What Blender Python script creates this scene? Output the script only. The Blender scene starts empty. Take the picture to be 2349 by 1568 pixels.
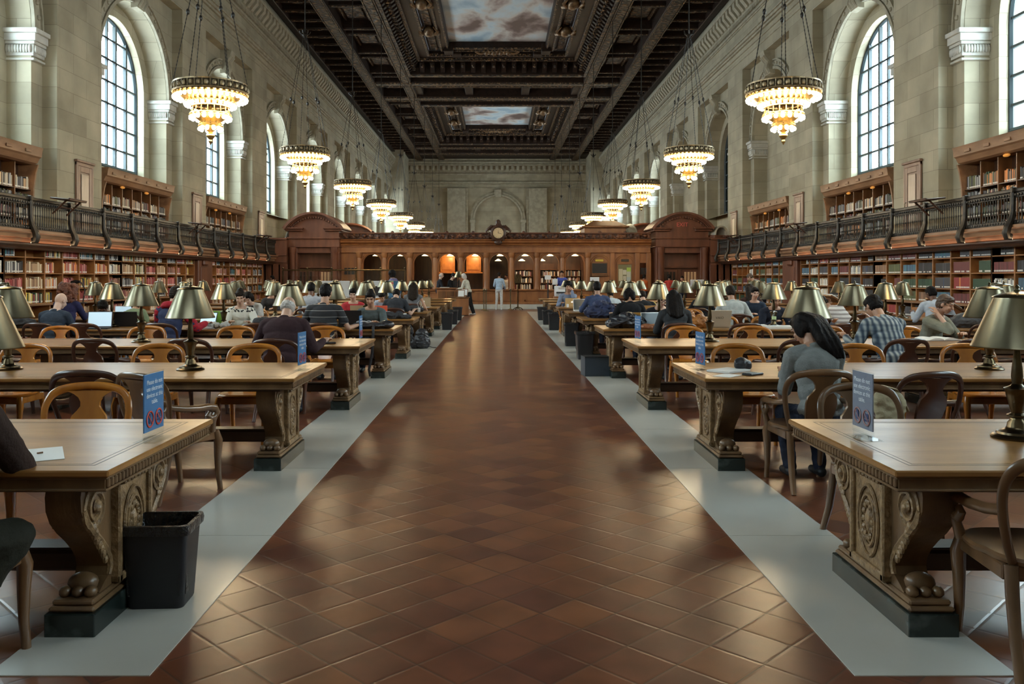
# Great reading room: long hall with arched windows, coffered ceiling, oak tables and brass lamps.
import bpy, math, random
import numpy as np
from mathutils import Vector, Matrix, noise

R = random.Random(7)
SC = bpy.context.scene
COL = SC.collection
PI = math.pi

# ---------------------------------------------------------------- camera
F_PX, W_PX, H_PX, VX, VY = 1950.0, 2349.0, 1568.0, 1140.0, 638.0
CAM = Vector((-0.02, 0.0, 1.53))
cd = bpy.data.cameras.new('camera')
cam = bpy.data.objects.new('camera', cd)
COL.objects.link(cam)
cam.location = CAM
cam.rotation_euler = (PI / 2, 0, 0)
cd.sensor_width = 36.0
cd.lens = F_PX / W_PX * 36.0
cd.shift_x = (W_PX / 2 - VX) / W_PX
cd.shift_y = -(H_PX / 2 - VY) / W_PX
cd.clip_end = 400
SC.camera = cam

# ---------------------------------------------------------------- world, daylight, exposure
wd = bpy.data.worlds.new('overcast_sky')
SC.world = wd
wd.use_nodes = True
wn = wd.node_tree.nodes
wl = wd.node_tree.links
bg = wn['Background']
tc = wn.new('ShaderNodeTexCoord')
sep = wn.new('ShaderNodeSeparateXYZ')
ramp = wn.new('ShaderNodeValToRGB')
wl.new(tc.outputs['Generated'], sep.inputs[0])
wl.new(sep.outputs['Z'], ramp.inputs[0])
ramp.color_ramp.elements[0].position = 0.0
ramp.color_ramp.elements[0].color = (0.62, 0.70, 0.76, 1)
ramp.color_ramp.elements[1].position = 0.5
ramp.color_ramp.elements[1].color = (0.76, 0.93, 1.0, 1)
wl.new(ramp.outputs[0], bg.inputs['Color'])
bg.inputs['Strength'].default_value = 15.0
SC.view_settings.view_transform = 'Standard'
SC.view_settings.look = 'None'
SC.view_settings.gamma = 1.0
SC.view_settings.use_curve_mapping = False
SC.view_settings.exposure = 0.70
cy = SC.cycles
cy.max_bounces = 7
cy.diffuse_bounces = 4
cy.glossy_bounces = 3
cy.transmission_bounces = 4
cy.transparent_max_bounces = 6
cy.caustics_reflective = False
cy.caustics_refractive = False
cy.sample_clamp_indirect = 6.0
cy.use_denoising = True

BAY0, PITCH = 19.75, 9.2                      # centre of a window bay, bay pitch
BAYS = [BAY0 + PITCH * k for k in range(-2, 9)]
Y_NEAR, Y_FAR = -5.0, 101.0
Z_CEIL = 15.7
BLIND = {('R', 2), ('R', 4)}                  # walled-up arches of the right side (bay index k)
DARKWIN = {('R', 3)}

def area(name, loc, rot, sx, sy, power, col, portal=False):
    l = bpy.data.lights.new(name, 'AREA')
    l.shape = 'RECTANGLE'
    l.size, l.size_y = sx, sy
    l.energy = power
    l.color = col
    if portal:
        l.cycles.is_portal = True
    o = bpy.data.objects.new(name, l)
    o.location, o.rotation_euler = loc, rot
    COL.objects.link(o)
    return o

# daylight portals in the arched windows (guide the sky light, add none of their own)
for i, yc in enumerate(BAYS):
    for s, tagS in ((-1, 'L'), (1, 'R')):
        if (tagS, i - 2) in BLIND or (tagS, i - 2) in DARKWIN:
            continue
        area('window_daylight', (s * 13.5, yc, 8.0), (0, s * PI / 2, 0), 5.6, 4.7, 1.0, (1, 1, 1), True)
# strip lamps under the gallery soffit, shining on the wall bookcases
for s in (-1, 1):
    for y0, y1 in ((13.2, 19.0), (19.2, 25.1), (25.2, 31.1), (32.7, 40.1)):
        area('gallery_strip_lamp', (s * 10.78, (y0 + y1) / 2, 2.33), (0, s * 0.75, 0), 0.05, y1 - y0, 80.0, (1.0, 0.74, 0.44))

# ---------------------------------------------------------------- mesh helper
class MB:
    def __init__(self, M=None):
        self.v, self.f, self.mi, self.cur, self.M = [], [], [], 0, M

    def add(self, vs, fs):
        b = len(self.v)
        if self.M is not None:
            vs = [self.M @ Vector(p) for p in vs]
        self.v.extend([tuple(p) for p in vs])
        self.f.extend([tuple(b + i for i in f) for f in fs])
        self.mi.extend([self.cur] * len(fs))
        return self

    def quad(self, a, b, c, d):
        return self.add([a, b, c, d], [(0, 1, 2, 3)])

    def box(self, x0, x1, y0, y1, z0, z1, c=0.0):
        if x0 > x1: x0, x1 = x1, x0
        if y0 > y1: y0, y1 = y1, y0
        if z0 > z1: z0, z1 = z1, z0
        if c <= 0:
            return self.add([(x0, y0, z0), (x1, y0, z0), (x1, y1, z0), (x0, y1, z0), (x0, y0, z1), (x1, y0, z1), (x1, y1, z1), (x0, y1, z1)],
                            [(3, 2, 1, 0), (4, 5, 6, 7), (0, 1, 5, 4), (1, 2, 6, 5), (2, 3, 7, 6), (3, 0, 4, 7)])
        c = min(c, (x1 - x0) / 2.01, (y1 - y0) / 2.01, (z1 - z0) / 2.01)
        L = ((x0, x1), (y0, y1), (z0, z1))
        vs, ix = [], {}
        for i in (0, 1):
            for j in (0, 1):
                for k in (0, 1):
                    for ax in range(3):
                        p = [L[0][i], L[1][j], L[2][k]]
                        sg = (i, j, k)
                        for a in range(3):
                            if a != ax:
                                p[a] += c if sg[a] == 0 else -c
                        ix[(i, j, k, ax)] = len(vs)
                        vs.append(tuple(p))
        fs = []
        for ax in range(3):
            o = [a for a in range(3) if a != ax]
            for sd in (0, 1):
                q = []
                for (u, w) in ((0, 0), (1, 0), (1, 1), (0, 1)):
                    t = [0, 0, 0]
                    t[ax], t[o[0]], t[o[1]] = sd, u, w
                    q.append(ix[(t[0], t[1], t[2], ax)])
                if (sd == 1) == (ax == 1): q.reverse()
                fs.append(tuple(q))
        for ax in range(3):
            o = [a for a in range(3) if a != ax]
            for u in (0, 1):
                for w in (0, 1):
                    q = []
                    for e, fx in ((0, o[0]), (1, o[0]), (1, o[1]), (0, o[1])):
                        t = [0, 0, 0]
                        t[ax], t[o[0]], t[o[1]] = e, u, w
                        q.append(ix[(t[0], t[1], t[2], fx)])
                    fs.append(tuple(q))
        for i in (0, 1):
            for j in (0, 1):
                for k in (0, 1):
                    fs.append(tuple(ix[(i, j, k, a)] for a in range(3)))
        return self.add(vs, fs)

    def prism(self, pts, axis, a, b):
        """pts: 2-D outline in the plane of the two other axes (order x,y,z), extruded along axis from a to b."""
        n = len(pts)
        def P(p, t):
            if axis == 'x': return (t, p[0], p[1])
            if axis == 'y': return (p[0], t, p[1])
            return (p[0], p[1], t)
        vs = [P(p, a) for p in pts] + [P(p, b) for p in pts]
        fs = [tuple(range(n - 1, -1, -1)), tuple(range(n, 2 * n))]
        fs += [(i, (i + 1) % n, n + (i + 1) % n, n + i) for i in range(n)]
        return self.add(vs, fs)

    def lathe(self, prof, n=20, c=(0, 0, 0)):
        vs, fs = [], []
        for r, z in prof:
            for i in range(n):
                a = 2 * PI * i / n
                vs.append((c[0] + r * math.cos(a), c[1] + r * math.sin(a), c[2] + z))
        for k in range(len(prof) - 1):
            for i in range(n):
                j = (i + 1) % n
                fs.append((k * n + i, k * n + j, (k + 1) * n + j, (k + 1) * n + i))
        if prof[0][0] > 1e-4: fs.append(tuple(range(n - 1, -1, -1)))
        if prof[-1][0] > 1e-4: fs.append(tuple((len(prof) - 1) * n + i for i in range(n)))
        return self.add(vs, fs)

    def tube(self, pts, rad, n=8, flat=1.0, closed=False, up=None):
        """Swept tube through pts; rad a number or list; flat scales the section along the up vector."""
        pts = [Vector(p) for p in pts]
        m = len(pts)
        if not isinstance(rad, (list, tuple)): rad = [rad] * m
        vs, fs = [], []
        u = Vector(up) if up is not None else None
        prev = None
        for i, p in enumerate(pts):
            if closed: t = pts[(i + 1) % m] - pts[i - 1]
            else: t = pts[min(i + 1, m - 1)] - pts[max(i - 1, 0)]
            if t.length < 1e-9: t = Vector((0, 0, 1))
            t.normalize()
            ref = u if u is not None else (prev if prev is not None else (Vector((0, 0, 1)) if abs(t.z) < 0.9 else Vector((1, 0, 0))))
            a = ref - t * ref.dot(t)
            if a.length < 1e-6:
                a = Vector((1, 0, 0)) - t * t.x
            a.normalize()
            b = t.cross(a)
            if u is None: prev = a
            for k in range(n):
                an = 2 * PI * (k + 0.5) / n
                vs.append(p + a * (math.cos(an) * rad[i] * flat) + b * (math.sin(an) * rad[i]))
        for i in range(m if closed else m - 1):
            i2 = (i + 1) % m
            for k in range(n):
                k2 = (k + 1) % n
                fs.append((i * n + k, i * n + k2, i2 * n + k2, i2 * n + k))
        if not closed:
            fs.append(tuple(range(n - 1, -1, -1)))
            fs.append(tuple((m - 1) * n + k for k in range(n)))
        return self.add(vs, fs)

    def ball(self, c, r, n=10, m=6, sc=(1, 1, 1)):
        vs, fs = [(c[0], c[1], c[2] - r * sc[2])], []
        for j in range(1, m):
            t = PI * j / m
            for i in range(n):
                a = 2 * PI * i / n
                vs.append((c[0] + r * sc[0] * math.sin(t) * math.cos(a), c[1] + r * sc[1] * math.sin(t) * math.sin(a), c[2] - r * sc[2] * math.cos(t)))
        vs.append((c[0], c[1], c[2] + r * sc[2]))
        for i in range(n):
            fs.append((0, 1 + (i + 1) % n, 1 + i))
            fs.append((len(vs) - 1, 1 + (m - 2) * n + i, 1 + (m - 2) * n + (i + 1) % n))
        for j in range(m - 2):
            for i in range(n):
                i2 = (i + 1) % n
                fs.append((1 + j * n + i, 1 + j * n + i2, 1 + (j + 1) * n + i2, 1 + (j + 1) * n + i))
        return self.add(vs, fs)

    def mesh(self, name, mats, smooth=0.7):
        me = bpy.data.meshes.new(name)
        me.from_pydata(self.v, [], self.f)
        if not isinstance(mats, (list, tuple)): mats = [mats]
        for m in mats: me.materials.append(m)
        if len(mats) > 1: me.polygons.foreach_set('material_index', self.mi)
        if smooth:
            me.polygons.foreach_set('use_smooth', [True] * len(me.polygons))
            me.set_sharp_from_angle(angle=smooth)
        me.update()
        return me

    def build(self, name, mats, parent=None, loc=None, rz=0.0, smooth=0.7, **kw):
        return link(name, self.mesh(name, mats, smooth), parent, loc, rz, **kw)

def link(name, me, parent=None, loc=None, rz=0.0, **kw):
    o = bpy.data.objects.new(name, me)
    COL.objects.link(o)
    if parent is not None: o.parent = parent
    if loc is not None: o.location = loc
    if rz: o.rotation_euler = (0, 0, rz)
    for k, v in kw.items(): o[k] = v
    return o

def thing(name, label, cat, loc=(0, 0, 0), rz=0.0, group=None):
    o = link(name, None, None, loc, rz)
    o['label'], o['category'] = label, cat
    if group: o['group'] = group
    return o

def tag(o, label, cat, group=None):
    o['label'], o['category'] = label, cat
    if group: o['group'] = group
    return o

KIDS = {}
def clone(root, loc, rz=0.0, label=None, group=None):
    """Copy a thing with its parts and sub-parts (mesh data shared)."""
    r = root.copy()
    COL.objects.link(r)
    r.location = loc
    r.rotation_euler = (0, 0, rz)
    if label: r['label'] = label
    if group: r['group'] = group
    if root.name not in KIDS:
        KIDS[root.name] = [(c, list(c.children)) for c in root.children]
    for c, gs in KIDS[root.name]:
        d = c.copy()
        COL.objects.link(d)
        d.parent = r
        for g in gs:
            e = g.copy()
            COL.objects.link(e)
            e.parent = d
    return r

ORD = ['first', 'second', 'third', 'fourth', 'fifth', 'sixth', 'seventh', 'eighth', 'ninth', 'tenth', 'eleventh', 'twelfth', 'thirteenth',
       'fourteenth', 'fifteenth', 'sixteenth', 'seventeenth', 'eighteenth', 'nineteenth', 'twentieth', 'twenty-first', 'twenty-second', 'twenty-third', 'twenty-fourth']
SIDE = {-1: 'left', 1: 'right'}

def at(px, py, Y):
    """Point of the room at depth Y seen at pixel (px, py) of the photograph."""
    return Vector((CAM.x + (px - VX) * Y / F_PX, Y, CAM.z - (py - VY) * Y / F_PX))

# ---------------------------------------------------------------- materials
def mat(name, col, rough=0.5, metal=0.0, col2=None, nscale=6.0, stretch=(1, 1, 1), bump=0.0, bscale=40.0, coat=0.0, spec=0.5, rnd=0.0, detail=3.0, rvar=0.0, sheen=0.0, ramp=(0.35, 0.65), isl=0.0):
    m = bpy.data.materials.new(name)
    m.use_nodes = True
    nt = m.node_tree
    p = nt.nodes['Principled BSDF']
    p.inputs['Base Color'].default_value = (*col, 1)
    p.inputs['Roughness'].default_value = rough
    p.inputs['Metallic'].default_value = metal
    p.inputs['Specular IOR Level'].default_value = spec
    p.inputs['Coat Weight'].default_value = coat
    p.inputs['Coat Roughness'].default_value = 0.12
    p.inputs['Sheen Weight'].default_value = sheen
    N = nt.nodes.new
    L = nt.links.new
    if col2 is not None or bump or rvar:
        t = N('ShaderNodeTexCoord')
        mp = N('ShaderNodeMapping')
        mp.inputs['Scale'].default_value = stretch
        L(t.outputs['Object'], mp.inputs[0])
    out = None
    if col2 is not None or rvar:
        nz = N('ShaderNodeTexNoise')
        nz.inputs['Scale'].default_value = nscale
        nz.inputs['Detail'].default_value = detail
        L(mp.outputs[0], nz.inputs['Vector'])
        rp = N('ShaderNodeValToRGB')
        rp.color_ramp.elements[0].position = ramp[0]
        rp.color_ramp.elements[1].position = ramp[1]
        rp.color_ramp.elements[0].color = (*col, 1)
        rp.color_ramp.elements[1].color = (*(col2 or col), 1)
        L(nz.outputs['Fac'], rp.inputs[0])
        out = rp.outputs[0]
        if rvar:
            mr = N('ShaderNodeMapRange')
            mr.inputs['To Min'].default_value = max(rough - rvar, 0.02)
            mr.inputs['To Max'].default_value = min(rough + rvar, 1)
            mr.inputs['From Min'].default_value = 0.3
            mr.inputs['From Max'].default_value = 0.7
            L(nz.outputs['Fac'], mr.inputs[0])
            L(mr.outputs[0], p.inputs['Roughness'])
    if rnd:
        oi = N('ShaderNodeObjectInfo')
        hs = N('ShaderNodeHueSaturation')
        mr = N('ShaderNodeMapRange')
        mr.inputs['To Min'].default_value = 1 - rnd
        mr.inputs['To Max'].default_value = 1 + rnd
        L(oi.outputs['Random'], mr.inputs[0])
        L(mr.outputs[0], hs.inputs['Value'])
        if out is not None: L(out, hs.inputs['Color'])
        else: hs.inputs['Color'].default_value = (*col, 1)
        out = hs.outputs[0]
    if isl:
        gi = N('ShaderNodeNewGeometry')
        hs = N('ShaderNodeHueSaturation')
        mr = N('ShaderNodeMapRange')
        mr.inputs['To Min'].default_value = 1 - isl
        mr.inputs['To Max'].default_value = 1 + isl
        L(gi.outputs['Random Per Island'], mr.inputs[0])
        L(mr.outputs[0], hs.inputs['Value'])
        hs.inputs['Color'].default_value = (*col, 1)
        out = hs.outputs[0]
    if out is not None: L(out, p.inputs['Base Color'])
    if bump:
        nb = N('ShaderNodeTexNoise')
        nb.inputs['Scale'].default_value = bscale
        nb.inputs['Detail'].default_value = 4
        L(mp.outputs[0], nb.inputs['Vector'])
        bp = N('ShaderNodeBump')
        bp.inputs['Strength'].default_value = bump
        bp.inputs['Distance'].default_value = 0.02
        L(nb.outputs['Fac'], bp.inputs['Height'])
        L(bp.outputs[0], p.inputs['Normal'])
    return m

def emit(name, col, strength):
    m = bpy.data.materials.new(name)
    m.use_nodes = True
    p = m.node_tree.nodes['Principled BSDF']
    p.inputs['Base Color'].default_value = (*col, 1)
    p.inputs['Emission Color'].default_value = (*col, 1)
    p.inputs['Emission Strength'].default_value = strength
    return m

def stone_mat(name, c1, c2, mortar, bw, bh, msize=0.006, rough=0.75, bump=0.25):
    """Coursed ashlar: world position (x+y, z) drives a brick pattern, large noise adds weathering."""
    m = bpy.data.materials.new(name)
    m.use_nodes = True
    nt = m.node_tree
    N, L = nt.nodes.new, nt.links.new
    p = nt.nodes['Principled BSDF']
    p.inputs['Roughness'].default_value = rough
    p.inputs['Specular IOR Level'].default_value = 0.3
    t = N('ShaderNodeTexCoord')
    s = N('ShaderNodeSeparateXYZ')
    L(t.outputs['Object'], s.inputs[0])
    ad = N('ShaderNodeMath')
    L(s.outputs['X'], ad.inputs[0])
    L(s.outputs['Y'], ad.inputs[1])
    cb = N('ShaderNodeCombineXYZ')
    L(ad.outputs[0], cb.inputs['X'])
    L(s.outputs['Z'], cb.inputs['Y'])
    b = N('ShaderNodeTexBrick')
    b.inputs['Scale'].default_value = 1.0
    b.inputs['Brick Width'].default_value = bw
    b.inputs['Row Height'].default_value = bh
    b.inputs['Mortar Size'].default_value = msize
    b.inputs['Mortar Smooth'].default_value = 0.3
    b.inputs['Color1'].default_value = (*c1, 1)
    b.inputs['Color2'].default_value = (*c2, 1)
    b.inputs['Mortar'].default_value = (*mortar, 1)
    L(cb.outputs[0], b.inputs['Vector'])
    nz = N('ShaderNodeTexNoise')
    nz.inputs['Scale'].default_value = 0.9
    nz.inputs['Detail'].default_value = 6
    L(t.outputs['Object'], nz.inputs['Vector'])
    mr = N('ShaderNodeMapRange')
    mr.inputs['From Min'].default_value, mr.inputs['From Max'].default_value = 0.3, 0.7
    mr.inputs['To Min'].default_value, mr.inputs['To Max'].default_value = 0.78, 1.12
    L(nz.outputs['Fac'], mr.inputs[0])
    mx = N('ShaderNodeMixRGB')
    mx.blend_type = 'MULTIPLY'
    mx.inputs[0].default_value = 1.0
    L(b.outputs['Color'], mx.inputs[1])
    L(mr.outputs[0], mx.inputs[2])
    L(mx.outputs[0], p.inputs['Base Color'])
    bp = N('ShaderNodeBump')
    bp.inputs['Strength'].default_value = bump
    bp.inputs['Distance'].default_value = 0.02
    bp.invert = True
    L(b.outputs['Fac'], bp.inputs['Height'])
    L(bp.outputs[0], p.inputs['Normal'])
    return m

def tile_mat():
    """Terracotta quarry tiles laid on the diagonal, each tile with its own tone, gloss and slight tilt."""
    m = bpy.data.materials.new('terracotta_tile')
    m.use_nodes = True
    nt = m.node_tree
    N, L = nt.nodes.new, nt.links.new
    p = nt.nodes['Principled BSDF']
    side = 0.243
    def mth(op, a, b=None):
        n = N('ShaderNodeMath')
        n.operation = op
        for i, v in enumerate((a, b)):
            if v is None: continue
            if isinstance(v, (int, float)): n.inputs[i].default_value = v
            else: L(v, n.inputs[i])
        return n.outputs[0]
    t = N('ShaderNodeTexCoord')
    s = N('ShaderNodeSeparateXYZ')
    L(t.outputs['Object'], s.inputs[0])
    k = math.sqrt(0.5) / side
    ox, oy = -0.165, 3.54
    u = mth('MULTIPLY', mth('ADD', mth('ADD', s.outputs['X'], s.outputs['Y']), -(ox + oy)), k)
    v = mth('MULTIPLY', mth('ADD', mth('SUBTRACT', s.outputs['Y'], s.outputs['X']), -(oy - ox)), k)
    fu, fv = mth('FRACT', u), mth('FRACT', v)
    cb = N('ShaderNodeCombineXYZ')
    L(mth('FLOOR', u), cb.inputs[0])
    L(mth('FLOOR', v), cb.inputs[1])
    wn_ = N('ShaderNodeTexWhiteNoise')
    wn_.noise_dimensions = '2D'
    L(cb.outputs[0], wn_.inputs['Vector'])
    sc = N('ShaderNodeSeparateColor')
    L(wn_.outputs['Color'], sc.inputs[0])
    du = mth('SUBTRACT', 0.5, mth('ABSOLUTE', mth('SUBTRACT', fu, 0.5)))
    dv = mth('SUBTRACT', 0.5, mth('ABSOLUTE', mth('SUBTRACT', fv, 0.5)))
    edge = mth('MINIMUM', du, dv)
    def mr(src, a, b, c, d):
        n = N('ShaderNodeMapRange')
        for i, q in enumerate((a, b, c, d)): n.inputs[1 + i].default_value = q
        L(src, n.inputs[0])
        return n.outputs[0]
    g = mr(edge, 0.008, 0.016, 0.0, 1.0)
    rp = N('ShaderNodeValToRGB')
    e = rp.color_ramp.elements
    e[0].position, e[0].color = 0.0, (0.088, 0.025, 0.014, 1)
    e[1].position, e[1].color = 1.0, (0.175, 0.060, 0.024, 1)
    x = rp.color_ramp.elements.new(0.55)
    x.color = (0.130, 0.040, 0.019, 1)
    L(wn_.outputs['Value'], rp.inputs[0])
    nz = N('ShaderNodeTexNoise')
    nz.inputs['Scale'].default_value = 5
    nz.inputs['Detail'].default_value = 2
    L(t.outputs['Object'], nz.inputs['Vector'])
    mu = N('ShaderNodeMixRGB')
    mu.blend_type = 'MULTIPLY'
    mu.inputs[0].default_value = 1
    L(rp.outputs[0], mu.inputs[1])
    L(mr(nz.outputs['Fac'], 0.3, 0.7, 0.75, 1.2), mu.inputs[2])
    mx = N('ShaderNodeMixRGB')
    L(g, mx.inputs[0])
    mx.inputs[1].default_value = (0.055, 0.03, 0.02, 1)
    L(mu.outputs[0], mx.inputs[2])
    L(mx.outputs[0], p.inputs['Base Color'])
    ro = mth('ADD', mr(nz.outputs['Fac'], 0.3, 0.7, 0.0, 0.015), mr(sc.outputs['Blue'], 0, 1, 0.276, 0.295))
    L(ro, p.inputs['Roughness'])
    hh = mth('ADD', mth('MULTIPLY', mth('SUBTRACT', sc.outputs['Red'], 0.5), fu), mth('MULTIPLY', mth('SUBTRACT', sc.outputs['Green'], 0.5), fv))
    h1 = mth('MULTIPLY', hh, 0.42)
    pil = mth('MULTIPLY', mr(edge, 0.0, 0.05, 0.0, 1.0), 0.07)
    h2 = mth('ADD', mth('ADD', h1, pil), mth('MULTIPLY', nz.outputs['Fac'], 0.06))
    bp = N('ShaderNodeBump')
    bp.inputs['Strength'].default_value = 0.5
    bp.inputs['Distance'].default_value = 0.02
    L(h2, bp.inputs['Height'])
    L(bp.outputs[0], p.inputs['Normal'])
    p.inputs['Specular IOR Level'].default_value = 0.85
    return m

def carved_mat(name, dark, gold, scale, rough=0.42, bump=1.0):
    """Carved and rubbed-gilt wood: relief from cell noise, gilding where the relief stands proud."""
    m = bpy.data.materials.new(name)
    m.use_nodes = True
    nt = m.node_tree
    N, L = nt.nodes.new, nt.links.new
    p = nt.nodes['Principled BSDF']
    t = N('ShaderNodeTexCoord')
    vo = N('ShaderNodeTexVoronoi')
    vo.feature = 'SMOOTH_F1'
    vo.inputs['Scale'].default_value = scale
    L(t.outputs['Object'], vo.inputs['Vector'])
    nz = N('ShaderNodeTexNoise')
    nz.inputs['Scale'].default_value = scale * 0.8
    nz.inputs['Detail'].default_value = 4
    L(t.outputs['Object'], nz.inputs['Vector'])
    ad = N('ShaderNodeMath')
    L(vo.outputs['Distance'], ad.inputs[0])
    L(nz.outputs['Fac'], ad.inputs[1])
    rp = N('ShaderNodeValToRGB')
    rp.color_ramp.elements[0].position, rp.color_ramp.elements[0].color = 0.55, (*gold, 1)
    rp.color_ramp.elements[1].position, rp.color_ramp.elements[1].color = 0.95, (*dark, 1)
    L(ad.outputs[0], rp.inputs[0])
    L(rp.outputs[0], p.inputs['Base Color'])
    p.inputs['Roughness'].default_value = rough
    bp = N('ShaderNodeBump')
    bp.inputs['Strength'].default_value = bump
    bp.inputs['Distance'].default_value = 0.6 / scale
    bp.invert = True
    L(ad.outputs[0], bp.inputs['Height'])
    L(bp.outputs[0], p.inputs['Normal'])
    return m

MT = {}
MT['stone'] = stone_mat('limestone_ashlar', (0.46, 0.415, 0.30), (0.365, 0.325, 0.23), (0.22, 0.195, 0.14), 1.5, 0.56)
MT['stone_plain'] = mat('limestone_carved', (0.44, 0.40, 0.295), 0.7, col2=(0.32, 0.29, 0.21), nscale=3, bump=0.3, bscale=14)
MT['stone_white'] = mat('pale_limestone', (0.60, 0.59, 0.53), 0.7, col2=(0.50, 0.49, 0.44), nscale=4, bump=0.2, bscale=18)
MT['tile'] = tile_mat()
MT['marble'] = mat('grey_marble_border', (0.40, 0.385, 0.345), 0.285, col2=(0.48, 0.465, 0.42), nscale=1.6, detail=5, rvar=0.008, ramp=(0.2, 0.8))
MT['green_marble'] = mat('dark_green_marble', (0.012, 0.018, 0.016), 0.22, col2=(0.07, 0.09, 0.085), nscale=7, detail=9, ramp=(0.5, 0.72))
MT['oak'] = mat('varnished_oak', (0.19, 0.085, 0.032), 0.35, col2=(0.115, 0.048, 0.018), nscale=5, stretch=(1, 1, 0.12), bump=0.08, bscale=60)
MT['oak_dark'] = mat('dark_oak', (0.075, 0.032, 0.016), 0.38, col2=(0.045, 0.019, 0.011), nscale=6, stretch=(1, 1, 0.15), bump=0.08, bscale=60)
MT['shelf'] = mat('honey_oak_shelf', (0.36, 0.155, 0.048), 0.45, col2=(0.25, 0.10, 0.030), nscale=5, stretch=(1, 0.3, 1))
MT['shelf_dark'] = mat('brown_oak_cornice', (0.31, 0.17, 0.09), 0.45, col2=(0.21, 0.11, 0.056), nscale=5, stretch=(1, 0.3, 1), bump=0.1)
MT['booth'] = mat('carved_oak_booth', (0.33, 0.135, 0.045), 0.42, col2=(0.22, 0.085, 0.030), nscale=4, stretch=(1, 1, 0.2), bump=0.12, bscale=30)
MT['booth_red'] = mat('red_brown_oak', (0.165, 0.060, 0.030), 0.42, col2=(0.105, 0.036, 0.019), nscale=4, stretch=(1, 1, 0.2), bump=0.12, bscale=30)
MT['carved_booth'] = carved_mat('carved_oak_frieze', (0.05, 0.018, 0.01), (0.25, 0.10, 0.045), 7.0, 0.5)
MT['ceil'] = mat('dark_ceiling_wood', (0.030, 0.0155, 0.0095), 0.5, col2=(0.016, 0.009, 0.006), nscale=3, bump=0.2, bscale=10, spec=0.25)
MT['gilt'] = carved_mat('rubbed_gilt_carving', (0.016, 0.009, 0.006), (0.28, 0.155, 0.065), 5.0, 0.42)
MT['gilt_bead'] = carved_mat('rubbed_gilt_beading', (0.025, 0.014, 0.008), (0.38, 0.22, 0.10), 9.0, 0.38)
MT['gilt_fine'] = mat('gilded_relief', (0.28, 0.17, 0.085), 0.35, metal=0.4, col2=(0.12, 0.07, 0.035), nscale=5)
MT['iron'] = mat('dark_bronze', (0.022, 0.019, 0.016), 0.42, metal=0.55, col2=(0.045, 0.038, 0.030), nscale=12)
MT['window_steel'] = mat('window_steel', (0.03, 0.045, 0.05), 0.5)
MT['brass'] = mat('aged_brass', (0.235, 0.20, 0.13), 0.30, metal=1.0, col2=(0.18, 0.155, 0.10), nscale=5)
MT['brass_dark'] = mat('dark_brass', (0.13, 0.095, 0.05), 0.30, metal=1.0, col2=(0.07, 0.05, 0.03), nscale=14)
MT['chand'] = mat('chandelier_gilt', (0.42, 0.29, 0.11), 0.36, metal=0.85, col2=(0.28, 0.19, 0.07), nscale=14)
MT['bulb'] = emit('frosted_bulb', (1.0, 0.80, 0.50), 42.0)
MT['lamp_bulb'] = emit('warm_lamp_bulb', (1.0, 0.72, 0.36), 9.0)
MT['table_top'] = mat('worn_oak_tabletop', (0.32, 0.150, 0.040), 0.29, col2=(0.185, 0.082, 0.023), nscale=3.2, stretch=(0.5, 2.2, 1), detail=7, rvar=0.013, bump=0.05, bscale=30, rnd=0.12, ramp=(0.25, 0.75))
MT['table_carved'] = mat('carved_table_oak', (0.30, 0.185, 0.088), 0.38, col2=(0.15, 0.088, 0.040), nscale=24, detail=5, bump=0.5, bscale=55)
MT['table_wood'] = mat('table_oak', (0.17, 0.095, 0.043), 0.36, col2=(0.09, 0.048, 0.022), nscale=7, stretch=(1, 1, 0.25), bump=0.1, bscale=40)
MT['table_dark'] = mat('table_dark_oak', (0.060, 0.030, 0.016), 0.36, col2=(0.035, 0.018, 0.011), nscale=7, stretch=(0.2, 1, 1))
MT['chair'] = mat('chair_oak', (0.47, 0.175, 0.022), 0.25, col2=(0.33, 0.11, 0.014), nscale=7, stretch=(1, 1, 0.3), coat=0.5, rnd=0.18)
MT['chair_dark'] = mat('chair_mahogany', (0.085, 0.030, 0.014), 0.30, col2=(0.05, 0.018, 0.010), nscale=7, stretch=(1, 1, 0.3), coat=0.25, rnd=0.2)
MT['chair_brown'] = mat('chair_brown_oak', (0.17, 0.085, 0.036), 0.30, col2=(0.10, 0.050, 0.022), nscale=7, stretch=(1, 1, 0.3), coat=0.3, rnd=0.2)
MT['black_plastic'] = mat('black_plastic', (0.009, 0.009, 0.012), 0.42, bump=0.1, bscale=220)
MT['bag_liner'] = mat('bin_liner', (0.012, 0.012, 0.014), 0.16, bump=0.8, bscale=30)
MT['paper'] = mat('white_paper', (0.72, 0.72, 0.70), 0.7)
MT['white'] = mat('white_plastic', (0.68, 0.69, 0.70), 0.4)
MT['silver'] = mat('brushed_aluminium', (0.60, 0.60, 0.60), 0.35, metal=0.8)
MT['gold_alu'] = mat('warm_aluminium', (0.50, 0.39, 0.25), 0.40, metal=0.3)
MT['black'] = mat('matt_black', (0.008, 0.008, 0.010), 0.55)
MT['black_leather'] = mat('black_leather', (0.014, 0.014, 0.018), 0.35, col2=(0.028, 0.028, 0.034), nscale=9, bump=0.5, bscale=14)
MT['black_cloth'] = mat('black_cloth', (0.012, 0.012, 0.016), 0.8, col2=(0.024, 0.024, 0.028), nscale=9, bump=0.5, bscale=20)
MT['tan_leather'] = mat('tan_leather', (0.42, 0.17, 0.04), 0.42, col2=(0.29, 0.11, 0.025), nscale=6, bump=0.4, bscale=14)
MT['glass_clear'] = None

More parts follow.
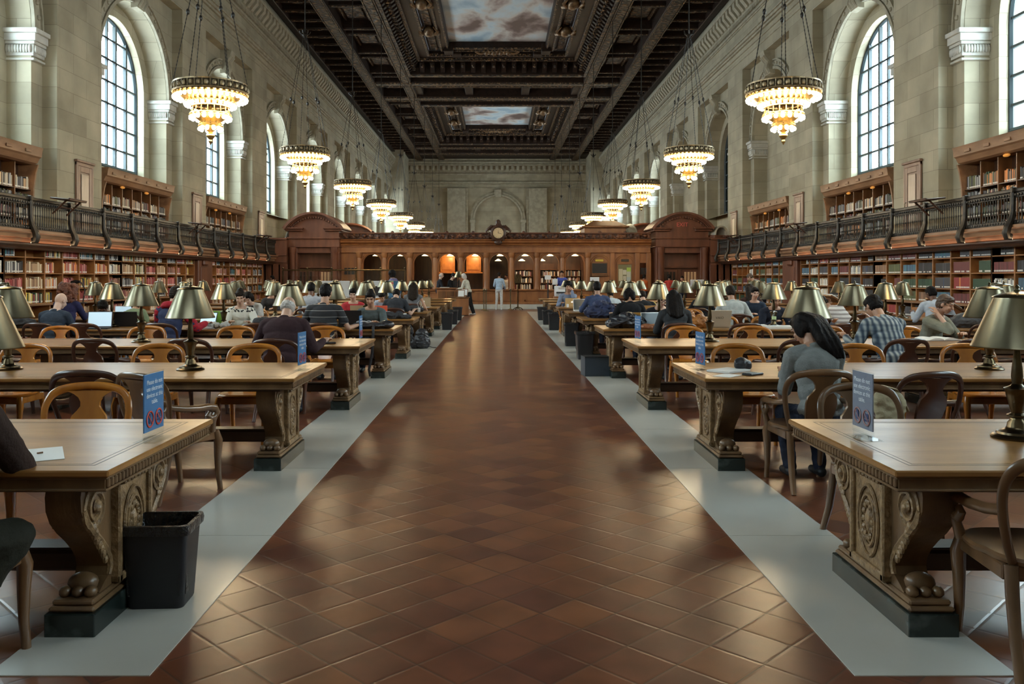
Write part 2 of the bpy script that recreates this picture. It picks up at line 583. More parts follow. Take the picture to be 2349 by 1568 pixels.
def glass_mat(name, tint, rough=0.02, mixf=0.86):
    m = bpy.data.materials.new(name)
    m.use_nodes = True
    nt = m.node_tree
    N, L = nt.nodes.new, nt.links.new
    nt.nodes.remove(nt.nodes['Principled BSDF'])
    o = nt.nodes['Material Output']
    a = N('ShaderNodeBsdfTransparent')
    a.inputs[0].default_value = (*tint, 1)
    g = N('ShaderNodeBsdfGlossy')
    g.inputs['Roughness'].default_value = rough
    mx = N('ShaderNodeMixShader')
    mx.inputs[0].default_value = 0.05
    L(a.outputs[0], mx.inputs[1])
    L(g.outputs[0], mx.inputs[2])
    L(mx.outputs[0], o.inputs['Surface'])
    return m
MT['glass'] = glass_mat('window_glass', (0.93, 0.97, 0.98))
MT['acrylic'] = glass_mat('clear_acrylic', (0.95, 0.97, 0.98))
# ================================================================= SETTING
S = dict(kind='structure')
# floor ------------------------------------------------------------
mb = MB()
mb.quad((-14, Y_NEAR, 0), (14, Y_NEAR, 0), (14, Y_FAR, 0), (-14, Y_FAR, 0))
mb.build('floor', MT['tile'], smooth=0, **S)
for s, nm in ((-1, 'trim_1'), (1, 'trim_2')):
    mb = MB()
    for y0 in np.arange(3.27, 38.9, 1.78):
        mb.box(s * 1.357, s * 1.985, y0, min(y0 + 1.776, 39.0), 0.0, 0.004)
    mb.build(nm, MT['marble'], smooth=0, **S)

# side walls -------------------------------------------------------
AR, ZS, ZTOP = 2.75, 8.1, 11.7
def arc_pts(r, n=28):
    return [(r * math.cos(PI - PI * i / n), r * math.sin(PI - PI * i / n)) for i in range(n + 1)]

def side_wall(s):
    tg = 'L' if s < 0 else 'R'
    w, tr = MB(), MB()
    def P(d, y, z): return (s * d, y, z)
    def bx(m, d0, d1, y0, y1, z0, z1, c=0): m.box(s * d0, s * d1, y0, y1, z0, z1, c)
    bx(w, 11.95, 12.9, Y_NEAR, Y_FAR, ZTOP, Z_CEIL + 0.6)
    edges = [Y_NEAR]
    for yc in BAYS: edges += [yc - 3.3, yc + 3.3]
    edges.append(Y_FAR)
    for i in range(0, len(edges), 2):
        if edges[i + 1] > edges[i]:
            bx(w, 11.95, 12.9, edges[i], edges[i + 1], 0, ZTOP)
            bx(tr, 11.89, 11.96, edges[i] + 0.02, edges[i + 1] - 0.02, 2.62, 2.95)
    for i, yc in enumerate(BAYS):
        k = i - 2
        a1, a2 = arc_pts(AR), arc_pts(2.3)
        for sg in (-1, 1):
            ya, yb = yc + sg * 3.3, yc + sg * AR
            w.quad(P(12.35, ya, 0), P(12.35, yb, 0), P(12.35, yb, ZS), P(12.35, ya, ZS))
            w.quad(P(12.35, ya, ZS), P(12.35, yb, ZS), P(12.35, yb, ZTOP), P(12.35, ya, ZTOP))
            w.quad(P(12.35, yb, 0), P(13.0, yb, 0), P(13.0, yb, ZS), P(12.35, yb, ZS))
            yd = yc + sg * 2.3
            w.quad(P(13.0, yb, 0), P(13.0, yd, 0), P(13.0, yd, ZS), P(13.0, yb, ZS))
            w.quad(P(13.0, yd, 0), P(13.7, yd, 0), P(13.7, yd, ZS), P(13.0, yd, ZS))
        for j in range(len(a1) - 1):
            (p0, q0), (p1, q1) = a1[j], a1[j + 1]
            (r0, t0), (r1, t1) = a2[j], a2[j + 1]
            w.quad(P(12.35, yc + p0, ZS + q0), P(12.35, yc + p1, ZS + q1), P(12.35, yc + p1, ZTOP), P(12.35, yc + p0, ZTOP))
            w.quad(P(12.35, yc + p0, ZS + q0), P(12.35, yc + p1, ZS + q1), P(13.0, yc + p1, ZS + q1), P(13.0, yc + p0, ZS + q0))
            w.quad(P(13.0, yc + p0, ZS + q0), P(13.0, yc + p1, ZS + q1), P(13.0, yc + r1, ZS + t1), P(13.0, yc + r0, ZS + t0))
            w.quad(P(13.0, yc + r0, ZS + t0), P(13.0, yc + r1, ZS + t1), P(13.7, yc + r1, ZS + t1), P(13.7, yc + r0, ZS + t0))
        w.quad(P(12.3, yc - AR, 4.98), P(12.3, yc + AR, 4.98), P(13.6, yc + AR, 5.38), P(13.6, yc - AR, 5.38))
        w.quad(P(12.95, yc - AR, 0), P(12.95, yc + AR, 0), P(12.95, yc + AR, 5.2), P(12.95, yc - AR, 5.2))
        if (tg, k) in BLIND:
            w.quad(P(12.98, yc - 2.75, 0), P(12.98, yc + 2.75, 0), P(12.98, yc + 2.75, ZS), P(12.98, yc - 2.75, ZS))
            for j in range(len(a1) - 1):
                (p0, q0), (p1, q1) = a1[j], a1[j + 1]
                w.quad(P(12.98, yc + p0, ZS), P(12.98, yc + p1, ZS), P(12.98, yc + p1, ZS + q1), P(12.98, yc + p0, ZS + q0))
        # archivolt mouldings on the recess face
        for r0, r1, dd in ((2.76, 2.88, 12.25), (2.90, 3.12, 12.29), (3.14, 3.2, 12.24)):
            b0, b1 = arc_pts(r0, 32), arc_pts(r1, 32)
            for j in range(32):
                (p0, q0), (p1, q1), (r_0, t_0), (r_1, t_1) = b0[j], b0[j + 1], b1[j], b1[j + 1]
                vs = [P(dd, yc + p0, ZS + q0), P(dd, yc + p1, ZS + q1), P(dd, yc + r_1, ZS + t_1), P(dd, yc + r_0, ZS + t_0),
                      P(12.36, yc + p0, ZS + q0), P(12.36, yc + p1, ZS + q1), P(12.36, yc + r_1, ZS + t_1), P(12.36, yc + r_0, ZS + t_0)]
                tr.add(vs, [(0, 1, 2, 3), (0, 1, 5, 4), (3, 2, 6, 7)])
        # rosettes round the arch band
        for j in range(1, 24):
            a = PI * j / 24
            tr.ball(P(12.29, yc + 3.01 * math.cos(a), ZS + 3.01 * math.sin(a)), 0.075, 6, 4)
        # keystone console
        prof = [(12.36, ZS + 2.55), (12.15, ZS + 2.58), (12.05, ZS + 2.8), (12.1, ZS + 3.1), (11.9, ZS + 3.35), (11.84, ZS + 3.58), (12.36, ZS + 3.6)]
        tr.prism([(s * a, b) for a, b in prof], 'y', yc - 0.3, yc + 0.3)
        for q in (-0.2, 0.0, 0.2):
            tr.tube([P(12.12, yc + q, ZS + 2.62), P(12.02, yc + q, ZS + 2.8), P(12.07, yc + q, ZS + 3.1), P(11.87, yc + q, ZS + 3.36)], 0.06, 6)
        # capitals at the springing
        for sg in (-1, 1):
            def band(z0, z1, o):
                y_in, y_out = yc + sg * (AR - o), yc + sg * 3.28
                bx(tr, 12.30 - o, 13.05, y_in, y_out, z0, z1, 0.01)
            tr.cur = 1
            for z0, z1, o in ((7.30, 7.36, 0.05), (7.42, 7.72, 0.03), (7.72, 7.80, 0.08), (7.80, 8.0, 0.13), (8.0, 8.12, 0.19)): band(z0, z1, o)
            for q in range(9):
                tr.ball((s * (12.36 + q * 0.075), yc + sg * (AR - 0.06), 7.6), 0.045, 6, 4, (1, 1, 2.6))
            for q in range(7):
                tr.ball((s * 12.25, yc + sg * (AR + 0.04 + q * 0.075), 7.6), 0.045, 6, 4, (1, 1, 2.6))
            tr.cur = 0
    # entablature mouldings along the wall
    def mould(z0, z1, d): bx(tr, d, 12.0, Y_NEAR, Y_FAR, z0, z1, 0.015)
    for z0, z1, d in ((12.15, 12.2, 11.9), (12.45, 12.5, 11.88), (12.72, 12.82, 11.84), (12.82, 12.95, 11.76), (12.95, 13.02, 11.7), (13.75, 13.82, 11.88), (13.82, 13.95, 11.83)): mould(z0, z1, d)
    n = int((Y_FAR - 20) / 0.16)
    for j in range(n):
        y = 20 + j * 0.16
        bx(tr, 11.76, 11.9, y, y + 0.09, 13.97, 14.14)
    mould(14.14, 14.22, 11.78)
    for j in range(int((Y_FAR - 20) / 0.62)):
        y = 20 + j * 0.62
        tr.prism([(s * 11.9, 14.24), (s * 11.72, 14.28), (s * 11.62, 14.42), (s * 11.45, 14.62), (s * 11.43, 14.86), (s * 11.9, 14.86)], 'y', y, y + 0.34)
    bx(tr, 11.80, 12.0, Y_NEAR, Y_FAR, 14.22, 14.88)
    mould(14.86, 15.0, 11.38)
    prof = [(11.95, 15.0), (11.40, 15.0), (11.42, 15.12), (11.52, 15.22), (11.60, 15.3), (11.74, 15.5), (11.83, 15.7), (11.95, 15.72)]
    tr.prism([(s * a, b) for a, b in prof], 'y', Y_NEAR, Y_FAR)
    w.build('wall_left' if s < 0 else 'wall_right', MT['stone'], smooth=0.5, **S)
    tr.build('trim_3' if s < 0 else 'trim_4', [MT['stone_plain'], MT['stone_white']], smooth=0.6, **S)

for s in (-1, 1): side_wall(s)

# windows ----------------------------------------------------------
def window_mesh():
    f, g = MB(), MB()
    a = arc_pts(2.3, 28)
    z0 = 5.3
    out = [(2.3, z0)] + [(-p, ZS + q) for p, q in a] + [(-2.3, z0)]
    pts = [(0, y, z) for y, z in out]
    f.tube(pts, 0.085, 6, up=(1, 0, 0))
    f.tube([(0, -2.3, z0 + .03), (0, 2.3, z0 + .03)], 0.09, 6)
    for y in (-1.45, -0.62, 0.62, 1.45, 0.0):
        top = ZS + math.sqrt(max(2.3 ** 2 - y * y, 0))
        r = 0.055 if abs(y) in (0.62, 1.45) else 0.04
        f.box(-r, r, y - r, y + r, z0, top)
    for z in (6.0, 6.75, 7.5, 8.25, 9.0, 9.7):
        hw = 2.3 if z < ZS else math.sqrt(max(2.3 ** 2 - (z - ZS) ** 2, 0))
        f.box(-0.04, 0.04, -hw, hw, z - 0.035, z + 0.035)
    gp = [(0, y, z) for y, z in out]
    n = len(gp)
    g.add([(0.02, y, z) for _, y, z in gp] + [(0.03, y, z) for _, y, z in gp], [tuple(range(n)), tuple(range(2 * n - 1, n - 1, -1))])
    return f.mesh('window_frame', MT['window_steel'], 0.6), g.mesh('window_glass', MT['glass'], 0)
WF, WG = window_mesh()
DARKB = mat('walled_window_backing', (0.02, 0.022, 0.022), 0.35)
wi = 0
for i, yc in enumerate(BAYS):
    for s, tg in ((-1, 'L'), (1, 'R')):
        if (tg, i - 2) in BLIND: continue
        wi += 1
        r = link('window_%d' % wi, WF, None, (s * 13.32, yc, 0), **S)
        link('window_glass', WG, r)
        if (tg, i - 2) in DARKWIN:
            m2 = MB()
            m2.box(s * 0.25, s * 0.3, -2.7, 2.7, 5.0, 10.8)
            m2.build('window_backing', DARKB, r, smooth=0)

# end walls --------------------------------------------------------
w = MB()
w.box(-14, 14, Y_FAR, Y_FAR + 0.5, 0, 16.4)
for sg in (-1, 1): w.box(sg * 10.5, sg * 12.5, 95.3, Y_FAR, 0, 16.2)
w.build('wall_back', MT['stone'], smooth=0, **S)
w = MB()
w.box(-14, 14, Y_NEAR - 0.4, Y_NEAR, 0, 16.4)
w.build('wall_front', MT['stone'], smooth=0, **S)
tr = MB()
yb = Y_FAR
def tb(x0, x1, d, z0, z1): tr.box(x0, x1, yb - d, yb + 0.02, z0, z1, 0.01)
for z0, z1, d in ((12.2, 12.3, .08), (12.6, 12.7, .1), (12.8, 13.0, .22), (13.8, 13.95, .12), (14.14, 14.22, .22), (14.22, 14.88, .15), (14.86, 15.0, .55), (15.0, 15.35, .42), (15.35, 15.7, .2)): tb(-10.5, 10.5, d, z0, z1)
for j in range(130): tb(-10.4 + j * 0.16, -10.31 + j * 0.16, 0.2, 13.97, 14.14)
for j in range(33): tr.box(-10.3 + j * 0.63, -9.95 + j * 0.63, yb - 0.5, yb, 14.3, 14.86, 0.06)
for sx in (-1, 1):
    tb(sx * 3.75, sx * 5.9, 0.5, 0, 12.2)
    tb(sx * 3.45, sx * 3.75, 0.25, 0, 12.2)
for r0, r1, dd in ((2.75, 2.95, 0.45), (2.98, 3.25, 0.3)):
    b0, b1 = arc_pts(r0, 40), arc_pts(r1, 40)
    for j in range(40):
        vs = []
        for d in (yb - dd, yb + 0.01):
            for (p, q) in (b0[j], b0[j + 1], b1[j + 1], b1[j]): vs.append((p + 0.1, d, 8.5 + q))
        tr.add(vs, [(0, 1, 2, 3), (0, 1, 5, 4), (3, 2, 6, 7)])
for sx in (-1, 1):
    x = 0.1 + sx * 3.0
    tr.box(x - 0.25, x + 0.25, yb - 0.4, yb, 0, 8.1, 0.02)
    tr.box(x - 0.34, x + 0.34, yb - 0.5, yb, 8.1, 8.5, 0.04)
tr.box(-0.3, 0.5, yb - 0.6, yb, 11.1, 12.1, 0.1)
tr.build('trim_5', MT['stone_plain'], smooth=0.5, **S)

# ceiling ----------------------------------------------------------
ZC = Z_CEIL
c, gl, bd = MB(), MB(), MB()
c.box(-14, 14, Y_NEAR, Y_FAR, 17.35, 17.5)
SECT = [(8.6, 29.3), (38.8, 59.5), (69.0, 89.7)]
def cbx(m, x0, x1, y0, y1, z0, z1, ch=0): m.box(x0, x1, y0, y1, z0, z1, ch)
for s in (-1, 1):
    cbx(c, s * 9.5, s * 12.2, Y_NEAR, Y_FAR, 16.05, 16.3)          # side strip of small coffers
    cbx(c, s * 11.45, s * 11.85, Y_NEAR, Y_FAR, 15.72, 16.1, 0.04)
    cbx(c, s * 8.80, s * 9.55, Y_NEAR, Y_FAR, 15.55, 16.3, 0.03)   # main long beam
    cbx(gl, s * 8.92, s * 9.43, Y_NEAR, Y_FAR, 15.48, 15.56, 0.03)
    for e in (8.86, 9.47): cbx(bd, s * e - .03, s * e + .03, Y_NEAR, Y_FAR, 15.47, 15.56)
    j = Y_NEAR
    while j < Y_FAR:
        cbx(c, s * 9.5, s * 11.5, j, j + 0.34, 15.78, 16.1, 0.03)
        cbx(bd, s * 9.6, s * 11.4, j + 0.12, j + 0.22, 15.74, 15.79)
        cbx(gl, s * 10.2, s * 10.8, j + 0.7, j + 1.15, 15.96, 16.06, 0.04)
        j += 1.62
    cbx(c, s * 6.9, s * 8.85, Y_NEAR, Y_FAR, 16.25, 16.4)          # band of large coffers
    cbx(c, s * 6.2, s * 6.95, Y_NEAR, Y_FAR, 15.62, 16.4, 0.03)    # inner long beam
    cbx(gl, s * 6.34, s * 6.82, Y_NEAR, Y_FAR, 15.55, 15.63, 0.03)
    for e in (6.27, 6.88): cbx(bd, s * e - .03, s * e + .03, Y_NEAR, Y_FAR, 15.54, 15.62)
    for (y0, y1) in SECT:
        L = (y1 - y0)
        for q in range(5):
            ya = y0 + (q) * L / 4
            for o in (-0.75, 0.35):
                cbx(c, s * 6.9, s * 8.85, ya + o, ya + o + 0.4, 15.75, 16.3, 0.03)
                cbx(bd, s * 7.0, s * 8.75, ya + o + 0.05, ya + o + 0.12, 15.71, 15.76)
            if q < 4:
                cbx(gl, s * 7.35, s * 8.4, ya + 1.5, ya + L / 4 - 1.5, 16.12, 16.27, 0.05)
                for e in (7.2, 8.55): cbx(bd, s * e - .05, s * e + .05, ya + 1.1, ya + L / 4 - 1.1, 16.1, 16.26)
for (y0, y1) in SECT:
    ym = (y0 + y1) / 2
    def ring(m, xo, xi, yo, yi, z0, z1, ch=0.02):
        """rectangular frame: half widths xo>xi, half lengths yo>yi"""
        for s in (-1, 1):
            m.box(s * xi, s * xo, ym - yo, ym + yo, z0, z1, ch)
            m.box(-xi, xi, ym + s * yi, ym + s * yo, z0, z1, ch)
    h = (y1 - y0) / 2
    ring(c, 6.3, 6.1, h, h - 0.75, 15.62, 16.4)
    ring(gl, 6.2, 6.0, h - 0.08, h - 0.6, 15.56, 15.64)
    ring(c, 6.25, 5.35, h - 0.7, h - 1.6, 16.35, 16.6)
    for s in (-1, 1):                                               # modillion brackets
        y = ym - h + 1.0
        while y < ym + h - 1.0:
            c.prism([(s * 6.2, 15.75), (s * 6.0, 15.72), (s * 5.75, 15.95), (s * 5.45, 16.2), (s * 5.45, 16.4), (s * 6.2, 16.4)], 'y', y, y + 0.28)
            bd.box(s * 5.6, s * 6.1, y + 0.08, y + 0.20, 15.72 + 0.1, 16.05, 0.05)
            y += 0.62
        x = -5.3
        while x < 5.3:
            e = ym + s * (h - 0.72)
            c.prism([(e, 15.75), (e - s * 0.2, 15.72), (e - s * 0.45, 15.95), (e - s * 0.75, 16.2), (e - s * 0.75, 16.4), (e, 16.4)], 'x', x, x + 0.3)
            bd.box(x + 0.06, x + 0.24, e - s * 0.3, e - s * 0.72, 15.95, 16.15, 0.05)
            x += 0.70
    ring(bd, 5.45, 5.25, h - 1.55, h - 1.75, 16.3, 16.5)
    ring(c, 5.35, 4.6, h - 1.65, h - 2.4, 16.5, 16.8)
    ring(bd, 4.7, 4.55, h - 2.3, h - 2.45, 16.42, 16.6)
    ring(c, 4.6, 3.7, h - 2.4, h - 3.3, 16.85, 17.0)
    ring(gl, 4.4, 3.95, h - 2.6, h - 3.05, 16.78, 16.86)
    ring(c, 3.8, 3.15, h - 3.2, h - 3.85, 16.6, 17.1)
    ring(bd, 3.72, 3.6, h - 3.3, h - 3.42, 16.5, 16.62)
    ring(bd, 3.32, 3.2, h - 3.75, h - 3.9, 16.52, 16.62)
    for sx in (-1, 1):                                              # projecting corner blocks and side brackets
        for sy in (-1, 1):
            c.box(sx * 2.9, sx * 3.5, ym + sy * (h - 4.0), ym + sy * (h - 3.0), 16.35, 16.9, 0.04)
            c.box(sx * 2.4, sx * 3.0, ym + sy * (h - 3.2), ym + sy * (h - 2.3), 16.35, 16.9, 0.04)
    # gilded cartouches in the middle of each side
    for sx, sy in ((1, 0), (-1, 0), (0, 1), (0, -1)):
        for q in range(2 if sx else 1):
            yy = ym + sy * (h - 2.9) + ((-1 if q else 1) * 2.6 if sx else 0)
            xx = sx * 4.15
            gl.cur = 1
            if sx:
                gl.ball((xx, yy, 16.55), 0.48, 14, 8, (0.8, 1.0, 0.7))
                for t in (-1, 1):
                    gl.tube([(xx + t * 0.35, yy, 16.4), (xx + t * 0.55, yy + 0.25, 16.45), (xx + t * 0.5, yy + 0.6, 16.55), (xx + t * 0.25, yy + 0.7, 16.6)], [0.12, 0.12, 0.09, 0.05], 6)
                    gl.tube([(xx + t * 0.35, yy, 16.4), (xx + t * 0.55, yy - 0.3, 16.45), (xx + t * 0.3, yy - 0.75, 16.6)], [0.12, 0.1, 0.04], 6)
            else:
                for t in range(-3, 4):
                    gl.ball((t * 0.24, yy, 16.6 - 0.05 * (t % 2)), 0.2, 10, 6)
                for t in (-1, 1):
                    gl.tube([(t * 0.7, yy, 16.6), (t * 1.1, yy + 0.12, 16.5), (t * 1.45, yy - 0.05, 16.6), (t * 1.5, yy + 0.1, 16.75)], [0.12, 0.1, 0.07, 0.04], 6)
            gl.cur = 0
for y0, y1 in ((29.3, 38.8), (59.5, 69.0), (89.7, 98.5), (-1.0, 8.6)):
    cbx(c, -8.85, 8.85, y0 - 0.1, y1 + 0.1, 16.25, 16.4)
    for o in (1.6, y1 - y0 - 3.0):
        cbx(c, -8.85, 8.85, y0 + o, y0 + o + 1.3, 15.6, 16.3, 0.04)
        cbx(gl, -8.8, 8.8, y0 + o + 0.3, y0 + o + 1.0, 15.54, 15.62, 0.02)
        for e in (0.08, 1.16): cbx(bd, -8.8, 8.8, y0 + o + e, y0 + o + e + 0.08, 15.53, 15.6)
    for x0, x1 in ((-8.5, -7.1), (-5.8, -2.4), (-1.9, 1.9), (2.4, 5.8), (7.1, 8.5)):
        cbx(gl, x0, x1, y0 + 3.5, y1 - 3.7, 16.12, 16.27, 0.05)
        gl.cur = 1
        xm = (x0 + x1) / 2
        for t in range(-2, 3): gl.ball((xm + t * 0.22, (y0 + y1) / 2, 16.1), 0.17, 8, 5, (1, 2.2, 0.7))
        gl.cur = 0
    for x in (-6.0, -2.15, 2.15, 6.0): cbx(c, x - 0.3, x + 0.3, y0 + 2.8, y1 - 2.9, 15.75, 16.3, 0.03)
cbx(c, -12, 12, 97.6, 101.3, 15.72, 16.3)
ce = c.build('ceiling', MT['ceil'], smooth=0.5, **S)
gl.build('gilded_carving', [MT['gilt'], MT['gilt_fine']], ce, smooth=0.7)
bd.build('gilt_beading', MT['gilt_bead'], ce, smooth=0.5)

# painted sky panels
def mural_mat(seed):
    m = bpy.data.materials.new('painted_clouds')
    m.use_nodes = True
    nt = m.node_tree
    N, L = nt.nodes.new, nt.links.new
    p = nt.nodes['Principled BSDF']
    p.inputs['Roughness'].default_value = 0.6
    t = N('ShaderNodeTexCoord')
    mp = N('ShaderNodeMapping')
    mp.inputs['Location'].default_value = (seed, seed * 2.0, 0)
    mp.inputs['Scale'].default_value = (0.55, 0.36, 1)
    L(t.outputs['Object'], mp.inputs[0])
    n1 = N('ShaderNodeTexNoise')
    n1.inputs['Scale'].default_value, n1.inputs['Detail'].default_value, n1.inputs['Distortion'].default_value = 0.75, 7, 0.25
    L(mp.outputs[0], n1.inputs['Vector'])
    rp = N('ShaderNodeValToRGB')
    e = rp.color_ramp.elements
    e[0].position, e[0].color = 0.34, (0.36, 0.50, 0.60, 1)
    e[1].position, e[1].color = 0.64, (0.16, 0.11, 0.095, 1)
    for pos, cc in ((0.44, (0.62, 0.72, 0.76)), (0.51, (0.64, 0.60, 0.55)), (0.57, (0.38, 0.29, 0.26))):
        q = e.new(pos)
        q.color = (*cc, 1)
    L(n1.outputs['Fac'], rp.inputs[0])
    L(rp.outputs[0], p.inputs['Base Color'])
    return m
for i, (y0, y1) in enumerate(SECT):
    if i == 0: continue                              # far above the picture
    ym, h = (y0 + y1) / 2, (y1 - y0) / 2
    mb = MB()
    mb.box(-3.2, 3.2, -(h - 3.8), h - 3.8, 0, 0.04)
    o = mb.build('ceiling_mural', mural_mat(3.1 + 4.7 * i), None, (0, ym, 17.02), smooth=0)
    tag(o, ['painted sky panel in the ceiling right overhead', 'large painted panel of brown clouds and pale sky in the nearer ceiling frame', 'smaller looking painted panel of blue sky and clouds in the farther ceiling frame'][i], 'painting')
# ================================================================= GALLERY, BOOKCASES, BOOTH, CHANDELIERS
# gallery floor slabs
for s, nm in ((-1, 'trim_6'), (1, 'trim_7')):
    mb = MB()
    Y0, Y1 = 8.0, 41.2
    mb.box(s * 10.85, s * 12.9, Y0, Y1, 2.50, 2.62)
    prof = [(10.62, 2.64), (10.62, 2.58), (10.70, 2.55), (10.72, 2.46), (10.78, 2.44), (10.80, 2.36), (10.86, 2.33), (11.2, 2.33), (11.2, 2.64)]
    mb.prism([(s * a, b) for a, b in prof], 'y', Y0, Y1)
    mb.cur = 1
    prof = [(10.74, 2.335), (10.74, 2.30), (10.82, 2.26), (10.84, 2.22), (10.90, 2.20), (11.15, 2.20), (11.15, 2.335)]
    mb.prism([(s * a, b) for a, b in prof], 'y', Y0, Y1)
    mb.build(nm, [MT['shelf_dark'], MT['oak_dark']], smooth=0.4, **S)

# gallery railing: one panel between each pair of scroll brackets
PAN = 1.80
def railing_proto():
    t = thing('gallery_railing', 'x', 'railing')
    m = MB()
    m.box(-0.045, 0.045, 0.0, PAN, 3.31, 3.39, 0.015)
    m.box(-0.03, 0.03, 0.0, PAN, 3.20, 3.31, 0.01)
    for j in range(18): m.ball((0.03, 0.05 + j * 0.1, 3.255), 0.035, 6, 4)
    m.build('top_rail', MT['iron'], t)
    m = MB()
    m.box(-0.04, 0.04, 0.0, PAN, 2.64, 2.74, 0.012)
    for j in range(18): m.ball((0.035, 0.05 + j * 0.1, 2.69), 0.03, 6, 4)
    m.build('bottom_rail', MT['iron'], t)
    b = MB()
    b.lathe([(0.016, 2.74), (0.016, 2.80), (0.011, 2.83), (0.012, 2.95), (0.021, 2.97), (0.021, 2.99), (0.012, 3.01), (0.012, 3.14), (0.018, 3.17), (0.018, 3.20)], 6)
    bme = b.mesh('baluster', MT['iron'])
    for j in range(17):
        link('baluster', bme, t, (0, 0.11 + j * 0.1, 0))
    m = MB()                                      # swept scroll bracket; +x faces the hall
    pts = [(0.05, 0, 3.40), (0.055, 0, 3.1), (0.06, 0, 2.9), (0.10, 0, 2.72), (0.17, 0, 2.58), (0.20, 0, 2.47), (0.17, 0, 2.37), (0.11, 0, 2.36), (0.10, 0, 2.43), (0.14, 0, 2.45)]
    m.tube(pts, [0.05, 0.05, 0.055, 0.065, 0.075, 0.08, 0.07, 0.055, 0.04, 0.03], 8, up=(0, 1, 0))
    m.box(0.0, 0.1, -0.055, 0.055, 3.30, 3.42, 0.015)
    m.build('scroll_bracket', MT['iron'], t)
    return t
rp_ = railing_proto()
YR = 10.4
first = True
for s in (-1, 1):
    for j in range(17):
        y = YR + j * PAN
        # bracket side (+x of the part) faces the hall: left wall keeps rz=0, right wall is turned
        lab = '%s panel of the dark %s gallery railing, counting from the near end' % (ORD[j], SIDE[s])
        if s < 0:
            loc, rz = (-10.72, y, 0), 0.0
        else:
            loc, rz = (10.72, y + PAN, 0), PI
        if first:
            rp_.location, rp_.rotation_euler, rp_['label'], rp_['group'] = loc, (0, 0, rz), lab, 'gallery railing panels'
            first = False
        else:
            clone(rp_, loc, rz, lab, 'gallery railing panels')

# folding book rests on the railing
def rest_proto():
    t = thing('book_rest', 'x', 'book rest')
    m = MB(Matrix.Rotation(0.10, 4, 'Y'))
    m.box(0.02, 0.50, -0.42, 0.42, 0.0, 0.035, 0.01)
    m.box(0.46, 0.51, -0.42, 0.42, 0.03, 0.06, 0.01)
    m.build('board', MT['oak_dark'], t)
    for sg in (-1, 1):
        m = MB()
        m.tube([(0.40, sg * 0.33, -0.02), (0.04, sg * 0.33, -0.36)], 0.022, 6)
        m.build('brace', MT['oak_dark'], t)
    m = MB()
    m.tube([(0.2, -0.33, -0.2), (0.2, 0.33, -0.2)], 0.016, 6)
    m.build('cross_bar', MT['oak_dark'], t)
    return t
rt = rest_proto()
first = True
for s in (-1, 1):
    for i, y in enumerate((20.6, 29.6, 37.9)):
        lab = 'dark folding book rest on the %s gallery railing, %s from the near end' % (SIDE[s], ORD[i])
        loc, rz = (s * 10.66, y, 3.43), (0 if s < 0 else PI)
        if first:
            rt.location, rt.rotation_euler, rt['label'], rt['group'] = loc, (0, 0, rz), lab, 'book rests on the gallery railing'
            first = False
        else: clone(rt, loc, rz, lab, 'book rests on the gallery railing')

# jib doors of the gallery, one in each pier
def gdoor_proto():
    t = thing('gallery_door', 'x', 'door')
    m = MB()
    for a, b, z0, z1 in ((-0.50, -0.40, 0, 2.2), (0.40, 0.50, 0, 2.2), (-0.5, 0.5, 2.1, 2.2)): m.box(0, 0.06, a, b, z0, z1, 0.012)
    m.box(0, 0.10, -0.54, 0.54, 2.2, 2.27, 0.015)
    m.build('door_frame', MT['door_wood'], t)
    m = MB()
    m.box(0.0, 0.03, -0.40, 0.40, 0.0, 2.1)
    for a, b, z0, z1 in ((-0.40, -0.27, 0, 2.1), (0.27, 0.40, 0, 2.1), (-0.27, 0.27, 0, 0.18), (-0.27, 0.27, 1.93, 2.1)): m.box(0.02, 0.055, a, b, z0, z1, 0.01)
    d = m.build('door_leaf', MT['door_wood'], t)
    m = MB()
    m.box(0.045, 0.06, -0.22, 0.22, 0.24, 1.88, 0.012)
    m.build('raised_panel', MT['door_panel'], d)
    m = MB()
    m.tube([(0.05, -0.34, 0.9), (0.10, -0.34, 0.93), (0.10, -0.34, 1.07), (0.05, -0.34, 1.1)], 0.012, 6)
    m.build('handle', MT['brass'], d)
    return t
MT['door_wood'] = mat('rosy_door_oak', (0.30, 0.19, 0.135), 0.4, col2=(0.22, 0.13, 0.09), nscale=6, stretch=(1, 1, 0.2))
MT['door_panel'] = mat('pale_door_panel', (0.46, 0.36, 0.27), 0.35, col2=(0.38, 0.28, 0.20), nscale=6, stretch=(1, 1, 0.2))
gd = gdoor_proto()
first = True
for s in (-1, 1):
    for i in range(3):
        loc, rz = (s * 11.94, BAY0 + 4.75 + PITCH * i - (0 if s < 0 else 0.1), 2.63), (0 if s < 0 else PI)
        lab = 'narrow rosy oak door on the %s gallery pier, %s from the near end' % (SIDE[s], ORD[i])
        if first:
            gd.location, gd.rotation_euler, gd['label'], gd['group'] = loc, (0, 0, rz), lab, 'gallery doors'
            first = False
        else: clone(gd, loc, rz, lab, 'gallery doors')

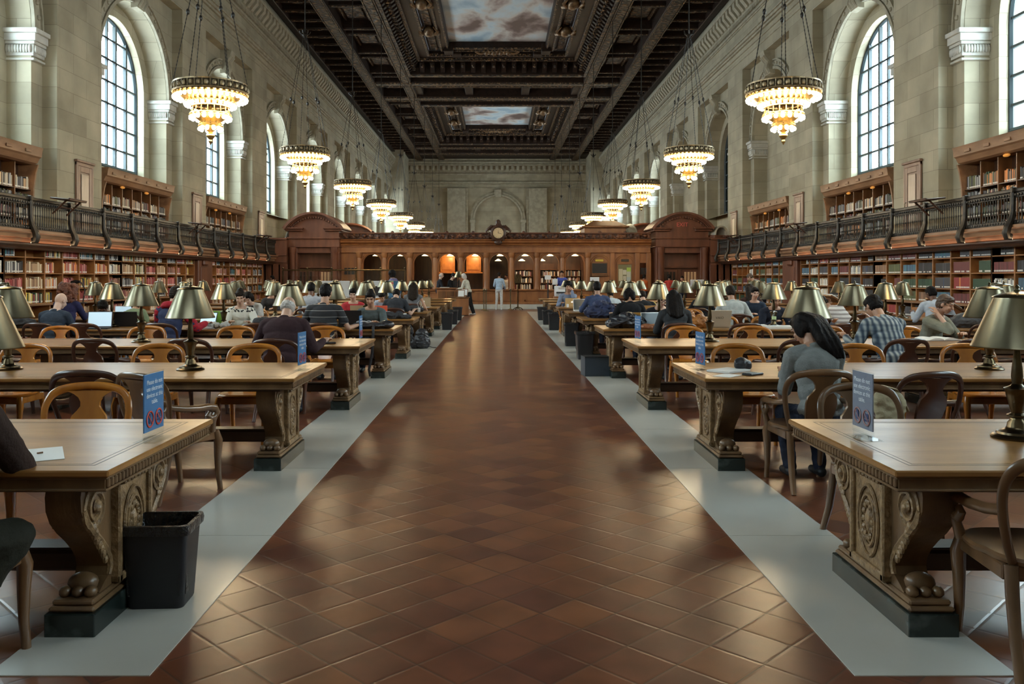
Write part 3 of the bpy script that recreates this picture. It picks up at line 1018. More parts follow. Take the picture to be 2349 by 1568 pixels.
# ---------------------------------------------------------------- books
BOOKC = dict(red=(0.26, 0.03, 0.03), maroon=(0.13, 0.028, 0.03), black=(0.018, 0.018, 0.022), charcoal=(0.05, 0.05, 0.06), navy=(0.03, 0.05, 0.11),
             blue=(0.06, 0.13, 0.20), teal=(0.04, 0.19, 0.20), green=(0.020, 0.058, 0.030), olive=(0.085, 0.10, 0.04), brown=(0.24, 0.13, 0.075), tan=(0.42, 0.27, 0.15),
             cream=(0.66, 0.58, 0.42), white=(0.68, 0.66, 0.62), orange=(0.62, 0.22, 0.05), pink=(0.52, 0.20, 0.18), grey=(0.28, 0.29, 0.30), yellow=(0.62, 0.45, 0.08))
BN = list(BOOKC)
BM = [mat('%s_cloth_binding' % n, c, 0.55, isl=0.4) for n, c in BOOKC.items()]
LBL = mat('paper_call_number', (0.80, 0.78, 0.72), 0.6)
PAG = mat('page_block', (0.62, 0.55, 0.42), 0.8)
bulkB = MB()                                      # every book beyond the individual ones
BULKM = BM + [LBL, PAG]
BK = {}
N_IND = {-1: 0, 1: 0}

def add_book(mb, s, d, y, z, t, h, w, ci, lab=True):
    """spine faces the hall at distance d; width t along y, height h, depth w into the shelf."""
    x0, x1 = s * d, s * (d + w)
    mb.cur = ci
    mb.box(x0, x1, y, y + t, z, z + h, 0.004)
    xs = s * (d - 0.0015)
    if lab:
        mb.cur = len(BM)
        mb.quad((xs, y + t * .12, z + 0.02), (xs, y + t * .88, z + 0.02), (xs, y + t * .88, z + 0.055), (xs, y + t * .12, z + 0.055))

def book_obj(ci, labelled):
    key = (ci, labelled)
    if key not in BK:
        m = MB()
        m.box(0, 0.20, -0.5, 0.5, 0, 1.0)          # unit thickness and height, scaled per book
        m.cur = 1
        m.box(0.005, 0.203, -0.42, 0.42, 0.985, 1.004)
        if labelled:
            m.cur = 2
            m.quad((-0.0015, -0.38, 0.07), (-0.0015, 0.38, 0.07), (-0.0015, 0.38, 0.20), (-0.0015, -0.38, 0.20))
        BK[key] = m.mesh('book', [BM[ci], PAG, LBL], 0)
    return BK[key]

LEFT_SETS = [['white', 'tan', 'brown', 'cream', 'black', 'maroon'], ['red', 'maroon', 'pink', 'red'], ['black', 'charcoal', 'grey', 'white', 'black'], ['tan', 'brown', 'tan', 'cream'], ['orange', 'white', 'red', 'cream', 'pink'], ['teal', 'blue', 'black', 'white', 'charcoal'], ['maroon', 'brown', 'brown', 'pink'], ['yellow', 'cream', 'green', 'red', 'black']]
RIGHT_SETS = [['green'], ['black', 'charcoal'], ['maroon'], ['green', 'olive'], ['brown', 'tan'], ['charcoal', 'navy'], ['red', 'orange'], ['blue', 'teal'], ['black', 'white', 'brown', 'green'], ['olive'], ['cream', 'white', 'grey'], ['black']]
UP_SETS = [['black', 'charcoal', 'navy', 'green', 'black', 'grey'], ['black', 'maroon', 'charcoal', 'black', 'cream'], ['grey', 'cream', 'tan', 'black', 'charcoal'], ['brown', 'orange', 'tan', 'green', 'black'], ['grey', 'black', 'charcoal', 'olive']]
def fill_shelf(s, d, y0, y1, z, hmax, sets, fillr, ident=None):
    pal = R.choice(sets)
    y = y0 + 0.012
    end = y1 - 0.012 if R.random() < fillr else y0 + (y1 - y0) * R.uniform(0.35, 0.85)
    if R.random() < 0.02: return
    h0 = hmax * R.uniform(0.72, 0.86)
    series = len(pal) <= 2
    n = 0
    t0 = R.uniform(0.034, 0.055)
    while True:
        t = t0 * R.uniform(0.95, 1.05) if series else R.uniform(0.024, 0.062)
        if y + t > end: break
        h = h0 * (R.uniform(0.985, 1.0) if series else R.uniform(0.82, 1.08))
        ci = BN.index(pal[0] if series and R.random() < 0.85 else R.choice(pal))
        lb = R.random() < 0.85
        if ident and N_IND[s] < 150 and t > 0.022:
            N_IND[s] += 1
            o = link('book', book_obj(ci, lb), None, (s * d, y + t / 2, z), 0 if s > 0 else PI)
            o.scale = (1, t - 0.002, h)
            w = ident(n)
            tag(o, '%s book, %s' % (BN[ci], w), 'book', 'books on the wall bookcases')
        else:
            add_book(bulkB, s, d, y + 0.001, z, t - 0.002, h, 0.2, ci, lb)
        y += t
        n += 1

# ---------------------------------------------------------------- lower wall bookcases
SHELF_Z = [0.93, 1.28, 1.66, 2.04]
def bookcase(s, y0, y1, ncol, label, sets, fillr, bidx):
    t = thing('bookcase', label, 'bookcase', (s * 11.1, y0, 0), 0, 'wall bookcases')
    L, cw = y1 - y0, (y1 - y0) / ncol
    def bx(m, d0, d1, a, b, z0, z1, c=0.0): m.box(s * (d0 - 11.1), s * (d1 - 11.1), a, b, z0, z1, c)
    m = MB(); bx(m, 11.36, 11.40, 0, L, 0, 2.33); m.build('back_panel', MT['shelf'], t, smooth=0)
    m = MB(); bx(m, 10.93, 11.1, 0, L, 0.0, 0.07); bx(m, 10.96, 11.1, 0, L, 0.07, 0.14, 0.01)
    m.build('plinth', MT['shelf_dark'], t, smooth=0.4)
    m = MB(); bx(m, 10.90, 11.36, 0, L, 0.875, 0.915, 0.012); m.build('counter_ledge', MT['shelf_dark'], t, smooth=0.4)
    for q in range(ncol + 1):
        a = q * cw
        m = MB()
        bx(m, 11.085, 11.36, a - 0.022, a + 0.022, 0.915, 2.30, 0.006)
        bx(m, 10.96, 11.36, a - 0.022, a + 0.022, 0.14, 0.875, 0.006)
        m.build('upright', MT['shelf'], t, smooth=0.4)
    for z in SHELF_Z[0:] + [2.30]:
        m = MB(); bx(m, 11.095, 11.36, 0.0, L, z - 0.028, z, 0.005); m.build('shelf', MT['shelf'], t, smooth=0.4)
    m = MB(); bx(m, 10.98, 11.36, 0, L, 0.50, 0.525, 0.005); m.build('shelf', MT['shelf_dark'], t, smooth=0.4)
    for q in range(ncol):
        ya, yb_ = y0 + q * cw + 0.025, y0 + (q + 1) * cw - 0.025
        vis = (ya > 18.6 and ya < 25)
        for si, z in enumerate((2.04, 1.66, 1.28)):
            nm = ['top', 'second', 'third'][si]
            idn = None
            if vis:
                idn = lambda n, q=q, nm=nm: '%s on %s shelf of column %s, %s %s bookcase' % (ORD[min(n, 23)], nm, ['one', 'two', 'three', 'four', 'five', 'six', 'seven'][q], ORD[bidx], SIDE[s])
            fill_shelf(s, 11.12, ya, yb_, z, 0.255 if si == 0 else 0.325, sets, fillr, idn)
        fill_shelf(s, 11.12, ya, yb_, 0.93, 0.31, sets, fillr)
        for z in (0.14, 0.525):
            if R.random() < 0.75: fill_shelf(s, 11.0, ya, yb_, z, 0.34, sets, 0.8)
    return t
UN = [(13.1, 19.1, 7), (19.1, 25.1, 7), (25.1, 31.1, 7), (32.7, 40.2, 9)]
for s, sets, fr in ((-1, LEFT_SETS, 0.72), (1, RIGHT_SETS, 0.9)):
    # nearest visible unit first so the individual books are the largest in view
    for bi in (1, 0, 2, 3):
        y0, y1, nc = UN[bi]
        lab = ['honey oak bookcase along the %s wall at the near edge of the picture', 'honey oak bookcase of full shelves along the %s wall, next after the nearest', 'honey oak bookcase on the %s wall just before the panelled pier', 'honey oak bookcase on the %s wall beyond the pier, beside the booth'][bi] % SIDE[s]
        bookcase(s, y0, y1, nc, lab, sets, fr, bi)
    m = MB()
    m.box(s * 10.95, s * 11.9, 31.12, 32.68, 0, 2.2, 0.02)
    m.box(s * 10.92, s * 10.96, 31.35, 32.45, 0.25, 1.95, 0.015)
    m.box(s * 10.85, s * 11.0, 31.5, 31.95, 2.0, 2.22, 0.05)
    o = m.build('panelled_pier', MT['booth_red'], smooth=0.4)
    tag(o, 'plain dark oak panelled pier between two bookcases on the %s wall' % SIDE[s], 'pier')

# ---------------------------------------------------------------- upper bookcases in the window recesses
def upper_case(s, yc, label):
    t = thing('bookcase', label, 'bookcase', (s * 12.28, yc, 2.63), 0, 'gallery bookcases')
    def bx(m, d0, d1, a, b, z0, z1, c=0.0): m.box(s * (d0 - 12.28), s * (d1 - 12.28), a, b, z0 - 2.63, z1 - 2.63, c)
    hw = 2.62
    m = MB()
    bx(m, 12.62, 12.66, -hw, hw, 2.63, 4.75)
    m.build('back_panel', MT['oak_dark'], t, smooth=0)
    m = MB()
    prof = [(12.25, 4.52), (12.16, 4.56), (12.10, 4.68), (12.05, 4.72), (12.02, 4.90), (12.0, 4.96), (12.66, 4.98), (12.66, 4.52)]
    m.prism([(s * (a - 12.28), b - 2.63) for a, b in prof], 'y', -hw - 0.09, hw + 0.09)
    for q in range(6): bx(m, 12.005, 12.03, -2.4 + q * 0.86, -2.15 + q * 0.86, 4.77, 4.85, 0.008)
    m.build('cornice', MT['shelf_dark'], t, smooth=0.4)
    for sg in (-1, 1):
        m = MB()
        prof = [(12.26, 2.63), (12.22, 3.9), (12.16, 4.3), (12.10, 4.52), (12.66, 4.52), (12.66, 2.63)]
        m.prism([(s * (a - 12.28), b - 2.63) for a, b in prof], 'y', sg * hw, sg * (hw + 0.06))
        m.build('end_panel', MT['shelf_dark'], t, smooth=0.4)
    nc = 7
    cw = 2 * hw / nc
    for q in range(1, nc):
        m = MB(); bx(m, 12.28, 12.62, -hw + q * cw - 0.015, -hw + q * cw + 0.015, 2.63, 4.5); m.build('upright', MT['oak'], t, smooth=0)
    zs = [2.72, 3.10, 3.48, 3.86]
    for z in zs:
        m = MB(); bx(m, 12.29, 12.62, -hw, hw, z - 0.022, z); m.build('shelf', MT['oak_dark'], t, smooth=0)
    for q in range(nc):
        for z in zs:
            fill_shelf(s, 12.32, yc - hw + q * cw + 0.02, yc - hw + (q + 1) * cw - 0.02, z, 0.35 if z < 3.8 else 0.40, UP_SETS, 0.97)
    # small shell lamps under the cornice
    for q in range(2):
        m = MB()
        m.ball((s * (12.24 - 12.28), -1.2 + q * 1.9, 4.49 - 2.63), 0.085, 10, 6, (0.7, 1.5, 0.5))
        m.build('shell_lamp', MT['shell_lamp'], t)
    return t
MT['shell_lamp'] = emit('amber_shell_lamp', (0.80, 0.34, 0.07), 0.25)
for s in (-1, 1):
    for i in range(0, 3):
        yc = BAY0 + PITCH * i
        upper_case(s, yc, 'gallery bookcase with carved cornice under the %s %s arch from the near end' % (ORD[i], SIDE[s]))
        area('bookcase_cornice_lamp', (s * 12.10, yc, 4.50), (0, s * 0.65, 0), 0.04, 5.0, 9.0, (1.0, 0.74, 0.44))
ob = bulkB.build('shelved_books', BULKM, smooth=0, kind='stuff')
tag(ob, 'remaining rows of shelved books on the farther wall and gallery bookcases', 'books')

# ---------------------------------------------------------------- chandeliers
def chandelier_proto(detail):
    t = thing('chandelier', 'x', 'chandelier')
    m = MB()
    m.lathe([(0.80, 0.30), (0.835, 0.30), (0.84, 0.33), (0.80, 0.34), (0.80, 0.30)], 40)
    m.lathe([(0.80, 0.12), (0.85, 0.11), (0.86, 0.14), (0.82, 0.16), (0.80, 0.12)], 40)
    for i in range(30):
        a = 2 * PI * i / 30
        ca, sa = math.cos(a), math.sin(a)
        m.tube([(0.825 * ca, 0.825 * sa, 0.15), (0.825 * ca, 0.825 * sa, 0.31)], 0.009, 5)
        b = a + PI / 30
        m.ball((0.82 * math.cos(b), 0.82 * math.sin(b), 0.22), 0.055, 6, 4, (1, 1, 1.2))
    m.build('crown_band', MT['chand_dark'], t)
    m = MB()
    m.lathe([(0.82, 0.10), (0.56, -0.03), (0.42, -0.12), (0.40, -0.13), (0.54, -0.045), (0.80, 0.085)], 36)
    for r, z, n in ((0.79, 0.07, 36), (0.545, -0.08, 26)):
        for i in range(n):
            a = 2 * PI * i / n
            m.lathe([(0.03, 0.035), (0.045, 0.02), (0.045, 0.0), (0.03, -0.015)], 6, (r * math.cos(a), r * math.sin(a), z - 0.01))
    m.build('upper_dish', MT['chand'], t)
    m = MB()
    m.lathe([(0.41, -0.14), (0.44, -0.15), (0.44, -0.18), (0.40, -0.19), (0.40, -0.14)], 30)
    m.lathe([(0.38, -0.30), (0.46, -0.31), (0.47, -0.34), (0.42, -0.36), (0.22, -0.50), (0.20, -0.50)], 30)
    for i in range(18):
        a = 2 * PI * i / 18
        m.tube([(0.41 * math.cos(a), 0.41 * math.sin(a), -0.18), (0.42 * math.cos(a), 0.42 * math.sin(a), -0.31)], 0.013, 5)
        m.lathe([(0.03, 0.03), (0.048, 0.015), (0.048, 0.0), (0.03, -0.015)], 6, (0.43 * math.cos(a), 0.43 * math.sin(a), -0.36))
    m.build('middle_tier', MT['chand'], t)
    m = MB()
    m.lathe([(0.20, -0.47), (0.24, -0.53), (0.28, -0.58), (0.26, -0.61), (0.12, -0.66), (0.05, -0.72), (0.09, -0.76), (0.10, -0.80), (0.07, -0.85), (0.03, -0.88), (0.05, -0.92), (0.03, -0.96), (0.0, -1.0)], 20)
    for i in range(10):
        a = 2 * PI * i / 10
        m.tube([(0.2 * math.cos(a), 0.2 * math.sin(a), -0.46), (0.27 * math.cos(a), 0.27 * math.sin(a), -0.55)], 0.012, 5)
    m.build('lower_tier', MT['chand'], t)
    m = MB()
    m.lathe([(0.02, 0.0), (0.06, -0.04), (0.03, -0.1), (0.03, -0.5)], 10)
    m.build('central_stem', MT['chand'], t)
    rings = [(0.80, 0.01, 36, 0.043), (0.545, -0.14, 26, 0.043), (0.44, -0.42, 18, 0.046), (0.24, -0.655, 10, 0.046)]
    if detail:
        bms = {}
        for r, z, n, br in rings:
            if br not in bms:
                b = MB(); b.ball((0, 0, 0), br, 9, 6)
                bms[br] = b.mesh('light_bulb', MT['bulb'])
            for i in range(n):
                a = 2 * PI * (i + 0.5) / n
                link('light_bulb', bms[br], t, (r * math.cos(a), r * math.sin(a), z))
    else:
        for (r, z, n, br), nm in zip(rings, ('outer', 'inner', 'middle', 'bottom')):
            b = MB()
            for i in range(n):
                a = 2 * PI * (i + 0.5) / n
                b.ball((r * math.cos(a), r * math.sin(a), z), br, 8, 5)
            b.build('bulb_ring', MT['bulb'], t, kind='stuff')
    # chains gathered at a hub, a single rod from there to the ceiling
    HUB = 4.05
    for i in range(6):
        a = 2 * PI * (i + 0.25) / 6
        c = MB()
        p0, p1 = Vector((0.82 * math.cos(a), 0.82 * math.sin(a), 0.33)), Vector((0.05 * math.cos(a), 0.05 * math.sin(a), HUB))
        n = 44
        for q in range(n):
            u, w = p0.lerp(p1, q / n), p0.lerp(p1, (q + 1.15) / n)
            c.tube([u, u.lerp(w, 0.5), w], [0.006, 0.014, 0.006], 4)
        k = p0.lerp(p1, 0.42)
        c.ball(k, 0.045, 6, 4, (1, 1, 1.6))
        c.build('chain', MT['iron'], t)
    h = MB()
    h.lathe([(0.0, HUB - 0.12), (0.06, HUB - 0.05), (0.11, HUB), (0.05, HUB + 0.08), (0.025, HUB + 0.2)], 10)
    for i in range(6):
        a = 2 * PI * i / 6
        h.tube([(0.05 * math.cos(a), 0.05 * math.sin(a), HUB), (0.16 * math.cos(a), 0.16 * math.sin(a), HUB + 0.05), (0.18 * math.cos(a), 0.18 * math.sin(a), HUB + 0.12)], 0.018, 5)
    h.build('chain_hub', MT['iron'], t)
    h = MB()
    h.tube([(0, 0, HUB), (0, 0, 15.78 - 5.55)], 0.022, 6)
    h.build('hanging_rod', MT['iron'], t)
    return t
MT['chand_dark'] = mat('chandelier_bronze', (0.34, 0.25, 0.13), 0.38, metal=0.7, col2=(0.14, 0.10, 0.06), nscale=16)
pd, ps = chandelier_proto(True), chandelier_proto(False)
CH = ['nearest', 'second', 'third', 'fourth', 'fifth', 'sixth', 'seventh', 'eighth', 'farthest']
ud, us = False, False
for s in (-1, 1):
    for k in range(9):
        loc = (s * 6.3 + (-0.02), 18.7 + 9.2 * k, 5.46)
        lab = '%s lit tiered gilt chandelier in the row hanging along the %s side' % (CH[k], SIDE[s])
        src = pd if k < 2 else ps
        if (k < 2 and not ud) or (k >= 2 and not us):
            src.location, src['label'], src['group'] = loc, lab, 'chandeliers'
            if k < 2: ud = True
            else: us = True
        else: clone(src, loc, 0.3 * k, lab, 'chandeliers')
for o_ in [o for o in COL.objects if o.name.split('.')[0] == 'chandelier']: o_.scale = (0.95, 0.95, 1.0)
# one more pair hangs nearer than the picture shows; it still lights the front of the hall
for s in (-1, 1): clone(ps, (s * 6.3, 9.5, 5.46), 0, 'lit tiered gilt chandelier hanging over the %s tables just above the picture' % SIDE[s], 'chandeliers')
# ================================================================= CENTRAL OAK BOOTH ACROSS THE HALL
YB = 42.3
KP = YB / F_PX
def bxp(px): return CAM.x + (px - VX) * KP
def bzp(py): return CAM.z - (py - VY) * KP
bt = thing('delivery_booth', 'long carved oak delivery booth with arched openings across the hall', 'booth', (0, YB, 0))
def lb(m, x0, x1, y0, y1, z0, z1, c=0.0): m.box(x0, x1, y0, y1, z0, z1, c)
XL, XR = bxp(783), bxp(1492)
m = MB(); lb(m, XL, XR, -0.12, 0.6, 0, 0.24, 0.01); m.build('marble_step', MT['stone_white'], bt, smooth=0.4)
m = MB()
lb(m, XL, XR, 0.0, 0.5, 0.24, 0.90)
lb(m, XL, XR, -0.08, 0.55, 0.90, 0.98, 0.02)
lb(m, XL, XR, -0.05, 0.5, 0.24, 0.34, 0.01)
x = XL + 0.1
while x < XR - 0.9:
    for a, b, z0, z1 in ((x, x + 0.06, 0.4, 0.85), (x + 0.95, x + 1.01, 0.4, 0.85), (x, x + 1.01, 0.4, 0.45), (x, x + 1.01, 0.8, 0.85)): lb(m, a, b, -0.025, 0.02, z0, z1)
    x += 1.287
m.build('counter', MT['booth'], bt, smooth=0.4)
# arcade wall with arches
ZA0, ZSP, RA, ZTA = 0.98, 2.28, 0.46, 2.80
ARX = [bxp(853 + 58.3 * i) for i in range(9)]
m = MB()
def arch_panel(m, xc, hw, r, y0, y1, z0, zs, zt, n=14):
    """solid wall piece xc-hw..xc+hw with an arched opening of radius r."""
    pts = [(xc - r, z0), (xc - r, zs)] + [(xc - r * math.cos(PI * i / n), zs + r * math.sin(PI * i / n)) for i in range(1, n)] + [(xc + r, zs), (xc + r, z0)]
    for sg in (-1, 1):
        lb(m, xc + sg * r, xc + sg * hw, y0, y1, z0, zt)
    for i in range(1, len(pts) - 2):
        (xa, za), (xb, zb) = pts[i], pts[i + 1]
        vs = []
        for y in (y0, y1):
            vs += [(xa, y, za), (xb, y, zb), (xb, y, zt), (xa, y, zt)]
        m.add(vs, [(0, 1, 2, 3), (7, 6, 5, 4), (0, 1, 5, 4)])
hwp = 58.3 * KP / 2
for xc in ARX: arch_panel(m, xc, hwp, RA, 0.05, 0.35, ZA0, ZSP, ZTA)
lb(m, XL, ARX[0] - hwp, 0.05, 0.35, ZA0, ZTA)
m.build('arcade_wall', MT['booth'], bt, smooth=0.5)
m = MB()
for xc in ARX:
    for r in (RA + 0.02, RA + 0.09):
        m.tube([(xc - r * math.cos(PI * i / 16), 0.04, ZSP + r * math.sin(PI * i / 16)) for i in range(17)], 0.022, 5)
m.build('arch_moulding', MT['booth'], bt)
for i in range(10):
    x = ARX[0] - hwp + i * 58.3 * KP
    c = MB()
    c.lathe([(0.15, 0.98), (0.15, 1.06), (0.12, 1.10), (0.125, 1.5), (0.12, 2.5), (0.11, 2.55), (0.14, 2.6), (0.15, 2.66), (0.16, 2.7), (0.16, 2.8)], 14, (x, -0.02, 0))
    c.build('column', MT['booth'], bt)
# the two panelled bays on the right: screen bay and notice bay, and the two end bays with small windows
m = MB()
XA, XB, XC = ARX[-1] + hwp, bxp(1463), XR
lb(m, XA, XB, 0.06, 0.35, ZA0, ZTA)
lb(m, XB, XC, 0.06, 0.35, ZA0, 1.5); lb(m, XB, XC, 0.06, 0.35, 2.3, ZTA)
for px in (1405, 1462, 1488):
    lb(m, bxp(px) - 0.12, bxp(px) + 0.12, -0.06, 0.1, ZA0, ZTA, 0.02)
for px in (1377, 1434):
    xc = bxp(px)
    for r in (0.5, 0.42): m.tube([(xc - r * math.cos(PI * i / 16), 0.05, 2.2 + r * math.sin(PI * i / 16)) for i in range(17)], 0.02, 5)
m.build('panelled_bay', MT['booth'], bt, smooth=0.4)
for px in (1478, 805):
    w = MB()
    xc = bxp(px)
    for q in range(4): lb(w, xc - 0.33 + q * 0.17, xc - 0.19 + q * 0.17, 0.02, 0.05, 1.72, 2.05)
    w.build('small_window', MT['dark_pane'] if 'dark_pane' in MT else MT['black'], bt, smooth=0)
# entablature
m = MB()
lb(m, XL, XR, -0.06, 0.4, 2.80, 2.86, 0.01)
lb(m, XL, XR, 0.0, 0.4, 2.86, 3.12)
lb(m, XL, XR, -0.08, 0.4, 3.10, 3.16, 0.015)
m.build('frieze', MT['booth'], bt, smooth=0.4)
m = MB()
prof = [(0.0, 3.16), (-0.12, 3.18), (-0.14, 3.24), (-0.26, 3.30), (-0.28, 3.38), (-0.34, 3.42), (-0.30, 3.46), (0.4, 3.46), (0.4, 3.16)]
m.prism(prof, 'x', XL, XR)
m.build('cornice', MT['booth'], bt, smooth=0.4)
m = MB()
lb(m, XL, XR, -0.10, 0.3, 3.46, 3.74)
x = XL + 0.15
while x < XR - 0.1:
    if abs(x - bxp(1143)) > 0.5:
        m.ball((x, -0.12, 3.62), 0.11, 8, 5, (1.1, 0.5, 1.1))
        m.tube([(x - 0.16, -0.12, 3.52), (x, -0.16, 3.49), (x + 0.16, -0.12, 3.52)], 0.03, 5)
    x += 0.34
for px in (855, 900, 1025, 1085, 1201, 1259, 1376, 1434): m.ball((bxp(px), 0.0, 3.80), 0.09, 8, 5)
m.build('carved_crest', MT['carved_booth'], bt)
m = MB(); lb(m, XL, XR, -0.16, 0.4, 3.74, 3.80, 0.015); m.build('crest_rail', MT['booth_red'], bt, smooth=0.4)
# clock on the crest
CX, CZ = bxp(1143), bzp(535)
ck = thing('wall_clock', 'round clock with a pale face in a carved case on the booth crest', 'clock', (CX, YB - 0.36, CZ))
m = MB()
M0 = Matrix.Rotation(PI / 2, 4, 'X')
m.M = M0
m.lathe([(0.0, -0.14), (0.40, -0.14), (0.43, -0.06), (0.40, 0.02), (0.30, 0.05), (0.27, 0.02), (0.26, 0.0)], 28)
m.M = None
for i in range(14):
    a = PI * i / 7
    m.ball((0.43 * math.cos(a), 0.02, 0.43 * math.sin(a)), 0.06, 6, 4)
for sg in (-1, 1): m.tube([(sg * 0.30, 0.03, 0.34), (sg * 0.48, 0.03, 0.20), (sg * 0.60, 0.03, 0.10), (sg * 0.56, 0.03, 0.0)], [0.1, 0.08, 0.06, 0.04], 6)
m.ball((0, 0.03, 0.50), 0.13, 8, 6, (1, 0.6, 1.3))
m.ball((0, 0.03, -0.47), 0.13, 8, 6, (1.6, 0.6, 1.0))
m.build('clock_case', MT['oak_dark'], ck)
m = MB(M0); m.lathe([(0.0, 0.0), (0.26, 0.0), (0.26, 0.012), (0.0, 0.012)], 28); m.build('clock_face', mat('cream_clock_face', (0.66, 0.50, 0.29), 0.4), ck, smooth=0.4)
m = MB()
m.box(-0.008, 0.008, -0.03, -0.02, -0.02, 0.12); m.M = Matrix.Rotation(1.85, 4, 'Y'); m.box(-0.008, 0.008, -0.036, -0.026, -0.03, 0.17); m.M = None
m.build('clock_hand', MT['black'], ck, smooth=0)
m = MB()
for i in range(12):
    a = PI * i / 6
    m.M = Matrix.Rotation(a, 4, 'Y'); m.box(-0.006, 0.006, -0.022, -0.013, 0.195, 0.235)
m.M = None
m.build('hour_marks', MT['black'], ck, smooth=0)

# end pavilions with segmental pediments
def pavilion(pxl, pxr, label, sd):
    t = thing('booth_pavilion', label, 'pavilion', (0, 0, 0))
    Yp = YB - 0.55
    xl, xr = bxp(pxl), bxp(pxr)
    xm, hw = (xl + xr) / 2, (xr - xl) / 2
    m = MB()
    for sg in (-1, 1): lb(m, xm + sg * (hw - 0.42), xm + sg * hw, Yp, Yp + 1.6, 0, 3.05, 0.02)
    lb(m, xm - hw + 0.42, xm + hw - 0.42, Yp + 0.1, Yp + 1.2, 2.78, 3.05)
    lb(m, xm - hw - 0.03, xm + hw + 0.03, Yp - 0.05, Yp + 1.6, 3.05, 3.10, 0.02)
    lb(m, xm - hw, xm + hw, Yp, Yp + 1.6, 3.10, 3.46)
    lb(m, xm - hw - 0.06, xm + hw + 0.06, Yp - 0.08, Yp + 1.6, 3.46, 3.55, 0.02)
    m.build('pier_frame', MT['booth_red'], t, smooth=0.4)
    for sg in (-1, 1):
        c = MB()
        c.lathe([(0.20, 0.0), (0.20, 0.3), (0.16, 0.36), (0.165, 1.4), (0.15, 2.75), (0.19, 2.85), (0.20, 3.05)], 16, (xm + sg * (hw - 0.21), Yp - 0.05, 0))
        c.build('column', MT['booth_red'], t)
    m = MB()
    lb(m, xm - hw + 0.02, xm + hw - 0.02, Yp + 0.02, Yp + 1.5, 3.55, 4.0)
    h2, z2, rise = hw + 0.24, 4.0, 0.78
    Rr = (h2 * h2 + rise * rise) / (2 * rise)
    a0 = math.asin(h2 / Rr)
    arc = [(xm + Rr * math.sin(-a0 + 2 * a0 * i / 24), z2 + rise - Rr + Rr * math.cos(-a0 + 2 * a0 * i / 24)) for i in range(25)]
    inner = [(xm + (px_ - xm) * 0.86, z2 + (pz - z2) * 0.78) for px_, pz in arc]
    m.prism([(xm - h2 * 0.86, z2)] + inner[1:-1] + [(xm + h2 * 0.86, z2)], 'y', Yp + 0.05, Yp + 1.5)
    m.build('tympanum', MT['booth_red'], t, smooth=0.4)
    m = MB()
    for (o, yy) in ((1.0, -0.28), (0.955, -0.16), (0.90, -0.06)):
        A = [(xm + (p - xm) * o, z2 + (q - z2) * (o if o < 1 else 1) - (0.0)) for p, q in arc]
        B = [(p + (xm - p) * 0.06, q - 0.10) for p, q in A]
        for i in range(24):
            vs = []
            for y in (Yp + yy, Yp + 2.2):
                vs += [(A[i][0], y, A[i][1]), (A[i + 1][0], y, A[i + 1][1]), (B[i + 1][0], y, B[i + 1][1]), (B[i][0], y, B[i][1])]
            m.add(vs, [(0, 1, 2, 3), (0, 1, 5, 4), (3, 2, 6, 7), (4, 5, 6, 7)])
    for sg in (-1, 1):
        lb(m, xm + sg * (hw - 0.75), xm + sg * (h2 - 0.02), Yp - 0.24, Yp + 2.2, 3.94, 4.02, 0.02)
        lb(m, xm + sg * (hw - 0.70), xm + sg * (h2 - 0.10), Yp - 0.14, Yp + 2.2, 3.84, 3.94, 0.02)
    for i in range(2, 23):
        p, q = arc[i]
        m.box(xm + (p - xm) * 0.88 - 0.035, xm + (p - xm) * 0.88 + 0.035, Yp - 0.1, Yp, q - 0.30 + 0.0, q - 0.22)
    m.build('pediment_cornice', MT['booth_red'], t, smooth=0.5)
    m = MB()
    lb(m, xm - hw + 0.42, xm + hw - 0.42, Yp + 0.7, Yp + 0.8, 0, 2.78)
    lb(m, xm - hw + 0.42, xm + hw - 0.42, Yp + 0.5, Yp + 0.7, 2.04, 2.12, 0.01)
    for sg in (-1, 1): lb(m, xm + sg * 0.10, xm + sg * 0.95, Yp + 0.62, Yp + 0.7, 0.1, 1.98, 0.02)
    m.build('door_panelling', MT['booth_red'], t, smooth=0.4)
    for sg in (-1, 1):
        w = MB()
        for q in range(4): lb(w, xm + sg * 0.52 - 0.3 + q * 0.16, xm + sg * 0.52 - 0.19 + q * 0.16, Yp + 0.60, Yp + 0.63, 1.25, 1.85)
        w.build('door_lights', MT['warm_pane'] if sg > 0 else MT['dark_pane'], t, smooth=0)
    return t, xm, Yp
MT['warm_pane'] = emit('warm_door_pane', (0.55, 0.34, 0.18), 0.06)
MT['dark_pane'] = mat('dark_pane', (0.03, 0.025, 0.022), 0.15)
pvL, xmL, ypp = pavilion(668, 783, 'dark oak pavilion with curved pediment at the left end of the booth', -1)
pvR, xmR, _ = pavilion(1500, 1620, 'dark oak pavilion with curved pediment and red exit lettering, right booth end', 1)

def text_mesh(body, size, mat_, name, align='CENTER', ext=0.002, space=1.0):
    cu = bpy.data.curves.new(name, 'FONT')
    cu.body, cu.size, cu.align_x, cu.align_y, cu.extrude, cu.space_line = body, size, align, 'CENTER', ext, space
    ob_ = bpy.data.objects.new(name, cu)
    COL.objects.link(ob_)
    dg = bpy.context.evaluated_depsgraph_get()
    me = bpy.data.meshes.new_from_object(ob_.evaluated_get(dg))
    bpy.data.objects.remove(ob_)
    bpy.data.curves.remove(cu)
    me.materials.clear()
    me.materials.append(mat_)
    me.name = name
    return me
o = link('exit_lettering', text_mesh('EXIT', 0.28, emit('red_exit_letters', (0.55, 0.10, 0.08), 0.10), 'exit_lettering'), pvR, (xmR, ypp + 0.03, 4.16))
o.rotation_euler = (PI / 2, 0, 0)
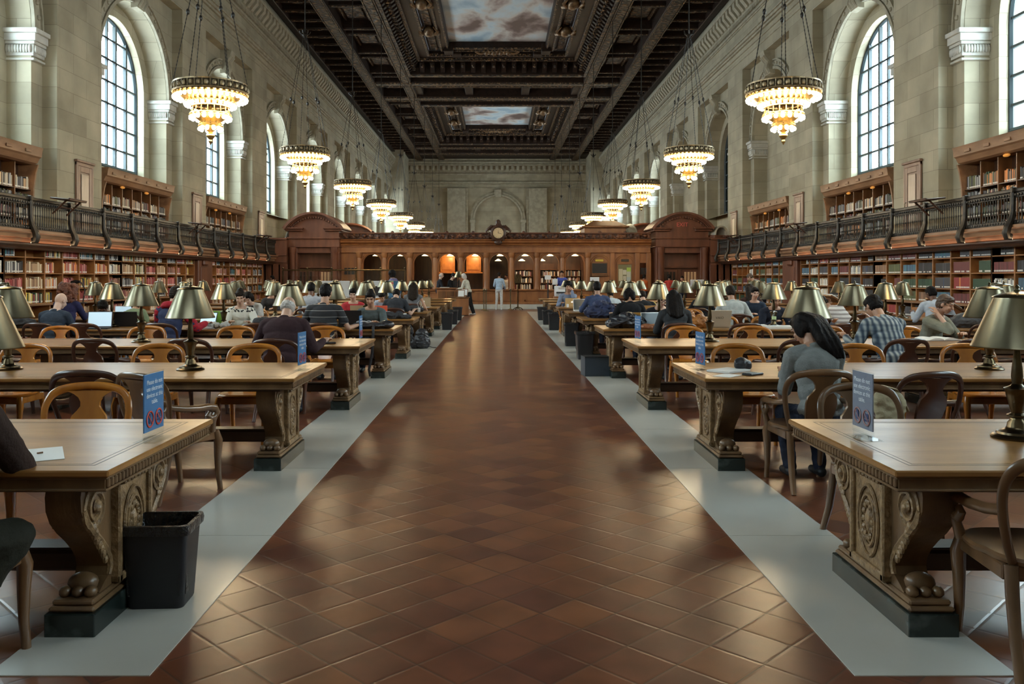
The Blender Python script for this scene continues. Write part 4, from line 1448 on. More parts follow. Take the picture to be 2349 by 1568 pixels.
# second row of pavilions on the far face of the booth, seen over the top
for i, (x0, x1, lab) in enumerate(((bxp(700), bxp(828), 'second curved oak pediment showing just behind the left pavilion'), (bxp(1452), bxp(1585), 'second curved oak pediment showing just behind the right pavilion'))):
    m = MB()
    xm, hw = (x0 + x1) / 2, (x1 - x0) / 2
    arc = [(xm - hw * math.cos(PI * j / 20), 3.75 + 0.75 * math.sin(PI * j / 20)) for j in range(21)]
    m.prism([(xm - hw, 0)] + arc + [(xm + hw, 0)], 'y', YB + 4.6, YB + 6.0)
    for j in range(20):
        m.tube([(arc[j][0], YB + 4.5, arc[j][1]), (arc[j + 1][0], YB + 4.5, arc[j + 1][1])], 0.09, 6)
    o = m.build('booth_pavilion', MT['booth_red'], smooth=0.5)
    tag(o, lab, 'pavilion')
# lantern lid and barrel hood on top of the booth (right)
m = MB()
x0, x1 = bxp(1340), bxp(1452)
lb(m, x0 + 0.15, x1 - 0.15, YB + 1.3, YB + 3.5, 3.5, 4.15)
lb(m, x0, x1, YB + 1.1, YB + 3.7, 4.12, 4.22, 0.03)
m.add([(x0 + 0.1, YB + 1.2, 4.22), (x1 - 0.1, YB + 1.2, 4.22), (x1 - 0.1, YB + 3.6, 4.22), (x0 + 0.1, YB + 3.6, 4.22), (x0 + 0.7, YB + 1.9, 4.52), (x1 - 0.6, YB + 1.9, 4.52), (x1 - 0.6, YB + 2.9, 4.52), (x0 + 0.7, YB + 2.9, 4.52)],
      [(4, 5, 6, 7), (0, 1, 5, 4), (1, 2, 6, 5), (2, 3, 7, 6), (3, 0, 4, 7)])
o = m.build('lantern_roof', MT['booth'], smooth=0.4)
tag(o, 'oak lantern roof with sloping lid on top of the booth at right', 'roof lantern')
def barrel(x, y, z, r, ln, rot, label):
    t = thing('barrel_hood', label, 'hood', (x, y, z), rot)
    m = MB()
    n = 16
    for r_, y0, y1 in ((r, 0, ln), ):
        A = [(-r_ * math.cos(PI * j / n), r_ * math.sin(PI * j / n)) for j in range(n + 1)]
        for j in range(n):
            vs = []
            for yy in (y0, y1):
                vs += [(A[j][0], yy, A[j][1]), (A[j + 1][0], yy, A[j + 1][1]), (A[j + 1][0] * .9, yy, A[j + 1][1] * .9), (A[j][0] * .9, yy, A[j][1] * .9)]
            m.add(vs, [(0, 1, 5, 4), (3, 2, 6, 7), (0, 1, 2, 3), (4, 5, 6, 7)])
    m.build('hood_shell', MT['stone_white'], t, smooth=0.5)
    for yy in (0.0, ln * 0.5, ln):
        b = MB()
        b.tube([(-r * 1.02 * math.cos(PI * j / n), yy, r * 1.02 * math.sin(PI * j / n)) for j in range(n + 1)], 0.05, 6)
        b.build('hood_rib', MT['stone_white'], t)
    b = MB(); b.box(-r - .1, r + .1, -.05, ln + .05, -0.25, 0.0, .02); b.build('hood_base', MT['booth_red'], t, smooth=0.4)
    return t
barrel(bxp(1424), YB + 2.6, bzp(532), 0.55, 1.1, -1.05, 'pale barrel shaped hood on the booth roof beside the oak lantern')
barrel(bxp(1650), YB - 0.4, bzp(540), 0.42, 0.9, 0.55, 'arched opening hood on the right gallery end beside the pavilion')
barrel(bxp(655), YB + 1.4, bzp(540), 0.40, 0.9, -0.55, 'arched opening hood on the left gallery end behind the pavilion')
# dark returns joining gallery and pavilions
for s in (-1, 1):
    m = MB()
    xa = xmL - 1.25 if s < 0 else xmR + 1.30
    m.box(xa, s * 11.9, YB - 0.9, YB - 0.2, 0, 3.5)
    for z in (0.95, 2.3, 2.62, 3.4): m.box(xa, s * 11.9, YB - 0.98, YB - 0.2, z, z + 0.06, 0.01)
    n = 5
    for q in range(n):
        x = xa + (s * 12.0 - xa) * (q + 0.5) / n
        m.box(x - 0.22, x + 0.22, YB - 0.94, YB - 0.9, 1.1, 2.2, 0.015)
    o = m.build('oak_screen', MT['booth_red'], smooth=0.4)
    tag(o, 'dark panelled oak screen between the %s pavilion and the wall' % SIDE[s], 'screen')

# rooms seen through the arches --------------------------------------------------------------
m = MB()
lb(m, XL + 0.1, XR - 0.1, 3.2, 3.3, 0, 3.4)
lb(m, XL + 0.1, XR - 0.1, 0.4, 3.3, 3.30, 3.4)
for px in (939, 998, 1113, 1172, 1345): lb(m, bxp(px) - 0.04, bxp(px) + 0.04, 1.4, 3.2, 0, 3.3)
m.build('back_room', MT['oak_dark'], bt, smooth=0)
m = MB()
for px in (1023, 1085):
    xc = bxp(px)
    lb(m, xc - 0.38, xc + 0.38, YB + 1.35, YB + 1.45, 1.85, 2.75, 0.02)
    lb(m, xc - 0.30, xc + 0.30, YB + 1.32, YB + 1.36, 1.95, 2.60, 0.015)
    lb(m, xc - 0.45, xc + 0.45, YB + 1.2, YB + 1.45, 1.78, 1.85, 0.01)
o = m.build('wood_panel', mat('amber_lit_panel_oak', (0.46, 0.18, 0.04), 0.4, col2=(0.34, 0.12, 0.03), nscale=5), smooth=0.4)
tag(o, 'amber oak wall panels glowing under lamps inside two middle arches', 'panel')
MT['green_shade'] = emit('lit_glass_shade', (0.92, 0.85, 0.55), 1.3)
pl = thing('pendant_lamp', 'x', 'lamp')
q = MB(); q.lathe([(0.03, 0.10), (0.05, 0.09), (0.17, 0.0), (0.18, -0.01), (0.16, -0.01), (0.03, 0.07)], 14); q.build('lamp_shade', MT['green_shade'], pl)
q = MB(); q.tube([(0, 0, 0.09), (0, 0, 0.62)], 0.012, 5); q.build('stem', MT['brass_dark'], pl)
PLN = ['first', 'second', 'third', 'fourth', 'fifth', 'sixth', 'seventh', 'eighth', 'ninth']
for i, xc in enumerate(ARX):
    lab = 'small lit glass pendant lamp in the %s arch of the booth from the left' % PLN[i]
    loc = (xc + (0.06 if i > 1 else 0.1), YB + 0.75, 2.67)
    if i == 0: pl.location, pl['label'], pl['group'] = loc, lab, 'pendant lamps in the booth'
    else: clone(pl, loc, 0, lab, 'pendant lamps in the booth')
    l = bpy.data.lights.new('pendant_glow', 'POINT')
    l.energy, l.color, l.shadow_soft_size = (22 if i in (3, 4) else 7), (1.0, 0.66, 0.30), 0.06
    lo = bpy.data.objects.new('pendant_glow', l)
    lo.location = (loc[0], loc[1], 2.60)
    COL.objects.link(lo)
for i, (px, py) in enumerate(((1143, 594), (1199, 594), (1247, 594))):
    clone(pl, (bxp(px), YB + 1.6, bzp(py) - 0.05), 0, 'second lower pendant lamp behind the %s arch right of the clock arch' % ['clock', 'first', 'second'][i] if i else 'second lower pendant lamp in the arch under the clock', 'pendant lamps in the booth')
# shelves of reference books behind the right arches
for i, (pa, pb, lab) in enumerate(((1172, 1226, 'crowded shelf unit behind the arch right of the clock arch'), (1231, 1284, 'crowded shelf unit behind the eighth booth arch'), (1286, 1342, 'dark shelf unit behind the last open booth arch'))):
    t = thing('shelf_unit', lab, 'shelf', (0, YB + 2.2, 0), 0, 'shelf units in the booth')
    xa, xb = bxp(pa), bxp(pb)
    m = MB(); lb(m, xa, xb, 0.30, 0.33, 0.2, 2.3); m.build('back_panel', MT['oak_dark'], t, smooth=0)
    for z in (0.6, 0.95, 1.3, 1.65, 2.0):
        m = MB(); lb(m, xa, xb, 0, 0.3, z - 0.025, z); m.build('shelf', MT['oak'], t, smooth=0)
    mm = MB()
    for z in (0.6, 0.95, 1.3, 1.65):
        x = xa + 0.02
        while x < xb - 0.06:
            w_ = R.uniform(0.03, 0.06)
            mm.cur = BN.index(R.choice(['cream', 'white', 'tan', 'grey', 'brown', 'maroon', 'black']))
            if R.random() < 0.85: mm.box(x, x + w_ - 0.003, 0.03, 0.25, z, z + R.uniform(0.2, 0.29))
            x += w_
    o = mm.build('reference_books', BM, None, (0, YB + 2.2, 0), smooth=0, kind='stuff')
    tag(o, 'pale reference books packed on the %s' % ['shelves right of the clock arch', 'shelves behind the eighth arch', 'shelves behind the last open arch'][i], 'books')
l = area('booth_room_lamp', (bxp(1255), YB + 1.4, 3.25), (0.3, 0, 0), 3.0, 0.3, 40, (1.0, 0.80, 0.55))
# screen, signs and notice board on the right bays
t = thing('wall_screen', 'black wall mounted screen in the tenth bay of the booth', 'screen', (bxp(1375), YB, bzp(615)))
m = MB(); lb(m, -0.40, 0.40, -0.03, 0.04, -0.29, 0.29, 0.01); m.build('screen_frame', MT['booth'], t, smooth=0.4)
m = MB(); lb(m, -0.37, 0.37, -0.04, -0.03, -0.245, 0.25); m.build('screen_panel', MT['black'], t, smooth=0)
m = MB(); lb(m, -0.40, 0.40, -0.06, 0.04, -0.40, -0.29, 0.01); m.build('sill', MT['oak'], t, smooth=0.4)
for px, py, w_, cc, lab in ((1375, 597, 0.20, (0.55, 0.42, 0.06), 'small yellow brass sign above the black screen'), (1434, 597, 0.19, (0.05, 0.04, 0.03), 'small dark sign above the notice board')):
    m = MB(); m.box(-w_, w_, -0.02, 0.02, -0.06, 0.06, 0.008)
    o = m.build('wall_sign', mat('sign_plate', cc, 0.4, metal=0.3), None, (bxp(px), YB + 0.03, bzp(py)), smooth=0.4)
    tag(o, lab, 'sign')
t = thing('notice_board', 'notice board with pale pinned sheets in the eleventh bay of the booth', 'notice board', (bxp(1433), YB, bzp(628)))
m = MB()
for a, b, z0, z1 in ((-0.38, -0.33, -0.52, 0.52), (0.33, 0.38, -0.52, 0.52), (-0.38, 0.38, 0.47, 0.54)): lb(m, a, b, -0.03, 0.05, z0, z1, 0.01)
m.build('frame', MT['booth'], t, smooth=0.4)
m = MB(); lb(m, -0.33, 0.33, 0.0, 0.05, -0.52, 0.47); m.build('backing', mat('olive_board', (0.20, 0.19, 0.10), 0.7), t, smooth=0)
for x, z, w_, h_, cc in ((-0.20, -0.05, 0.10, 0.30, (0.56, 0.53, 0.38)), (0.0, 0.08, 0.09, 0.12, (0.6, 0.58, 0.46)), (0.0, -0.22, 0.08, 0.12, (0.55, 0.52, 0.40)), (0.2, 0.22, 0.10, 0.10, (0.42, 0.60, 0.12)), (0.2, -0.02, 0.10, 0.14, (0.52, 0.54, 0.44)), (0.2, -0.28, 0.10, 0.12, (0.42, 0.50, 0.50))):
    m = MB(); lb(m, x - w_, x + w_, -0.006, 0.0, z - h_, z + h_)
    for q in range(3): pass
    m.build('pinned_sheet', mat('sheet_tint', cc, 0.7), t, smooth=0)

# glazed partition on the left in front of the booth
YG = 38.0
gp = thing('glass_partition', 'low bronze framed glass partition standing before the booth at left', 'partition', (0, YG, 0))
gx0, gx1 = (648 - VX) * YG / F_PX, (928 - VX) * YG / F_PX
m = MB(); m.box(gx0, gx1, -0.05, 0.05, 1.86, 1.93, 0.015); m.build('top_rail', MT['brass_dark'], gp, smooth=0.4)
m = MB(); m.box(gx0, gx1, -0.05, 0.05, 0.0, 0.9, 0.01); m.build('lower_panel', MT['booth'], gp, smooth=0.4)
for q in range(6):
    x = gx0 + (gx1 - gx0) * q / 5
    m = MB(); m.box(x - 0.03, x + 0.03, -0.04, 0.04, 0.9, 1.9, 0.01); m.ball((x, 0, 1.98), 0.05, 8, 5); m.build('post', MT['brass_dark'], gp)
    if q < 5:
        m = MB(); m.box(x + 0.03, x + (gx1 - gx0) / 5 - 0.03, -0.004, 0.004, 0.9, 1.86); m.build('pane', MT['acrylic'], gp, smooth=0)
# ================================================================= TABLES, LAMPS, CHAIRS
TY0, TP, TX, THL, THW, TZ = 4.03, 3.12, 5.21, 3.635, 0.63, 0.76
NT = 10
def ty(k): return TY0 + TP * k

def table_proto():
    t = thing('reading_table', 'x', 'table')
    m = MB()
    m.box(-THL, THL, -THW, THW, 0.732, TZ, 0.006)
    m.cur = 1
    for a, b in ((0.10, 0.106), (0.125, 0.129)):
        for sg in (-1, 1):
            m.box(-THL + a, THL - a, sg * (THW - a), sg * (THW - b), TZ - 0.002, TZ + 0.0006)
            m.box(sg * (THL - a), sg * (THL - b), -THW + a, THW - a, TZ - 0.002, TZ + 0.0006)
    m.build('tabletop', [MT['table_top'], MT['table_dark']], t, smooth=0.4)
    m = MB()
    m.box(-THL + .010, THL - .010, -THW + .010, THW - .010, 0.722, 0.732, 0.003)
    m.box(-THL + .026, THL - .026, -THW + .026, THW - .026, 0.676, 0.724)
    m.box(-THL + .014, THL - .014, -THW + .014, THW - .014, 0.672, 0.682, 0.003)
    n = 36
    for sg in (-1, 1):
        for i in range(n):
            y = -THW + .03 + (2 * THW - .06) * (i + 0.5) / n
            m.box(sg * (THL - .03), sg * (THL - .014), y - 0.011, y + 0.011, 0.683, 0.721, 0.005)
    m.build('carved_edge', MT['table_wood'], t, smooth=0.4)
    m = MB(); m.box(-THL + .14, THL - .14, -THW + .12, THW - .12, 0.645, 0.673)
    m.build('underframe', MT['table_dark'], t, smooth=0)
    half = [(0.45, 0.672), (0.468, 0.61), (0.462, 0.55), (0.43, 0.49), (0.375, 0.435), (0.305, 0.38), (0.245, 0.325), (0.208, 0.275), (0.198, 0.235), (0.215, 0.20), (0.265, 0.175), (0.30, 0.155), (0.305, 0.13)]
    out = half + [(-y, z) for y, z in reversed(half)]
    def trestle(xc, end, sx):
        m = MB()
        m.prism(out, 'x', xc - 0.075, xc + 0.075)
        m.box(xc - 0.10, xc + 0.10, -0.40, 0.40, 0.10, 0.125, 0.01)
        m.box(xc - 0.09, xc + 0.09, -0.385, 0.385, 0.125, 0.15, 0.008)
        tr_ = m.build('trestle', MT['table_wood'], t, smooth=0.6)
        m = MB(); m.box(xc - 0.108, xc + 0.108, -0.415, 0.415, 0.0, 0.10, 0.004)
        m.build('marble_plinth', MT['green_marble'], tr_, smooth=0.4)
        if not end: return
        xf = xc + sx * 0.065
        m = MB()                                   # framed medallion panel
        m.box(xf - 0.01, xf + sx * 0.03, -0.175, 0.175, 0.16, 0.62)
        for a, b, z0, z1 in ((-0.185, -0.15, 0.15, 0.63), (0.15, 0.185, 0.15, 0.63), (-0.185, 0.185, 0.585, 0.63), (-0.185, 0.185, 0.15, 0.19)):
            m.box(xf, xf + sx * 0.05, a, b, z0, z1, 0.008)
        for r0, r1 in ((0.105, 0.165), (0.075, 0.12)):
            m.tube([(xf + sx * 0.035, r0 * math.cos(2 * PI * i / 28), 0.385 + r1 * math.sin(2 * PI * i / 28)) for i in range(28)], 0.009, 6, closed=True)
        for i in range(14):
            a = 2 * PI * i / 14
            m.ball((xf + sx * 0.032, 0.045 * math.cos(a), 0.385 + 0.085 * math.sin(a)), 0.017, 6, 4)
        m.ball((xf + sx * 0.03, 0, 0.385), 0.03, 8, 5, (0.6, 1, 2.0))
        for i in range(9): m.ball((xf + sx * 0.055, -0.15 + i * 0.0375, 0.605), 0.014, 6, 4)
        m.build('medallion_panel', MT['table_carved'], tr_, smooth=0.7)
        for sg in (-1, 1):
            m = MB()                               # scroll volute on each flank
            cy_, cz_ = sg * 0.345, 0.535
            pts = []
            for i in range(44):
                a = PI * 0.5 - i * 0.33
                r = 0.105 * (1 - i / 50)
                pts.append((xf + sx * (0.008 + 0.012 * i / 44), cy_ + sg * r * math.cos(a), cz_ + r * math.sin(a)))
            m.tube(pts, 0.011, 5)
            m.ball((xf + sx * 0.02, cy_, cz_), 0.022, 8, 5)
            m.tube([(xf + sx * 0.008, sg * y * 0.955, z) for y, z in half[2:10]], [0.015, 0.018, 0.018, 0.017, 0.016, 0.015, 0.014, 0.012], 6)
            for i in range(7):
                u = i / 6
                m.ball((xf + sx * 0.01, sg * (0.36 - 0.12 * u), 0.45 - 0.17 * u), 0.026 - 0.009 * u, 6, 4, (0.7, 1, 1.2))
            m.build('scroll', MT['table_carved'], tr_, smooth=0.7)
            m = MB()
            m.ball((xc, sg * 0.29, 0.195), 0.045, 12, 8, (1.5, 1.1, 1.0))
            for q in range(3): m.ball((xc - 0.055 + 0.055 * q, sg * 0.335, 0.17), 0.028, 8, 5, (1.0, 1.1, 0.9))
            m.build('paw_foot', MT['table_wood'], tr_)
    trestle(-THL + 0.265, True, -1)
    trestle(THL - 0.265, True, 1)
    trestle(0.0, False, 1)
    m = MB()
    m.box(-THL + 0.30, THL - 0.30, -0.085, 0.085, 0.17, 0.265, 0.012)
    m.box(-THL + 0.30, THL - 0.30, -0.07, 0.07, 0.262, 0.275, 0.004)
    m.build('stretcher', MT['table_dark'], t, smooth=0.4)
    return t
tp = table_proto()
first = True
for k in range(NT):
    for s in (-1, 1):
        lab = 'long carved oak reading table, %s from the camera in the %s column' % (ORD[k], SIDE[s])
        loc = (s * TX, ty(k), 0)
        if first: tp.location, tp['label'], tp['group'] = loc, lab, 'reading tables'; first = False
        else: clone(tp, loc, 0, lab, 'reading tables')

# ---------------------------------------------------------------- brass reading lamps
def lamp_proto():
    t = thing('table_lamp', 'x', 'lamp')
    m = MB()
    m.lathe([(0.0, 0.0), (0.112, 0.0), (0.115, 0.008), (0.105, 0.018), (0.092, 0.022), (0.088, 0.032), (0.055, 0.042), (0.045, 0.055), (0.042, 0.075), (0.03, 0.09), (0.028, 0.10)], 24)
    m.build('base', MT['brass_dark'], t)
    m = MB()
    m.lathe([(0.026, 0.095), (0.045, 0.105), (0.045, 0.112), (0.026, 0.122), (0.032, 0.14), (0.036, 0.165), (0.047, 0.205), (0.050, 0.222), (0.058, 0.232), (0.058, 0.240), (0.03, 0.252), (0.022, 0.262), (0.026, 0.30), (0.023, 0.34), (0.016, 0.40), (0.013, 0.47), (0.02, 0.478), (0.02, 0.49), (0.01, 0.50), (0.010, 0.70)], 16)
    m.build('stem', MT['brass_dark'], t)
    m = MB()
    m.lathe([(0.198, 0.437), (0.201, 0.441), (0.198, 0.446), (0.103, 0.672), (0.102, 0.676), (0.108, 0.679), (0.104, 0.684), (0.070, 0.697), (0.02, 0.707), (0.0, 0.708), (0.0, 0.703), (0.07, 0.692), (0.099, 0.678), (0.098, 0.670), (0.194, 0.444), (0.198, 0.437)], 36)
    m.build('lamp_shade', MT['brass'], t)
    m = MB(); m.lathe([(0.012, 0.705), (0.016, 0.712), (0.006, 0.720), (0.012, 0.730), (0.0, 0.742)], 10); m.build('finial', MT['brass'], t)
    m = MB(); m.ball((0, 0, 0.56), 0.035, 10, 6); m.build('light_bulb', MT['lamp_bulb'], t)
    return t
lp = lamp_proto()
first = True
LX = [2.57, 4.33, 6.09, 7.85]
LN = ['nearest the aisle', 'second from the aisle', 'third from the aisle', 'farthest from the aisle']
for k in range(NT):
    for s in (-1, 1):
        for j in range(4):
            x = LX[j] + R.uniform(-0.03, 0.03)
            if k == 1 and j == 1: x = 4.15
            if k == 0: x = 2.49 if j == 0 else x
            px = VX + (s * x - CAM.x) * F_PX / ty(k)
            if px < -110 or px > W_PX + 110: continue
            lab = 'brass shaded lamp on the %s %s table, %s' % (ORD[k], SIDE[s], LN[j])
            loc = (s * x, ty(k) + R.uniform(-0.05, 0.08), TZ)
            if first: lp.location, lp['label'], lp['group'] = loc, lab, 'brass reading lamps'; first = False
            else:
                o = clone(lp, loc, R.uniform(0, 6), lab, 'brass reading lamps')

# ---------------------------------------------------------------- chairs
def smooth_path(p, r, n=3):
    """Catmull-Rom resampling of a 2-D path with its radii."""
    P2, R2 = [], []
    m = len(p)
    for i in range(m - 1):
        a, b, c, d = p[max(i - 1, 0)], p[i], p[i + 1], p[min(i + 2, m - 1)]
        for q in range(n):
            t = q / n
            P2.append(tuple(0.5 * (2 * b[j] + (c[j] - a[j]) * t + (2 * a[j] - 5 * b[j] + 4 * c[j] - d[j]) * t * t + (3 * b[j] - a[j] - 3 * c[j] + d[j]) * t ** 3) for j in range(2)))
            R2.append(r[i] + (r[i + 1] - r[i]) * t)
    return P2 + [p[-1]], R2 + [r[-1]]

def chair_proto(mt, arms, name='library_chair'):
    t = thing(name, 'x', 'chair')
    W = mt
    m = MB()                                       # saddle seat
    n, out = 28, []
    for i in range(n):
        a = 2 * PI * i / n
        c_, s_ = math.cos(a), math.sin(a)
        p = 3.2
        r = (abs(c_) ** p + abs(s_) ** p) ** (-1 / p)
        out.append((0.245 * r * c_ * (1.0 if s_ > 0 else 0.92), 0.235 * r * s_))
    rings = [(0.90, 0.425), (1.0, 0.432), (1.02, 0.447), (0.98, 0.458), (0.75, 0.452), (0.35, 0.446)]
    vs = [(x * q, y * q, z) for q, z in rings for x, y in out]
    fs = [(k * n + i, k * n + (i + 1) % n, (k + 1) * n + (i + 1) % n, (k + 1) * n + i) for k in range(len(rings) - 1) for i in range(n)]
    fs += [tuple(range(n - 1, -1, -1)), tuple((len(rings) - 1) * n + i for i in range(n))]
    m.add(vs, fs)
    m.build('seat', W, t)
    m = MB()
    for sg in (-1, 1): m.box(sg * 0.195, sg * 0.22, -0.18, 0.19, 0.37, 0.43, 0.006)
    m.box(-0.2, 0.2, 0.185, 0.21, 0.37, 0.43, 0.006)
    m.box(-0.19, 0.19, -0.20, -0.18, 0.37, 0.43, 0.006)
    m.build('seat_frame', W, t, smooth=0.4)
    for sg in (-1, 1):
        m = MB()
        m.tube([(sg * 0.205, 0.195, 0.43), (sg * 0.215, 0.215, 0.36), (sg * 0.21, 0.215, 0.25), (sg * 0.205, 0.225, 0.12), (sg * 0.205, 0.245, 0.0)], [0.028, 0.032, 0.026, 0.021, 0.019], 12)
        m.build('leg', W, t)
        m = MB()
        m.tube([(sg * 0.19, -0.19, 0.43), (sg * 0.195, -0.21, 0.32), (sg * 0.20, -0.245, 0.16), (sg * 0.21, -0.31, 0.0)], [0.026, 0.025, 0.022, 0.019], 12)
        m.build('leg', W, t)
    def lean(x, z): return -0.195 - (z - 0.45) * 0.20 - 0.055 * (1 - min(1, (x / 0.26) ** 2)) * min(1, (z - 0.45) / 0.2)
    hp = [(-0.185, 0.44), (-0.215, 0.52), (-0.240, 0.62), (-0.250, 0.70), (-0.245, 0.765), (-0.222, 0.815), (-0.18, 0.845), (-0.12, 0.86), (-0.06, 0.866), (0, 0.868)]
    hp = hp + [(-x, z) for x, z in reversed(hp[:-1])]
    rad = [0.018, 0.019, 0.020, 0.021, 0.022, 0.024, 0.025, 0.025, 0.025, 0.025]
    rad = rad + rad[:-1][::-1]
    hp, rad = smooth_path(hp, rad)
    m = MB()
    m.tube([(x, lean(x, z), z) for x, z in hp], rad, 10, flat=0.55, up=(0, 1, 0))
    m.build('back_hoop', W, t)
    prof = [(0.080, 0.45), (0.092, 0.50), (0.106, 0.58), (0.112, 0.64), (0.103, 0.69), (0.074, 0.722), (0.056, 0.748), (0.058, 0.775), (0.072, 0.80), (0.10, 0.822), (0.14, 0.84)]
    vs, fs = [], []
    nx = 9
    for z_i, (w, z) in enumerate(prof):
        for side in (0, 1):
            for i in range(nx):
                x = -w + 2 * w * i / (nx - 1)
                vs.append((x, lean(x, z) + (0.010 if side else -0.012), z))
    st = 2 * nx
    for a in range(len(prof) - 1):
        for i in range(nx - 1):
            fs.append((a * st + i, a * st + i + 1, (a + 1) * st + i + 1, (a + 1) * st + i))
            fs.append((a * st + nx + i + 1, a * st + nx + i, (a + 1) * st + nx + i, (a + 1) * st + nx + i + 1))
        for i in (0, nx - 1):
            fs.append((a * st + i, (a + 1) * st + i, (a + 1) * st + nx + i, a * st + nx + i))
    m = MB(); m.add(vs, fs); m.build('splat', W, t, smooth=0.9)
    if arms:
        for sg in (-1, 1):
            m = MB()
            pts = [(sg * 0.245, lean(0.25, 0.66), 0.655), (sg * 0.262, -0.14, 0.635), (sg * 0.268, -0.02, 0.623), (sg * 0.268, 0.08, 0.622), (sg * 0.266, 0.135, 0.608), (sg * 0.264, 0.155, 0.575), (sg * 0.262, 0.135, 0.54), (sg * 0.262, 0.095, 0.535), (sg * 0.262, 0.075, 0.56), (sg * 0.262, 0.095, 0.58)]
            m.tube(pts, [0.022, 0.022, 0.023, 0.025, 0.026, 0.025, 0.024, 0.022, 0.02, 0.014], 12)
            m.tube([(sg * 0.262, 0.13, 0.54), (sg * 0.255, 0.13, 0.50), (sg * 0.235, 0.14, 0.44)], [0.022, 0.02, 0.024], 12)
            m.build('arm', W, t)
    return t
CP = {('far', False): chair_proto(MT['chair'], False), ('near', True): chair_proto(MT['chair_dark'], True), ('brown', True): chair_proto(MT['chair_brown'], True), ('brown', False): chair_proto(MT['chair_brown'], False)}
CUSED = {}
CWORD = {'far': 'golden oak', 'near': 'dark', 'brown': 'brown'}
CPLACED = []
def chair(s, k, side, x, rz=0.0, pull=0.0, kind=None, arms=None, extra='', occ=False):
    """side near: back to the camera, on the camera side of table k; far: beyond it, facing the camera."""
    kd = kind or ('near' if side == 'near' else 'far')
    ar = arms if arms is not None else (side == 'near')
    if (kd, ar) not in CP: ar = not ar
    p = CP[(kd, ar)]
    yy = ty(k) - THW - 0.23 - pull if side == 'near' else ty(k) + THW + 0.25 + pull
    rot = rz if side == 'near' else PI + rz
    sel = [c for c in CPLACED if c[0] == s and c[1] == k and c[2] == side]
    pos = 'at %.1f' % x
    lab = (extra or None)
    CPLACED.append((s, k, side, x))
    loc = (s * x, yy, 0)
    if (kd, ar) not in CUSED:
        CUSED[(kd, ar)] = True
        p.location, p.rotation_euler = loc, (0, 0, rot)
        o = p
    else: o = clone(p, loc, rot)
    o['_c'] = [float(s), float(k), 0.0 if side == 'near' else 1.0, float(x), 1.0 if occ else 0.0]
    o['_w'] = CWORD[kd]
    o['group'] = 'library chairs'
    if extra: o['label'] = extra
    CH_ALL.append(o)
    return o
CH_ALL = []
# (side of hall, table, near/far, x, turn, pulled out)
for a in [(-1, 0, 'far', 2.50, 0.05, 0.0), (-1, 1, 'near', 2.92, 0.0, 0.02), (-1, 1, 'near', 2.33, -0.5, 0.22), (-1, 1, 'far', 3.32, 0, 0), (-1, 1, 'far', 2.38, 0.04, 0), (-1, 1, 'far', 4.62, 0, 0),
          (-1, 2, 'near', 4.32, -0.12, 0), (-1, 2, 'near', 3.30, -0.1, 0.02), (-1, 2, 'near', 5.5, -0.1, 0), (-1, 2, 'far', 5.9, 0, 0), (-1, 2, 'far', 4.72, 0, 0), (-1, 2, 'far', 3.52, 0, 0), (-1, 2, 'far', 2.30, 0.1, 0),
          (-1, 3, 'near', 5.95, -0.1, 0), (-1, 3, 'near', 3.5, 0.1, 0), (-1, 3, 'far', 5.5, 0, 0), (-1, 3, 'far', 3.3, 0, 0),
          (1, 0, 'far', 2.20, 0.08, -0.02), (1, 1, 'near', 2.94, 0.2, 0.12), (1, 1, 'far', 2.33, 0.0, 0), (1, 1, 'far', 3.50, 0, 0), (1, 1, 'far', 4.55, -0.1, 0), (1, 2, 'near', 3.12, 0.35, 0.05), (1, 2, 'near', 5.02, 0.3, 0), (1, 2, 'near', 5.75, 0.1, 0.05),
          (1, 2, 'far', 2.50, 0, 0), (1, 2, 'far', 3.42, 0, 0), (1, 2, 'far', 4.55, 0.3, 0.1), (1, 3, 'near', 3.55, 0.1, 0), (1, 3, 'near', 4.9, 0.25, 0.05), (1, 3, 'far', 3.9, 0.15, 0), (1, 3, 'far', 6.6, 0.1, 0.1), (1, 4, 'near', 5.7, 0.15, 0), (1, 3, 'near', 6.9, 0.3, 0.05)]:
    s, k, sd, x, rz, pull = a
    kd, arm = None, None
    if (s, k, sd) == (1, 0, 'far'): kd, arm = 'brown', False
    if (s, k, sd, x) == (-1, 1, 'near', 2.33): kd, arm = 'brown', True
    chair(s, k, sd, x, rz, pull, kd, arm)
chair(1, 0, 'near', 2.16, -0.10, -0.26, 'brown', True)
for k in range(4, NT):
    for s in (-1, 1):
        for sd in ('near', 'far'):
            for x in ((2.9, 4.0) if (k + (s > 0)) % 2 else (3.4,)):
                chair(s, k, sd, x + R.uniform(-0.15, 0.15), R.uniform(-0.15, 0.15), R.uniform(0, 0.08))

def label_chairs():
    cells = {}
    for o in CH_ALL:
        s, k, f, x, occ = o['_c']
        cells.setdefault((s, k, f), []).append((x, o))
    for (s, k, f), L in cells.items():
        L.sort(key=lambda q: q[0])
        for i, (x, o) in enumerate(L):
            occ = o['_c'][4]
            o['label'] = '%s%s chair, %s side of the %s %s table, %s from the aisle' % ('occupied ' if occ else 'empty ', o['_w'], 'far' if f else 'near', ORD[int(k)], SIDE[int(s)], ORD[i])
            del o['_c']; del o['_w']

